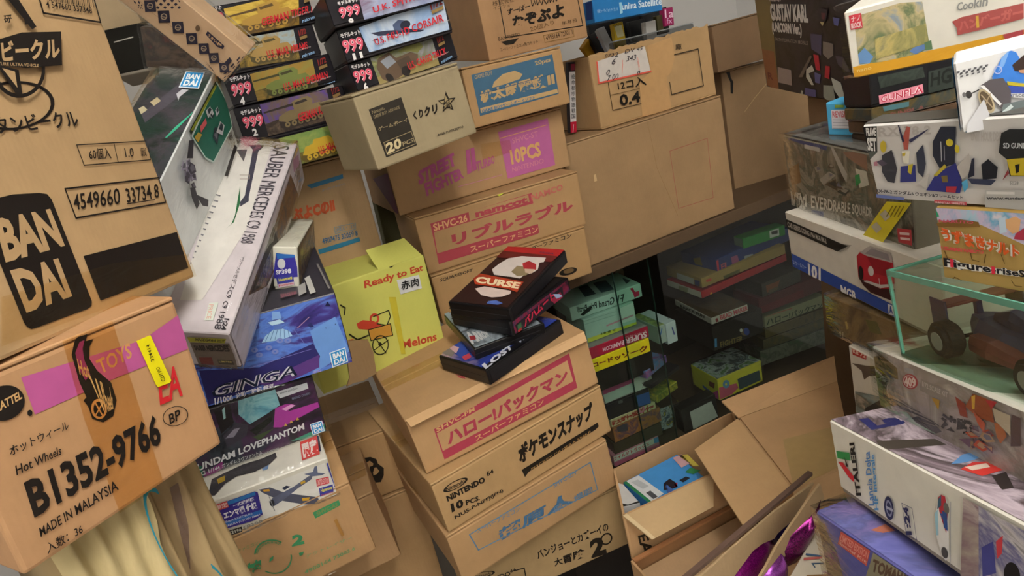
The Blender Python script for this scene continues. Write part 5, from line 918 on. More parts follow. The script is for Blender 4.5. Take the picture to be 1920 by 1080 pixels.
wprism(e, 'paper', Q[::-1] if False else Q, .0005, ink('#d8c832'))
def on_sheet(e, pts, col, o, n, nm='printed_artwork', lift=.001):
    mesh_obj(nm, [on_plane(p, o+n*lift, n)-e.location for p in pts], [tuple(range(len(pts)))], ink(col), e)
for p in ((740, 165), (690, 235)): on_sheet(e, [(p[0]-32, p[1]-5), (p[0], p[1]-32), (p[0]+30, p[1]+8), (p[0], p[1]+35)], '#b8b09a', vo, vn)
for i in range(4): on_sheet(e, [(780+i*22, 110), (786+i*22, 112), (750+i*22, 175), (744+i*22, 172)], '#8a7a20', vo, vn)
e2 = wthing('sticker_card', 'small red logo card beside the yellow paper strip', 'card', (0, 0, 0)); Q = [on_plane(p, vo, vn) for p in [(810, 240), (890, 250), (895, 340), (820, 320)]]; e2.location = Q[0]; wprism(e2, 'card_sheet', Q, .0006, ink('#b03a40'))
H = homog([px(p) for p in [(820, 255), (882, 262), (886, 325), (828, 312)]]); on_sheet(e2, [(822, 262), (880, 268), (880, 282), (824, 278)], '#e0c8c8', vo, vn); on_sheet(e2, [(826, 292), (882, 298), (884, 312), (828, 306)], '#e0c8c8', vo, vn)
t = kit('game_kit', 'sky', 'small light blue box with white label under the tall dark robot box', '#4fa8d4', cat='kit box'); z('A1')
t.po('f', [(660, 855), (960, 850), (1000, 1010), (668, 1000)], '#d4d2d8'); t.tx('f', 'REVISED EDITION', [(668, 865), (960, 862), (965, 910), (672, 915)], '#c05a62', .02); t.po('f', [(790, 918), (840, 918), (842, 942), (792, 942)], '#b8323c')
for i in range(4): t.ln('f', [(675, 930+i*22), (880, 935+i*22)], 5, '#a8a8b4')
t.po('f', [(690, 815), (760, 815), (760, 835), (692, 838)], '#7a9a40'); t.done()
t = kit('model_kit', 'gustav', 'tall dark robot kit box with white block title, at the far right back', '#1b191d', tray='#6a5a3e'); z('A1')
t.full('f', art('dark_robot', ['#0f0e11', '#19171c', '#26222a', '#121114', '#2c2628'], 11)); t.n = 2
t.po('f', [(30, -150), (175, -150), (255, 715), (165, 665)], '#7a6a42'); t.po('f', [(120, 380), (215, 400), (255, 715), (165, 665)], '#8a5a3a'); t.tx('f', 'R', [(165, 560), (205, 570), (212, 625), (172, 615)], '#6a3028', .03)
t.tx('f', 'GUSTAV KARL', [(180, 28), (478, 32), (485, 178), (195, 160)], '#d4d0cc', .05); t.tx('f', '(UNICORN Ver.)', [(198, 170), (430, 185), (435, 295), (205, 265)], '#d4d0cc', .05); t.tx('f', 'RGM-89', [(175, -35), (270, -30), (272, 14), (180, 10)], '#c8c4c0', .03); t.tx('f', 'EARTH FEDERATION MOBILE', [(225, 290), (480, 320), (482, 350), (228, 315)], '#8a8480', .01)
t.po('f', [(245, 520), (350, 545), (358, 665), (250, 640)], '#9a8c88')
t.po('f', [(500, 260), (590, 270), (585, 430), (510, 380)], '#4a4660'); t.po('f', [(600, 320), (680, 340), (680, 430), (640, 460), (600, 420)], '#7a7068'); t.po('f', [(525, 420), (565, 430), (580, 550), (545, 540)], '#b02838'); t.po('f', [(620, 510), (655, 515), (650, 615), (612, 600)], '#b02838'); t.po('f', [(410, 600), (500, 430), (515, 440), (440, 600)], '#6a6058'); t.po('f', [(470, 540), (515, 505), (535, 550), (490, 570), (530, 660), (510, 660), (470, 600)], '#bdb9ac'); t.po('f', [(535, 560), (585, 580), (575, 650), (540, 640)], '#5a5a8a')
t.po('f', [(460, 680), (545, 700), (548, 795), (460, 785)], '#544f7c'); t.po('f', [(605, 660), (680, 665), (700, 780), (650, 800), (605, 750)], '#8f948a'); t.po('f', [(665, 600), (740, 640), (780, 780), (760, 800), (690, 700)], '#b8bcb4'); t.po('f', [(765, 670), (795, 690), (810, 780), (790, 760)], '#a8a8a0'); t.po('f', [(415, 770), (435, 700), (448, 710), (435, 785)], '#b0b0a0'); t.po('f', [(700, 430), (760, 440), (820, 560), (790, 560), (720, 500)], '#4a4450'); t.po('f', [(680, 130), (735, 140), (720, 200), (690, 190)], '#565a90')
t.po('f', [(560, 60), (640, 70), (630, 150), (600, 200), (570, 150)], '#2a262e'); t.po('f', [(590, 95), (625, 100), (615, 150), (595, 145)], '#5a3038'); t.po('f', [(580, 165), (615, 170), (600, 200)], '#b0a478')
t.n = 70; logo_badge(t, 'f', [(848, 678), (940, 685), (950, 825), (862, 820)]); t.done(); 
gq = D['gustav']; ga = math.radians(gq[1][0]); gv = Vector(gq[0]) + Vector((math.cos(ga), math.sin(ga), 0))*.17
t = carton('plain_carton', None, 'dark brown tall carton under the tall dark robot kit box', '#7a5c3a', pose=((gv.x+.012, gv.y, .55), (gq[1][0], 0, 0), (.24, .2, gq[0][2]-.55-.012)), tape=False); t.done()
# ------------------------------------------------------------------ right stack, near pile
t = kit('model_kit', 'tomahawk', 'violet blue film wrapped kit at the lower right corner, orange red label', '#5c5c9a', tray='#5a5a6a'); z('A7')
t.full('t', art('violet_sky', ['#5f62a4', '#6e6fb2', '#565a8c', '#7a6aa0', '#646a9c'], 8)); t.full('f', art('violet_side', ['#4c4f92', '#5b5ca0', '#44507a', '#6a5a6a'], 9)); t.n = 3
t.po('t', [(945, 665), (1080, 610), (1170, 670), (1060, 690)], '#b06a56'); t.po('f', [(440, 520), (520, 600), (640, 860), (700, 1080), (560, 1080), (460, 640)], art('tom_left', ['#4a4438', '#7a6a4a', '#3a4052', '#8a7a50'], 22)); t.po('f', [(680, 665), (950, 845), (915, 985), (650, 780)], '#c2524a'); t.tx('f', 'LIMITED EDITION', [(685, 690), (938, 858), (925, 920), (670, 750)], '#e0958a', .02); t.tx('f', 'Special Kit', [(670, 755), (920, 935), (912, 970), (660, 780)], '#e0a89a', .02)
t.po('f', [(985, 840), (1500, 1090), (1500, 1250), (910, 1080), (950, 960)], '#8f8a72'); t.tx('f', 'TOMAHAWK', [(985, 915), (1420, 1110), (1400, 1210), (960, 1030)], '#5a4030', .05); t.done(); t.film(.003)
t = kit('model_kit', 'italeri', 'white sided rally car kit with tricolour flag mark at the right edge', '#e0dccf'); z('X2')
t.full('t', art('rally', ['#5c5058', '#8a7c84', '#b5a6b0', '#443a3c', '#7a6c74', '#c9bcc4'], 8, stretch=(1, 2.5, 1))); t.n = 2
t.tx('t', 'La', [(515, 290), (700, 262), (755, 312), (580, 345)], '#27295a', .06)
t.po('t', [(600, 400), (900, 390), (960, 420), (640, 445)], '#3c3630'); t.po('t', [(980, 520), (1040, 470), (1120, 455), (1150, 480), (1060, 510)], '#5a86b8'); t.po('t', [(1030, 545), (1090, 510), (1230, 505), (1260, 545), (1140, 580)], '#b8342e'); t.po('t', [(1050, 535), (1160, 515), (1180, 535), (1090, 552)], '#c9b8a8'); t.po('t', [(1190, 580), (1260, 560), (1300, 640), (1240, 650)], '#2a2422')
t.po('f', [(405, 445), (472, 455), (478, 495), (412, 482)], '#2f8a4a'); t.po('f', [(415, 500), (440, 505), (495, 575), (497, 605), (470, 580)], '#c22a34'); t.po('f', [(445, 470), (468, 525), (458, 525)], '#1c1a1a')
def vtxt(s, q, col, b=.02): t.tx('f', s, q, col, b)
vtxt('ITALERI', [(508, 672), (472, 405), (497, 402), (534, 672)], '#1e1c1e', .04); vtxt('Lancia Delta', [(572, 722), (550, 452), (577, 446), (600, 722)], '#4f7fb8', .02); vtxt('HF integrale', [(602, 745), (582, 466), (606, 461), (630, 745)], '#4f8fc4', .03)
t.el('f', [(645, 680), (690, 670), (708, 790), (660, 800)], '#262a52', 0); t.el('f', [(655, 695), (684, 690), (698, 775), (668, 782)], '#8a8ea8', .7); t.ln('f', [(665, 730), (695, 745)], 14, '#aeb0c0')
t.ln('f', [(742, 708), (795, 735), (818, 895), (765, 870)], 3, '#3a3a5a', True); vtxt('1:24', [(765, 870), (748, 725), (775, 730), (795, 870)], '#2e2e58', .05)
t.po('f', [(930, 690), (945, 665), (965, 675), (980, 720), (985, 990), (965, 1000), (945, 960), (918, 870), (910, 770)], '#e8e6e2'); t.po('f', [(928, 680), (945, 665), (965, 675), (978, 760), (970, 860), (950, 800), (935, 750)], '#b0303a'); t.po('f', [(930, 690), (945, 665), (945, 720), (925, 740)], '#33566a'); t.po('f', [(912, 760), (928, 740), (932, 870), (920, 870)], '#9ac4d4'); t.po('f', [(938, 760), (955, 790), (972, 850), (968, 800), (958, 760)], '#2f4a8c'); t.po('f', [(952, 745), (975, 760), (980, 850), (960, 830)], '#2d4c86')
t.el('f', [(955, 700), (985, 710), (990, 765), (962, 758)], '#6a6660', 0); t.el('f', [(945, 925), (978, 935), (985, 990), (952, 985)], '#4a4846', 0); t.ln('f', [(997, 700), (993, 1030)], 3, '#8a8aa0')
t.po('f', [(1060, 680), (1140, 720), (1150, 1250), (1040, 1250)], art('sideart', ['#d8d0c4', '#a89a90', '#8a7278', '#c4b8b0'], 18)); t.po('f', [(1140, 720), (1225, 770), (1400, 860), (1400, 1300), (1140, 1250)], art('rallyside', ['#d8d4d0', '#b9b4b8', '#6a6890', '#c9c4c4', '#2c2a2e', '#9a94a0'], 13)); t.po('f', [(1155, 930), (1215, 900), (1230, 1060), (1160, 1080)], '#45478c'); t.po('f', [(1230, 900), (1265, 870), (1260, 960), (1235, 990)], '#c8424a'); t.el('f', [(1265, 1000), (1350, 1010), (1360, 1150), (1275, 1150)], '#1d1a1c', 0); t.done()
t = kit('model_kit', 'vf409', 'pale film wrapped kit with orange art under the clear case', '#d6d2c8'); z('A5')
t.full('f', art('pale_art', ['#a8a09a', '#c4bcb4', '#8c847c', '#b4a8a8', '#7c8a72'], 10)); t.n = 2
z('A4'); t.po('f', [(500, 450), (560, 440), (680, 540), (690, 630), (560, 590), (510, 540)], '#7d6a4a'); t.po('f', [(510, 560), (560, 600), (640, 860), (545, 850)], '#6c7a4c'); t.tx('f', 'ZZ', [(560, 640), (600, 650), (610, 770), (570, 775)], '#4a4038', .04)
t.el('f', [(715, 580), (840, 590), (848, 705), (730, 700)], '#a03a40', 0); t.el('f', [(722, 590), (828, 598), (834, 695), (738, 690)], '#c8b4b0', .86); t.tx('f', '409', [(735, 605), (825, 615), (828, 690), (745, 680)], '#dccac4', .04); t.po('f', [(870, 620), (1090, 720), (1090, 830), (860, 710)], '#8d8680'); t.tx('f', '1/72 SCALE KIT', [(880, 640), (1080, 730), (1080, 770), (880, 680)], '#b8b0a8', .02); t.po('f', [(740, 530), (810, 550), (815, 590), (745, 570)], '#9a9a9c')
t.tx('f', 'バトロイド', [(640, 740), (1010, 830), (1030, 990), (820, 850)], '#4c4a4c', .05); t.po('f', [(550, 860), (760, 880), (830, 960), (1010, 1060), (740, 950)], '#8fae98')
z('A5'); t.tx('f', '決戦', [(450, 720), (700, 790), (700, 910), (440, 840)], '#3f3c3c', .06); t.po('f', [(375, 600), (440, 620), (430, 700)], '#b08a2c'); t.po('f', [(560, 590), (640, 650), (660, 760), (600, 740)], '#8c3a24'); t.po('f', [(640, 670), (700, 570), (890, 640), (850, 690), (870, 800), (760, 760), (700, 720)], '#8f4a2a'); t.po('f', [(690, 590), (720, 580), (715, 690), (695, 690)], '#c9a03a'); t.po('f', [(800, 620), (890, 630), (850, 690)], '#a82c34'); t.po('f', [(700, 700), (800, 800), (790, 880), (740, 800)], '#b0563c'); t.po('f', [(870, 800), (930, 790), (970, 900), (920, 960), (890, 900)], '#a8643a'); t.po('f', [(1010, 730), (1080, 760), (1080, 980), (1000, 980)], '#5a4848'); t.po('f', [(860, 680), (1000, 740), (1000, 900), (960, 860), (880, 780)], '#b8ac94'); mech(t, 'f', [(560, 760), (900, 860), (960, 1100), (600, 1000)], '#a88a6a', '#6a5060', '#a8482c', 12, 12)
z('A4'); t.tx('t', 'r', [(880, 545), (925, 545), (940, 600), (895, 600)], '#8a2a30', .02); t.done(); t.film(.003)
# clear display case with a racing car
t = Thing('display_case', 'case', 'clear plastic display case holding a dark racing car', 'display case'); w, d, h = t.w, t.d, t.h
T_ = .0025; GE = ink('#5f9a86', .15)
for lo, hi in (((-w/2, -d/2, .004), (w/2, -d/2+T_, h-T_)), ((-w/2, d/2-T_, .004), (w/2, d/2, h-T_)), ((-w/2, -d/2+T_, .004), (-w/2+T_, d/2-T_, h-T_)), ((w/2-T_, -d/2+T_, .004), (w/2, d/2-T_, h-T_)), ((-w/2, -d/2, h-T_), (w/2, d/2, h))): bx('clear_panel', lo, hi, ACRYL, t.o, 0)
bx('base_plate', (-w/2-.001, -d/2-.001, 0), (w/2+.001, d/2+.001, .004), clear('base_plastic', (.5, .62, .56), .1), t.o, .001)
E_ = .0016
for nm, lo, hi in (('case_edge', (-w/2-.0004, -d/2-.0006, h-.0042), (w/2, -d/2+.001, h+.0006)), ('case_edge', (-w/2-.0004, -d/2, h-.002), (-w/2+.0012, d/2, h+.0006)), ('case_edge', (-w/2-.0006, -d/2-.0006, .003), (-w/2+E_, -d/2+E_, h)), ('case_edge', (-w/2, d/2-.001, h-.002), (w/2, d/2+.0006, h+.0004)), ('case_edge', (-w/2-.0004, d/2-.001, .003), (-w/2+.0008, d/2+.0004, h))): bx(nm, lo, hi, GE, t.o, 0)
CM = t.M
# racing car
ce = empty('model_car', (0, 0, 0), 'dark blue and orange racing car model inside the clear case', 'model car')
z('P'); ci = CM.inverted()
def on_base(p, zz):
    c = ci @ C0; d_ = ci.to_3x3() @ ray(p); return c+d_*((zz-c.z)/d_.z)
r0, r1 = on_base((1742, 640), .0045), on_base((1886, 708), .0045); cc = (r0+r1)/2; dl = r1-r0; print('CAR', r0, r1, t.w, t.d)
S_ = min(.85, dl.length/.16)
ce.matrix_world = CM @ Matrix.Translation((max(cc.x, -t.w/2+.138*S_+.004), min(.03, max(-.02, cc.y)), .0045)) @ Matrix.Rotation(math.atan2(dl.y, dl.x), 4, 'Z')
S_ = min(.85, dl.length/.16)
def loft(name, secs, mat, parent):
    bm = bmesh.new(); rings = []
    for x, yw, z0, z1 in secs:
        rings.append([bm.verts.new((x*S_, sy*yw*S_, zz*S_)) for sy, zz in ((-1, z0), (-1.0, (z0+z1)/2), (-.65, z1), (.65, z1), (1.0, (z0+z1)/2), (1, z0))])
    for a, b in zip(rings, rings[1:]):
        for i in range(6): bm.faces.new((a[i], a[(i+1) % 6], b[(i+1) % 6], b[i]))
    bm.faces.new(rings[0]); bm.faces.new(rings[-1][::-1])
    bmesh.ops.recalc_face_normals(bm, faces=bm.faces); return bm_obj(name, bm, mat, parent)
CARB = ink('#343750', .3); CARR = ink('#6a3a34', .3); TYR = ink('#1a1918', .6)
loft('car_body', [(-.115, .012, .016, .040), (-.08, .030, .010, .045), (-.03, .036, .008, .040), (.02, .024, .008, .036), (.06, .014, .010, .030), (.115, .008, .014, .022)], CARB, ce)
for sy in (-1, 1):
    loft('side_pod', [(-.07, .010, .010, .030), (-.03, .014, .010, .032), (.015, .010, .010, .024)], CARR, ce).location = (0, sy*.034*S_, 0)
loft('air_box', [(-.07, .008, .04, .052), (-.035, .012, .04, .064), (-.015, .010, .038, .056)], CARB, ce)
loft('cockpit', [(-.012, .014, .034, .0395), (.012, .012, .034, .0375)], TYR, ce)
loft('helmet', [(-.010, .006, .038, .050), (-.004, .008, .038, .053), (.004, .006, .038, .049)], ink('#c04030', .25), ce)
bx('rear_wing', (-.128*S_, -.05*S_, .062*S_), (-.100*S_, .05*S_, .067*S_), CARR, ce, .001)
for sy in (-1, 1): bx('wing_end_plate', (-.132*S_, (sy*.05-.0012)*S_, .035*S_), (-.096*S_, (sy*.05+.0012)*S_, .074*S_), CARB, ce, .0004)
bx('wing_support', (-.116*S_, -.004*S_, .03*S_), (-.108*S_, .004*S_, .064*S_), CARB, ce, .0005)
bx('front_wing', (.105*S_, -.055*S_, .010*S_), (.125*S_, .055*S_, .014*S_), CARR, ce, .001)
for x, wd, r in ((-.085, .026, .0260), (.075, .020, .0245)):
    for sy in (-1, 1):
        bm = bmesh.new(); bmesh.ops.create_cone(bm, cap_ends=True, segments=24, radius1=r*S_, radius2=r*S_, depth=wd*S_, matrix=Matrix.Translation((x*S_, sy*.062*S_, r*S_)) @ Matrix.Rotation(math.pi/2, 4, 'X')); bmesh.ops.bevel(bm, geom=[e for e in bm.edges if len(e.link_faces) == 2 and abs(e.link_faces[0].normal.dot(e.link_faces[1].normal)) < .1], offset=.003, segments=2, affect='EDGES')
        wo = bm_obj('wheel', bm, TYR, ce)
        bm = bmesh.new(); bmesh.ops.create_cone(bm, cap_ends=True, segments=18, radius1=r*.55*S_, radius2=r*.5*S_, depth=wd*1.04*S_, matrix=Matrix.Translation((x*S_, sy*.062*S_, r*S_)) @ Matrix.Rotation(math.pi/2, 4, 'X')); bm_obj('wheel_rim', bm, ink('#8a8680', .3), wo)
    bx('axle', ((x-.002)*S_, -.055*S_, .022*S_), ((x+.002)*S_, .055*S_, .026*S_), TYR, ce, 0)
t = kit('figure_kit', 'naruto', 'sandy boxed figure kit with orange brush title, standing on the clear case', '#a8894c'); z('X1')
t.full('f', '#a98b50'); t.po('f', [(1010, 100), (1700, 120), (1700, 420), (1540, 330), (1300, 220), (1040, 190)], art('aqua', ['#5fb0d0', '#a8c8d8', '#c8b8d0', '#6aa8c8', '#d8d0d8'], 13)); t.po('f', [(1440, 190), (1500, 170), (1530, 190), (1520, 260), (1480, 270), (1440, 230)], '#d8a878'); t.po('f', [(1500, 270), (1560, 230), (1560, 310), (1490, 300)], '#a8344a'); t.po('f', [(1400, 180), (1440, 175), (1450, 260), (1410, 270)], '#c0d4e4'); t.po('f', [(1010, 120), (1030, 110), (1060, 170), (1040, 175)], '#2f9a6a')
for a in ([(1090, 370), (1110, 420)], [(1240, 380), (1250, 420), (1290, 430)], [(1330, 390), (1320, 440)], [(1120, 550), (1150, 520), (1190, 540)], [(1480, 540), (1500, 570), (1540, 575)], [(1420, 390), (1440, 440)]): t.ln('f', a, 5, '#5a431c')
t.po('f', [(1385, 578), (1410, 575), (1415, 590), (1390, 592)], '#4a3414'); t.po('f', [(1040, 210), (1180, 185), (1290, 200), (1300, 230), (1060, 230)], '#7a5a2a')
t.tx('f', 'NARUTO', [(1060, 185), (1260, 195), (1262, 212), (1062, 202)], '#c8506a', .03)
for b, c in ((.14, '#d8d0c4'), (.05, '#cf5a24')): t.tx('f', 'うずまきナルト', [(1065, 225), (1530, 335), (1530, 415), (1085, 310)], c, b)
t.tx('f', 'UZUMAKI NARUTO', [(1075, 340), (1320, 365), (1322, 385), (1078, 360)], '#d04a50', .05)
for b, c in ((.13, '#e4e0da'), (.03, '#1f1d22')): t.tx('f', 'Figure-riseStandard', [(1088, 405), (1780, 515), (1780, 560), (1095, 470)], c, b)
t.po('f', [(1128, 412), (1148, 418), (1148, 462), (1130, 460)], '#d02c44'); t.po('f', [(1368, 455), (1390, 458), (1390, 500), (1370, 500)], '#d02c44'); t.done()
t = kit('model_kit', 'frame', 'white robot head kit with black tab reading frame set, right of the light blue box', '#d6d4d0'); z('X3')
t.full('f', '#d4d1cd'); t.full('t', '#4a4844'); t.po('f', [(600, 290), (715, 275), (720, 480), (640, 560), (720, 810), (650, 820), (590, 520)], '#5a5e58'); t.po('f', [(605, 285), (708, 285), (715, 478), (622, 475)], '#1d1c1c'); t.tx('f', 'FRAME', [(636, 305), (708, 303), (712, 362), (642, 365)], '#e6e4e0', .04); t.tx('f', 'SET', [(644, 375), (712, 375), (716, 475), (652, 470)], '#e6e4e0', .05)
t.tx('f', 'RX-78-2', [(725, 300), (1110, 285), (1110, 350), (730, 370)], '#bcb7b2', .02); t.tx('f', 'UNIT HOUR DESET', [(1400, 330), (1640, 330), (1640, 400), (1400, 400)], '#c4bfba', .02)
t.po('f', [(905, 380), (935, 290), (960, 300), (945, 460), (915, 460)], '#b05a50'); t.po('f', [(870, 280), (880, 285), (920, 400), (905, 410)], '#3a3a58'); t.po('f', [(950, 390), (1100, 305), (1060, 340), (965, 410)], '#3a3a58'); t.po('f', [(900, 470), (960, 470), (950, 560), (915, 560)], '#e8e4d4'); t.po('f', [(905, 485), (930, 480), (925, 505), (905, 505)], '#c8b040'); t.po('f', [(895, 580), (1000, 570), (1005, 690), (890, 695)], '#343a7c'); t.po('f', [(950, 570), (985, 560), (970, 640), (945, 620)], '#c4b23a')
t.el('f', [(745, 395), (790, 395), (792, 480), (748, 480)], '#c8b23c', 0); t.po('f', [(760, 500), (830, 460), (850, 520), (870, 600), (850, 700), (800, 690), (760, 620)], '#3f4048'); t.po('f', [(720, 545), (760, 530), (800, 560), (760, 580)], '#5a5260'); t.po('f', [(700, 550), (725, 540), (730, 575), (705, 575)], '#b07a88')
t.po('f', [(1010, 480), (1060, 420), (1080, 560), (1060, 660), (1020, 620)], '#3c4050'); t.po('f', [(1130, 400), (1190, 290), (1300, 290), (1290, 560), (1180, 590), (1130, 500)], '#2b2f3c'); t.ln('f', [(1190, 400), (1195, 540)], 6, '#c8c8cc'); t.ln('f', [(1215, 430), (1218, 530)], 5, '#9a9aa4'); t.el('f', [(1225, 380), (1280, 378), (1282, 430), (1230, 432)], '#c8b838', 0); t.el('f', [(1290, 420), (1325, 420), (1328, 480), (1295, 480)], '#c8b838', 0)
t.po('f', [(1085, 750), (1150, 640), (1300, 550), (1350, 700), (1330, 770), (1200, 760)], '#33377c'); t.po('f', [(1140, 640), (1220, 560), (1235, 580), (1160, 650)], '#b8a83a'); t.po('f', [(1195, 645), (1240, 640), (1245, 690), (1205, 690)], '#7a6a3a'); t.po('f', [(1230, 720), (1310, 720), (1300, 765), (1230, 760)], '#a83440'); t.po('f', [(1030, 690), (1110, 620), (1090, 740)], '#c8c4be'); t.po('f', [(1310, 580), (1400, 480), (1420, 600), (1350, 670)], '#bfbab4'); t.po('f', [(1420, 520), (1440, 510), (1440, 640), (1390, 660)], '#2c3040'); t.po('f', [(1490, 560), (1540, 520), (1610, 580), (1600, 660), (1500, 670)], '#20242c'); t.po('f', [(1390, 660), (1600, 670), (1560, 710), (1420, 700)], '#343a52')
t.tx('f', 'RX-78-2 ガンダム6 ウェポン&フレームセット', [(725, 735), (1355, 785), (1355, 812), (728, 765)], '#33333c', .03); t.po('f', [(725, 775), (930, 800), (930, 820), (730, 800)], '#6a78b0'); t.po('f', [(1150, 815), (1385, 830), (1385, 862), (1150, 850)], '#c05058'); t.tx('f', 'BANDAI SPIRITS', [(1160, 825), (1370, 836), (1370, 855), (1160, 843)], '#e0c8c8', .02); t.po('f', [(1350, 690), (1390, 660), (1400, 720), (1370, 760)], '#58a8d0')
t.po('f', [(1640, 330), (1700, 300), (1900, 300), (1900, 640), (1700, 640), (1680, 520), (1620, 470)], '#2a2c2e'); t.po('f', [(1680, 520), (1900, 500), (1900, 640), (1710, 635)], '#c4ae2e'); t.tx('f', 'SD GUNDAM', [(1655, 400), (1880, 400), (1880, 440), (1655, 440)], '#c8ccd0', .03); t.po('f', [(1740, 560), (1775, 550), (1770, 610), (1750, 620)], '#1c1c1c'); t.po('f', [(1650, 670), (1690, 590), (1700, 620)], '#8a3a40')
t.po('f', [(1525, 740), (1900, 740), (1900, 900), (1525, 865)], '#b8b6b2'); t.po('f', [(1535, 750), (1740, 752), (1740, 772), (1535, 770)], '#dcd9d4'); t.tx('f', 'www.gundam.info', [(1535, 785), (1890, 790), (1890, 815), (1535, 815)], '#4a4a4c', .03); t.tx('f', '5028', [(1705, 675), (1770, 675), (1770, 700), (1705, 700)], '#8a8a88', .02); t.done()
t = kit('model_kit', 'hg', 'black robot kit box with pink white logo plate, behind the white yellow kit', '#141316', tray='#141316'); z('A2')
t.po('f', [(20, 600), (370, 520), (390, 600), (40, 690)], art('hgdark', ['#1c211e', '#343c36', '#20241f'], 40)); t.po('f', [(415, 560), (600, 510), (612, 690), (415, 725)], '#2c332e'); t.tx('f', 'HG', [(425, 570), (595, 525), (605, 640), (430, 680)], '#161816', .03, .15)
t.po('f', [(28, 745), (370, 655), (378, 725), (300, 745), (300, 765), (120, 808), (118, 795), (35, 812)], '#d88898'); t.tx('f', 'GUNPLA', [(42, 752), (366, 668), (372, 722), (48, 800)], '#f0dce0', .06, .1); t.tx('f', 'GUNPLA', [(42, 752), (366, 668), (372, 722), (48, 800)], '#b8304a', .01, .1); t.done()
# flat kits lying below the black one
hq = D['hg']
for i, (dz, c, lab) in enumerate(((-.016, art('olive_kit', ['#3a3224', '#5a4c2a', '#2f3a3c', '#6a5a34'], 20), 'dim flat olive kit lid directly under the black robot kit box'), (-.033, art('brown_kit', ['#33291f', '#4c3c2c', '#5a4434', '#2a2420'], 20), 'dim flat brown kit lid second under the black robot kit box'), (-.050, art('brown_kit2', ['#2a221c', '#463628', '#3a2c24'], 20), 'lowest dim flat kit lid under the black robot kit box'))):
    t = kit('flat_kit', None, lab, c, 'flat kits under the black robot kit box', pose=((hq[0][0]+.004*i, hq[0][1], hq[0][2]+dz), hq[1], (hq[2][0], hq[2][1], .0155)))
    if i < 2: z('A2'); t.tx('f', 'GUNPLA', [(110, 880-i*70), (395, 815-i*60), (400, 870-i*60), (116, 915-i*60)], '#7a4a44', .04, .1)
    if i == 0: t.po('f', [(60, 830), (265, 790), (265, 830), (70, 868)], '#4a7078')
    t.done()
t = kit('model_kit', 'mini', 'white toy racer kit with blue helmet art leaning at the right edge', '#e4e4e4', tray='#3f8fc0'); z('A2')
t.full('f', '#e6e6e6'); t.full('l', '#3f93c8')
for i in range(6):
    x, y = 620+i*44, 580-i*11; t.po('f', [(x, y-4), (x+22, y-10), (x+18, y+8), (x-2, y+14)], '#4a4a4e'); t.po('f', [(x+20, y-26), (x+44, y-32), (x+40, y-14), (x+18, y-8)], '#5a5a5e'); t.po('f', [(x+4, y+18), (x+26, y+12), (x+24, y+26), (x+2, y+32)], '#5a5a5e')
t.po('f', [(915, 590), (990, 440), (1050, 385), (1100, 400), (1140, 470), (1200, 560), (1200, 640), (1040, 640), (920, 640)], '#3f7fd8'); t.po('f', [(990, 440), (1050, 385), (1010, 500), (960, 560)], '#7fb0ee'); t.po('f', [(1070, 500), (1163, 420), (1200, 430), (1200, 560), (1090, 545)], '#3a2c28'); t.po('f', [(1120, 540), (1200, 530), (1200, 570), (1130, 560)], '#c89878'); t.po('f', [(1030, 625), (1200, 650), (1200, 670), (1035, 655)], '#c8b838'); t.po('f', [(1040, 660), (1200, 672), (1200, 740), (1050, 740)], '#3a50a8'); t.el('f', [(925, 510), (990, 500), (995, 565), (930, 575)], '#a8b8e8', .7)
t.po('f', [(1060, 720), (1200, 720), (1200, 760), (1075, 750)], '#e8e8e8'); t.tx('f', 'racer', [(1070, 722), (1200, 722), (1200, 748), (1075, 745)], '#8a8a90', .03)
t.po('f', [(820, 660), (900, 610), (1000, 600), (1060, 700), (1060, 800), (980, 830), (880, 740)], '#5a5458'); t.po('f', [(820, 660), (850, 655), (990, 800), (975, 815)], '#f0f0f0'); t.el('f', [(790, 670), (900, 700), (960, 880), (830, 860)], '#b8a888', 0); t.el('f', [(805, 690), (890, 715), (940, 860), (840, 840)], '#5a4c3a', 0); t.ln('f', [(830, 730), (920, 830)], 8, '#a8957a'); t.ln('f', [(900, 720), (850, 830)], 8, '#a8957a'); t.el('f', [(705, 700), (755, 695), (760, 755), (712, 758)], '#3a3838', 0); t.el('f', [(680, 710), (712, 708), (715, 745), (685, 748)], '#6a6868', 0); t.ln('f', [(750, 720), (810, 690)], 10, '#4a4848')
t.po('f', [(870, 950), (960, 880), (1200, 880), (1200, 990), (900, 1010)], '#8a8470'); t.po('f', [(1000, 800), (1200, 760), (1200, 900), (980, 900)], '#6a7476'); t.po('f', [(990, 860), (1060, 800), (1080, 820), (1010, 880)], '#d0dcdc'); t.po('f', [(720, 960), (850, 760), (900, 900), (860, 1000), (720, 1030)], '#d0d0d4'); t.done()
t = kit('toy_box', 'coo', 'white and yellow toy box in glossy film, topmost at the right edge', '#e4e0d6', tray='#c89a30', cat='toy box'); z('A2')
t.full('f', '#e2ded4'); z('A1'); t.po('f', [(830, 520), (1200, 440), (2300, 200), (2300, 320), (1300, 520), (840, 610)], '#d8a02c')
t.po('f', [(835, 130), (1200, 20), (1370, 10), (1430, 370), (1330, 420), (1050, 480), (880, 500)], art('toyscene', ['#8a8a70', '#b0a878', '#6a7a58', '#c4b488', '#8a9aa8', '#a89a5a'], 22)); t.po('f', [(870, 420), (920, 370), (990, 440), (960, 490), (880, 495)], '#6a94c8'); t.po('f', [(1270, 400), (1340, 330), (1400, 320), (1390, 380), (1320, 420)], '#5f80b8'); t.po('f', [(1000, 300), (1400, 180), (1420, 330), (1010, 460)], art('scene2', ['#a89c58', '#8a8a5a', '#c0b070', '#7a8068'], 30)); t.po('f', [(1385, 330), (1440, 310), (1450, 380), (1395, 390)], '#5a7a58')
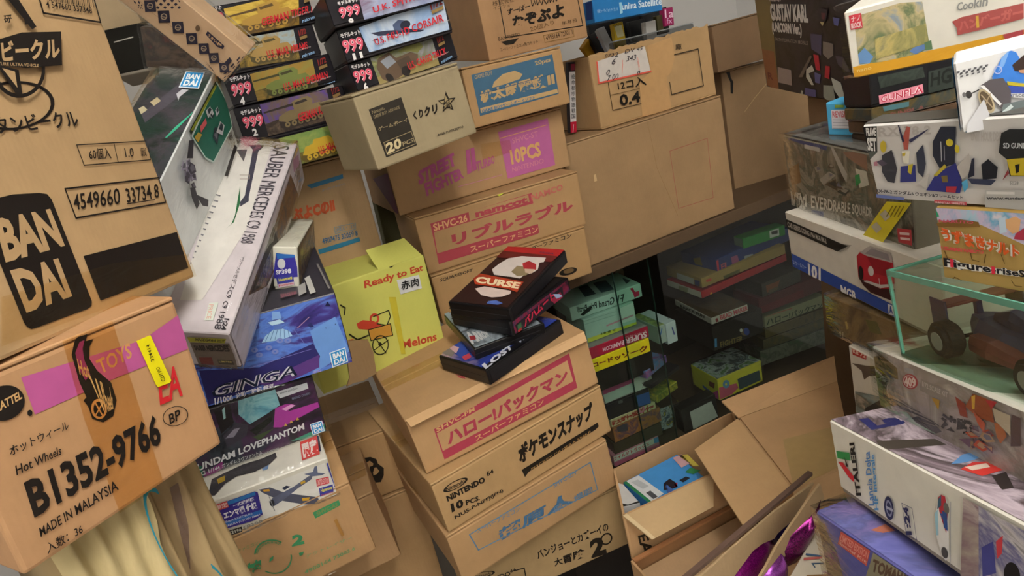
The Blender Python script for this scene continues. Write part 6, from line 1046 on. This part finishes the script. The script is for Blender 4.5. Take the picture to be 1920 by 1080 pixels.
t.po('f', [(798, 120), (895, 98), (908, 212), (815, 230)], '#c83a48'); t.tx('f', 'ナノ', [(815, 130), (885, 112), (890, 155), (822, 172)], '#e8c8c8', .03); t.tx('f', 'BLOCK', [(815, 180), (898, 160), (902, 205), (820, 222)], '#e8c8c8', .05)
z('A2'); t.tx('f', 'Cookin', [(640, 22), (880, -40), (890, 40), (650, 82)], '#8a8a88', .02, .3); t.po('f', [(605, 165), (680, 130), (1163, 20), (1163, 140), (800, 235), (650, 270), (640, 210)], '#a04a48'); t.tx('f', 'ハンバーガー', [(650, 160), (1160, 40), (1160, 130), (660, 240)], '#b8605a', .06); t.po('f', [(790, 120), (812, 115), (818, 210), (796, 214)], '#c8a040'); t.po('f', [(1000, 265), (1163, 225), (1163, 300), (1030, 320)], '#a8444c')
z('A1'); t.tx('f', 'nano', [(862, 540), (975, 515), (978, 535), (866, 560)], '#e8c878', .02); t.done(); t.film(.004)
# ------------------------------------------------------------------ games in the cabinet
GRP = 'games in the display cabinet'
def gb(key, label, col, f=None, grp=GRP, **k):
    t = sleeve('game_box', key, label, col, grp, **k)
    if f: f(t)
    return t.done()
def f_f1(t):
    z('X6'); t.tx('f', 'F1 Grand Prix PartIII', [(640, 345), (200, 470), (215, 520), (625, 425)][::1], '#24302e', .02); 
    t.po('f', [(690, 300), (715, 290), (740, 330), (775, 320), (780, 360), (735, 385), (720, 340)], '#b02848'); t.po('f', [(235, 540), (300, 475), (345, 460), (330, 500), (260, 550)], '#1c2422')
    for q in ([(215, 290), (300, 265), (380, 350), (280, 380)], [(350, 250), (470, 225), (550, 310), (430, 340)], [(620, 200), (700, 230), (660, 260)]): t.po('t', q, '#3c4c52')
gb('f1', 'topmost pale mint racing game box, lying left in the display cabinet', '#a8c4b8', f_f1)
def f_mint(t):
    z('X6'); t.po('f', [(300, 760), (765, 600), (770, 645), (300, 800)], '#c4c84a'); t.po('f', [(600, 480), (725, 425), (740, 580), (620, 620)], '#c8d4cc'); t.ln('f', [(480, 640), (720, 545)], 14, '#c08a98')
    for i in range(3): t.ln('f', [(210, 590+i*30), (560, 480+i*30)], 5, '#8aa89e')
    t.tx('f', '3本立て', [(420, 705), (560, 665), (562, 690), (424, 728)], '#4a5a20', .03)
gb('mint', 'pale mint game boxes wrapper with yellow lower stripe', '#a3c0b4', f_mint)
def f_red(t): z('X6'); t.tx('f', 'SUPER FAMICOM', [(850, 745), (445, 880), (440, 845), (845, 690)], '#d8c8c8', .03); t.tx('f', 'スーパーファミコン', [(845, 700), (650, 760), (648, 742), (842, 680)], '#d0b8b8', .01); t.full('t', '#8f8a88')
gb('redsf', 'dark red game box with white capitals upside down', '#9a1f38', f_red)
def f_yel(t): z('X6'); t.tx('f', 'コードッソーク', [(345, 985), (850, 815), (858, 870), (355, 1030)], '#6a2a1a', .05)
gb('yelsf', 'bright yellow game box under the dark red one', '#d8cc1e', f_yel)
yp, pp = D['yelsf'], D['pink']
t = sleeve('game_box', None, 'added black filler for the dark gap between the bright yellow and the pink box', '#191714', GRP, pose=((yp[0][0]+.004, yp[0][1]+.01, pp[0][2]+pp[2][2]+.002), yp[1], (yp[2][0], .11, yp[0][2]-pp[0][2]-pp[2][2]-.004))); t.done()  # added block, its black stands for the dark gap under the yellow box
def f_pink(t):
    z('X7'); t.po('f', [(90, 225), (315, 130), (325, 200), (110, 290)], '#b0567e'); t.po('f', [(110, 290), (325, 200), (330, 260), (130, 345)], '#a8bcb0'); t.po('f', [(318, 180), (440, 130), (450, 230), (330, 290)], '#cfcac4'); t.tx('f', 'XXI', [(370, 208), (415, 192), (418, 225), (374, 240)], '#4a1c28', .02)
gb('pink', 'game box with pink and white spine, left in the lower cabinet', '#8f8a86', f_pink)
def f_db(t): z('X7'); t.po('f', [(335, 295), (430, 265), (440, 340), (350, 370)], '#2c5aa8'); t.po('f', [(160, 385), (335, 310), (345, 375), (165, 450)], '#2a2626'); t.po('f', [(210, 330), (235, 300), (245, 340), (215, 350)], '#5a5c5a')
gb('dblue', 'dark game box with a blue end under the pink spine', '#262328', f_db)
def f_cr(t): z('X7'); t.tx('f', '桃太郎伝説外伝', [(165, 470), (450, 340), (455, 385), (172, 500)], '#a03a30', .05); t.el('f', [(350, 370), (390, 355), (392, 405), (354, 415)], '#d87a98', .5)
gb('cream', 'cream game box with red brush lettering', '#c8bc92', f_cr)
def f_or(t): z('X7'); t.full('f', art('orange_box', ['#8a5a3a', '#b0703c', '#6a4a5a', '#9a6a4a'], 30)); t.po('f', [(200, 500), (270, 480), (280, 530), (210, 540)], '#4a4450')
gb('orange', 'orange brown game box below the cream one', '#8a5c3a', f_or)
gb('brown', 'dark brown game box second from the bottom of the left column', '#4a3f30')
def f_wr(t): z('X7'); t.po('f', [(170, 700), (480, 570), (495, 600), (180, 745)], '#c8ccc4'); t.tx('f', 'ワイルドトラックス', [(178, 712), (420, 605), (424, 630), (182, 738)], '#b03a38', .03); t.po('f', [(450, 580), (490, 565), (495, 605), (455, 615)], '#4a8ac0'); t.po('f', [(180, 750), (500, 615), (505, 650), (190, 790)], '#b85a78')
gb('whred', 'white and pink game box at the bottom of the left column', '#b87a88', f_wr)
def f_gr(t): z('X7'); t.po('f', [(612, 400), (630, 380), (890, 300), (885, 430), (660, 540)], '#1c1a18'); t.po('f', [(695, 405), (840, 330), (885, 435), (720, 525)], '#a8aaa4')
gb('grey', 'black framed case with pale grey window near the open carton', '#2a2624', f_gr, rough=.2)
t = Thing('plastic_pouch', None, 'crinkled clear pouch left of the black framed grey case', 'pouch', pose=((D['grey'][0][0]-.075, D['grey'][0][1]+.005, D['grey'][0][2]+.01), (17, 8, 6), (.06, .03, .10)))
bx('pouch_card', (-.022, -.004, .006), (.022, .004, .085), art('pouch', ['#2a3050', '#5a6a7a', '#b8bcc0', '#2c2a2a', '#c8b84a'], 40), t.o, .001); t.film(.004)
def f_ws(t): z('X6'); t.tx('t', 'MAPPY', [(895, 270), (950, 250), (985, 350), (940, 370)], '#6a6480', .04); t.po('t', [(1010, 510), (1050, 490), (1080, 560), (1045, 580)], '#4a4a50'); t.ln('f', [(1080, 660), (1100, 720)], 10, '#4a4a90')
gb('wspine', 'white game box lying lengthwise right of the mint box', '#c4ccd0', f_ws)
def f_gs(t): z('X6'); t.full('t', art('limebox', ['#8a9a4a', '#a8b070', '#6a7a5a', '#b8bc8a'], 30)); t.ln('f', [(985, 670), (965, 760)], 8, '#3a6aa8')
gb('gspine', 'yellowish green game box lying lengthwise beside the white one', '#a4b0a8', f_gs)
gb('dslim', 'slim black case with silver edge low in the cabinet', '#1b1a1c')
gb('colr', 'small blue and pink game box above the slim black case', art('colr', ['#3a4a8a', '#8a4a7a', '#4a7ab0', '#a05060'], 30))
gb('ycase', 'yellow green case behind the crinkled pouch', art('ycase', ['#b8a02c', '#5a6a2a', '#c8b43a'], 30))
def f_r2(t): z('X4'); t.full('l', '#a8a294'); t.po('l', [(150, 700), (230, 720), (220, 760), (145, 740)], '#7a7a5a'); t.tx('f', 'I', [(412, 760), (425, 755), (428, 805), (415, 812)], '#c8a030', .03)
gb('red2', 'red game box with white end, in the middle column of the cabinet', '#8f1820', f_r2)
def f_t2(t): z('X4'); t.po('l', [(130, 590), (275, 640), (275, 700), (135, 650)], '#a09a90'); t.po('l', [(280, 650), (325, 660), (325, 705), (285, 695)], '#3a3a60'); t.po('f', [(375, 650), (420, 635), (420, 660), (380, 670)], '#a83a30'); t.po('f', [(520, 620), (660, 560), (660, 600), (530, 640)], '#4a4420')
gb('tan2', 'tan game box on the red game box', '#8c7040', f_t2)
def f_b2(t): z('X4'); t.po('f', [(455, 495), (480, 480), (490, 595), (465, 610)], '#a82838'); t.po('f', [(585, 460), (640, 440), (660, 510), (600, 540)], '#8a4a68'); t.po('f', [(700, 450), (770, 430), (790, 490), (700, 510)], '#8a8a8c'); t.tx('f', 'FI', [(500, 520), (545, 500), (550, 560), (505, 570)], '#a04a50', .04); t.po('f', [(870, 400), (920, 380), (930, 420), (880, 430)], '#7a6038'); t.po('l', [(270, 470), (330, 460), (350, 530), (290, 520)], '#6a5a20')
gb('blue2', 'dark blue game box above the tan one', '#1f2c60', f_b2)
def f_g2(t): z('X4'); t.po('f', [(910, 240), (990, 215), (995, 275), (915, 300)], '#a8a8a0'); t.po('f', [(925, 245), (980, 230), (980, 260), (930, 270)], '#24241f'); t.full('l', '#5a6458')
gb('green2', 'green game box on the dark blue one', '#1f6a2c', f_g2)
def f_be(t): z('X4'); t.tx('f', 'BEAD MAKER', [(490, 950), (725, 868), (730, 905), (500, 990)], '#a83a48', .03); t.po('f', [(455, 985), (470, 970), (485, 1000), (460, 1010)], '#7a2a30'); t.tx('l', 'BARCA FUN', [(160, 858), (365, 950), (365, 975), (165, 885)], '#3a3632', .04); t.full('t', art('bear_top', ['#3a2c20', '#54422e', '#3c3c38'], 14))
gb('bear', 'flat white game box with red letters and brown top', '#aaa59c', f_be)
def f_bk(t): z('X5'); t.tx('f', 'FIGHTER', [(490, 300), (700, 240), (700, 290), (495, 350)], '#6a5a30', .03); t.po('f', [(440, 270), (460, 265), (462, 345), (442, 350)], '#3a78a8'); t.el('f', [(670, 180), (750, 170), (760, 240), (690, 245)], '#5a4a3a', 0); t.el('f', [(700, 175), (755, 165), (765, 235), (715, 240)], '#2a3a7a', 0); t.el('f', [(668, 180), (695, 175), (700, 205), (672, 212)], '#b0aca4', 0)
gb('blk', 'large black game box under the flat white one', '#15120f', f_bk)
t = sleeve('game_box', 'film', 'yellow blue and pink game box wrapped in shiny film', '#b8b02c', GRP); z('X5')
t.full('f', '#c4ba2e'); t.full('l', '#b8b43a'); t.po('f', [(480, 720), (640, 680), (660, 720), (600, 780), (490, 830)], '#b8506a'); t.po('f', [(650, 640), (850, 560), (865, 650), (670, 740)], '#2c3f4a'); t.el('f', [(510, 660), (575, 640), (580, 720), (520, 730)], '#5a88b0', .3); t.po('l', [(395, 660), (445, 680), (440, 730), (390, 700)], '#5a2420'); t.po('l', [(160, 570), (240, 600), (235, 630), (170, 600)], '#3a4a8c'); t.po('l', [(330, 690), (430, 770), (420, 785), (340, 720)], '#34508a'); t.po('l', [(400, 780), (480, 740), (480, 830)], '#b8408a'); t.full('t', art('filmtop', ['#3a4038', '#5a7a4a', '#a8b0b0', '#2a2e30', '#7a8a90'], 22)); t.done(); t.film(.004)
def f_fl(t): z('X4'); t.po('f', [(880, 700), (960, 670), (1000, 650), (980, 720), (890, 760)], '#6a3a20'); t.po('f', [(900, 740), (980, 705), (990, 730), (910, 765)], '#4a4030')
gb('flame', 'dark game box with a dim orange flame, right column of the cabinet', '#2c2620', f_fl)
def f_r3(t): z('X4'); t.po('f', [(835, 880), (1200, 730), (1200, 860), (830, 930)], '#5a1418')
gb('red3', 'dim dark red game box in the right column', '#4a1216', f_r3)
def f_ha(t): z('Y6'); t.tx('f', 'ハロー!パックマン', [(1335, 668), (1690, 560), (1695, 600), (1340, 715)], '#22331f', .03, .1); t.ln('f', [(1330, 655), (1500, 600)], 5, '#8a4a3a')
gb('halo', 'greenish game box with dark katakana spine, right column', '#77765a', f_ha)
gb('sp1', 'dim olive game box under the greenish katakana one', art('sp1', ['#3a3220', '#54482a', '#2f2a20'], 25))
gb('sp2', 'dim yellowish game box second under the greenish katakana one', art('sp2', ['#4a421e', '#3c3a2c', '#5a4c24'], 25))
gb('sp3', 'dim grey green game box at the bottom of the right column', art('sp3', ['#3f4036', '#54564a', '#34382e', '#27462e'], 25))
# upright boxes at the back of the cabinet
for i, (uu, wd, hh, c, lab) in enumerate(((.14, .03, .2, '#8f8a78', 'pale upright game box at the back of the cabinet'), (.175, .022, .2, '#4a2a22', 'dark red upright game box at the back of the cabinet'), (.20, .03, .19, '#5a4436', 'brown upright game box at the back of the cabinet'))):
    p = LMX @ Vector((uu, .2, .74)); t = sleeve('game_box', None, lab, c, GRP, pose=((p.x, p.y, p.z), (21.4, 0, 0), (wd, .14, hh))); t.done()
# ------------------------------------------------------------------ open cartons at the lower right
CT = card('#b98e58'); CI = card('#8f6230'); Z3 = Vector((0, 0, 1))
def wall(e, name, a, b, top, bot, th, mat, lift=0):
    """upright cardboard wall from plan point a to b"""
    a, b = Vector(a), Vector(b); return wprism(e, name, [(a.x, a.y, bot), (b.x, b.y, bot), (b.x, b.y, top), (a.x, a.y, top)], th, mat)
# carton with wide flaps
ZF = .85; z('P')
A = on_z((1385, 784), ZF); B = on_z((1487, 916), ZF); Cc = on_z((1570, 715), ZF); Dd = on_z((1600, 865), ZF)
e = wthing('flap_carton', 'wide plain carton with spread flaps beside the white kit pile', 'carton', ((A.x+Dd.x)/2, (A.y+Dd.y)/2, .30))
wprism(e, 'carton_body', [A-Z3*.004, B-Z3*.004, Dd-Z3*.004, Cc-Z3*.004], ZF-.30-.005, CT)
wprism(e, 'top_flap', [A+Vector((.003, 0, 0)), B+Vector((.003, 0, 0)), Dd, Cc], .0035, CT)
bk0, bk1 = on_z((1353, 752), .862), on_z((1564, 667), .872); wprism(e, 'back_flap', [A+Z3*.001, Cc+Z3*.001, bk1, bk0], .0035, CT)
lf0, lf1 = on_z((1302, 843), .846), on_z((1394, 986), .846); wprism(e, 'side_flap', [A+Vector((-.002, 0, .0)), lf0, lf1, B+Vector((-.002, 0, 0))], .0035, card('#c0965c'))
tp = wprism(e, 'tape', [on_z(p, ZF+.0008) for p in [(1468, 824), (1488, 915), (1600, 862), (1600, 790)]], .0005, ink('#a58a5c', .4)); tp['label'] = 'wide dull tape patch'
# carton holding a blue game box
ZR = .80
b0, b1 = on_z((1150, 882), ZR), on_z((1372, 775), ZR); f0, f1 = on_z((1168, 968), ZR), on_z((1334, 890), ZR); f1 = f0+(f1-f0)*1.45
e = wthing('open_carton', 'open carton with a blue game box inside, left of the wide flaps', 'carton', ((b0+f1)*.5).to_2d().to_3d()+Z3*.55)
BT = .55
wall(e, 'back_wall', b0, b1, ZR, BT, .004, CT); wall(e, 'front_wall', f0, f1, ZR, BT, .004, CT); wall(e, 'side_wall', b0, f0, ZR, BT, .004, CT); wall(e, 'side_wall', b1, f1, ZR, BT, .004, CT)
wprism(e, 'carton_floor', [(b0.x, b0.y, BT+.004), (f0.x, f0.y, BT+.004), (f1.x, f1.y, BT+.004), (b1.x, b1.y, BT+.004)], .004, CT)
g0, g1 = on_z((1223, 1012), .768), on_z((1338, 950), .768); wprism(e, 'front_flap', [f0, g0, g1, on_z((1338, 888), ZR)], .003, card('#b5935e'))
c2_ = on_z((1176, 982), .79); wprism(e, 'flap_crease', [f0+Z3*.002, g0+Z3*.001, g0+Z3*.001+(g1-g0)*.05, f0+Z3*.002+(f1-f0)*.03], .001, card('#c9ad7c'))
nn = (f1-f0).cross(Z3).normalized(); fo = f0+nn*.001
for s, q in (('EA', [(1206, 1012), (1222, 1040), (1203, 1055), (1190, 1030)]),):
    vs, fs = text_geo(s, .03); H = homog([(1213, 1000), (1228, 1040), (1205, 1045), (1196, 1005)]); mesh_obj('printed_lettering', [on_plane(H(a, b), fo, nn)-e.location for a, b in vs], fs, ink('#2a2116'), e)
# the boxed games inside
ZG = .775; z('X7')
def lying(name, label, pts, col, th, cat='game box', zz=ZG):
    P = [on_z(p, zz) for p in pts]; e = wthing(name, label, cat, sum(P, Vector())/len(P)-Z3*th, GRP2); wprism(e, 'box_sleeve', P, th, col, .0008); return e
GRP2 = 'games in the open carton'
def lay(e, pts, col, zz=ZG+.0008): mesh_obj('printed_artwork', [on_z(p, zz)-e.location for p in pts], [tuple(range(len(pts)))], ink(col) if isinstance(col, str) else col, e)
e = lying('game_box', 'blue game box with white spine inside the open carton', [(245, 880), (420, 1020), (800, 850), (610, 690)], ink('#3f86c4', .35), .13)
lay(e, [(246, 881), (268, 872), (440, 1010), (421, 1019)], '#1f6a44'); lay(e, [(268, 872), (350, 832), (520, 955), (440, 1010)], '#c8ccce', ZG+.001); lay(e, [(400, 950), (430, 935), (480, 975), (450, 992)], '#4a4c50', ZG+.0013); lay(e, [(300, 880), (345, 860), (420, 905), (380, 925)], '#a8acb0', ZG+.0013)
for q, c in (([(520, 885), (560, 855), (600, 880), (615, 910), (560, 930), (520, 930)], '#1f1a22'), ([(590, 885), (612, 880), (612, 910), (592, 912)], '#b02c4a'), ([(625, 865), (670, 840), (700, 850), (650, 880)], '#1e2028'), ([(665, 810), (700, 780), (770, 800), (720, 825)], '#2f7a4a'), ([(580, 715), (640, 690), (700, 750), (640, 780)], '#c09aa0'), ([(620, 700), (680, 690), (760, 770), (720, 770)], '#b8a84a'), ([(520, 880), (600, 940), (545, 950)], '#3a5a9a')): lay(e, q, c, ZG+.0014)
e = lying('game_box', 'white boxed game at the left end inside the open carton', [(205, 880), (238, 1048), (360, 1018), (246, 892)], ink('#c4c4c2', .4), .13); lay(e, [(235, 1020), (236, 1046), (360, 1016), (350, 1005), (280, 1030)], '#2a2a28', ZG+.001)
# second open carton in front
z('P'); ZQ = .72
h0, h1 = on_z((1186, 1050), ZQ), on_z((1345, 962), ZQ); hv = (h1-h0).normalized(); hn = Vector((hv.y, -hv.x, 0)); h1 = h0+hv*.24; k0, k1 = h0+hn*.22, h1+hn*.22
e = wthing('open_carton', 'nearest open carton with orange brown inside, at the bottom edge', 'carton', ((h0+k1)*.5).to_2d().to_3d()+Z3*.42)
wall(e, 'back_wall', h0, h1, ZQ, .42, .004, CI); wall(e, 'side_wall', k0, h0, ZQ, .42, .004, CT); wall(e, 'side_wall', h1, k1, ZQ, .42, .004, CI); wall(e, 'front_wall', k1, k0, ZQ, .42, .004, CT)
wprism(e, 'carton_floor', [h0.to_2d().to_3d()+Z3*.425, k0.to_2d().to_3d()+Z3*.425, k1.to_2d().to_3d()+Z3*.425, h1.to_2d().to_3d()+Z3*.425], .004, CT)
wprism(e, 'back_rim', [h0+Z3*.003, h0+Z3*.003+hn*.007, h1+Z3*.003+hn*.007, h1+Z3*.003], .004, card('#a86c34'))
iv = Z3*-.025; wprism(e, 'inner_flap', [h0+iv+hn*.006+hv*.006, k0+iv-hn*.02+hv*.006, k1+iv-hn*.02-hv*.006, h1+iv+hn*.006-hv*.006], .0035, card('#b08a5a'))
pl = [on_z(p, ZQ-.0245) for p in [(1342, 1030), (1378, 1010), (1392, 1030)]]
# ------------------------------------------------------------------ display card box with magenta packs
z('P'); ZD = .92
p0, p1 = on_z((1524, 892), ZD), on_z((1313, 1071), ZD); dv = (p1-p0).normalized(); dn = Vector((-dv.y, dv.x, 0)); 
if dn.dot(C0-p0) < 0: dn = -dn
e = wthing('pack_display', 'display card box with wavy cut sides holding magenta foil packs', 'display box', p0.to_2d().to_3d()+Z3*.72)
z('C7'); tanw = card('#a8895c')
def outl(pts, o): return [on_plane(p, o, dn) for p in pts]
W1 = outl([(1748, 205), (1580, 510), (1545, 545), (1480, 600), (1425, 650), (1400, 690), (1290, 740), (1210, 800), (1150, 880), (1040, 1030), (940, 1130), (680, 1080), (800, 985), (1000, 800), (1400, 455)], p0)
wprism(e, 'cut_side', W1, .003, tanw); 
top = [p0+Z3*.0005, p1+(p1-p0)*.6+Z3*.0005, p1+(p1-p0)*.6+Z3*.0005-dn*.007, p0+Z3*.0005-dn*.007]; rimp = wprism(e, 'folded_rim', top, .005, ink('#5a463c', .5)); rimp['label'] = 'dark folded top edge'
o2 = p0+dn*.022
W2 = outl([(1800, 215), (1835, 340), (1790, 430), (1640, 600), (1560, 680), (1510, 770), (1490, 850), (1400, 960), (1310, 1090), (1230, 1090), (1330, 930), (1420, 760), (1500, 640), (1590, 510), (1700, 350)], o2)
wprism(e, 'cut_side', W2, .003, tanw)
for i, (pts, off, ins) in enumerate(([[(1400, 680), (1290, 740), (1150, 880), (1030, 1040), (950, 1180), (1230, 1180), (1420, 760)], -.004, 0], [[(1590, 510), (1500, 560), (1420, 640), (1405, 690), (1420, 770), (1560, 560)], -.004, 0], [[(1490, 845), (1515, 870), (1530, 960), (1520, 1100), (1290, 1100), (1400, 960)], .006, 0], [[(1840, 340), (1790, 450), (1560, 680), (1500, 830), (1530, 960), (1620, 920), (1790, 590)], .004, 0])):
    oo = (p0 if i < 2 else o2)+dn*off; P = outl(pts, oo); c = sum(P, Vector())/len(P)
    fe = wthing('foil_pack', ['magenta foil pack in the nearer wavy opening', 'dark foil pack at the top of the nearer wavy opening', 'glossy purple foil pack at the bottom of the outer opening', 'dark magenta foil pack in the outer wavy opening'][i], 'foil pack', c, 'foil packs in the display box')
    bm = bmesh.new(); ring = [bm.verts.new(p-c-dn*.002) for p in P]; mid = [bm.verts.new((p-c)*.55+dn*.006) for p in P]; ctr = bm.verts.new(dn*.008); n = len(P); back = [bm.verts.new(p-c-dn*.006) for p in P]
    for k in range(n):
        j = (k+1) % n; bm.faces.new((ring[k], ring[j], mid[j], mid[k])); bm.faces.new((mid[k], mid[j], ctr)); bm.faces.new((back[k], back[j], ring[j], ring[k]))
    bm.faces.new(back[::-1])
    fm, nt, b = newmat('magenta_foil_%d' % i); b.inputs['Metallic'].default_value = .75; b.inputs['Roughness'].default_value = .28
    n1 = nt.nodes.new('ShaderNodeTexNoise'); n1.inputs['Scale'].default_value = 45; n1.inputs['Detail'].default_value = 4; rp = nt.nodes.new('ShaderNodeValToRGB')
    cc = [('#6a0f62', '#b0249c'), ('#1c1a3a', '#3a2a6a'), ('#7a2a8a', '#b060c0'), ('#3a0a34', '#8a1870')][i]; rp.color_ramp.elements[0].color = lin(cc[0]); rp.color_ramp.elements[1].color = lin(cc[1]); rp.color_ramp.elements[0].position = .35; rp.color_ramp.elements[1].position = .7
    nt.links.new(n1.outputs['Fac'], rp.inputs[0]); nt.links.new(rp.outputs[0], b.inputs['Base Color'])
    bm_obj('pack_body', bm, fm, fe, True)
    if i in (0, 3):
        q = [[(1225, 920), (1280, 880), (1260, 970), (1200, 1010)], [(1690, 640), (1740, 620), (1720, 700), (1680, 720)]][0 if i == 0 else 1]
        vs, fs = text_geo('VS', .05, .2); H = homog([px(p) for p in q]); mesh_obj('printed_lettering', [on_plane(H(a, b), oo+dn*.0095, dn)-fe.location for a, b in vs], fs, ink('#b8944a', .3), fe)
wprism(e, 'display_floor', [p0.to_2d().to_3d()+Z3*.735, p1.to_2d().to_3d()+Z3*.735, p1.to_2d().to_3d()+Z3*.735+dn*.06, p0.to_2d().to_3d()+Z3*.735+dn*.06], .004, tanw)
# white box low behind the violet kit
z('A7'); P = [on_z(p, .86) for p in [(455, 640), (190, 1100), (620, 1120), (560, 900)]]
e = wthing('flat_kit', 'white box with blue and red line print, low beside the violet blue kit', 'kit box', sum(P, Vector())/4-Z3*.09)
wprism(e, 'box_lid', P, .09, ink('#d0c8b4', .4), .001)
for q, c in (([(350, 870), (500, 890), (500, 905), (345, 888)], '#3f5a78'), ([(330, 910), (500, 900), (500, 918), (325, 935)], '#b8605a'), ([(400, 960), (520, 955), (520, 965), (400, 970)], '#34506a'), ([(400, 960), (412, 960), (440, 1000), (428, 1002)], '#34506a'), ([(360, 1070), (580, 1060), (580, 1080), (350, 1085)], '#8a6a40')): mesh_obj('printed_artwork', [on_z(p, .8612)-e.location for p in q], [(0, 1, 2, 3)], ink(c), e)
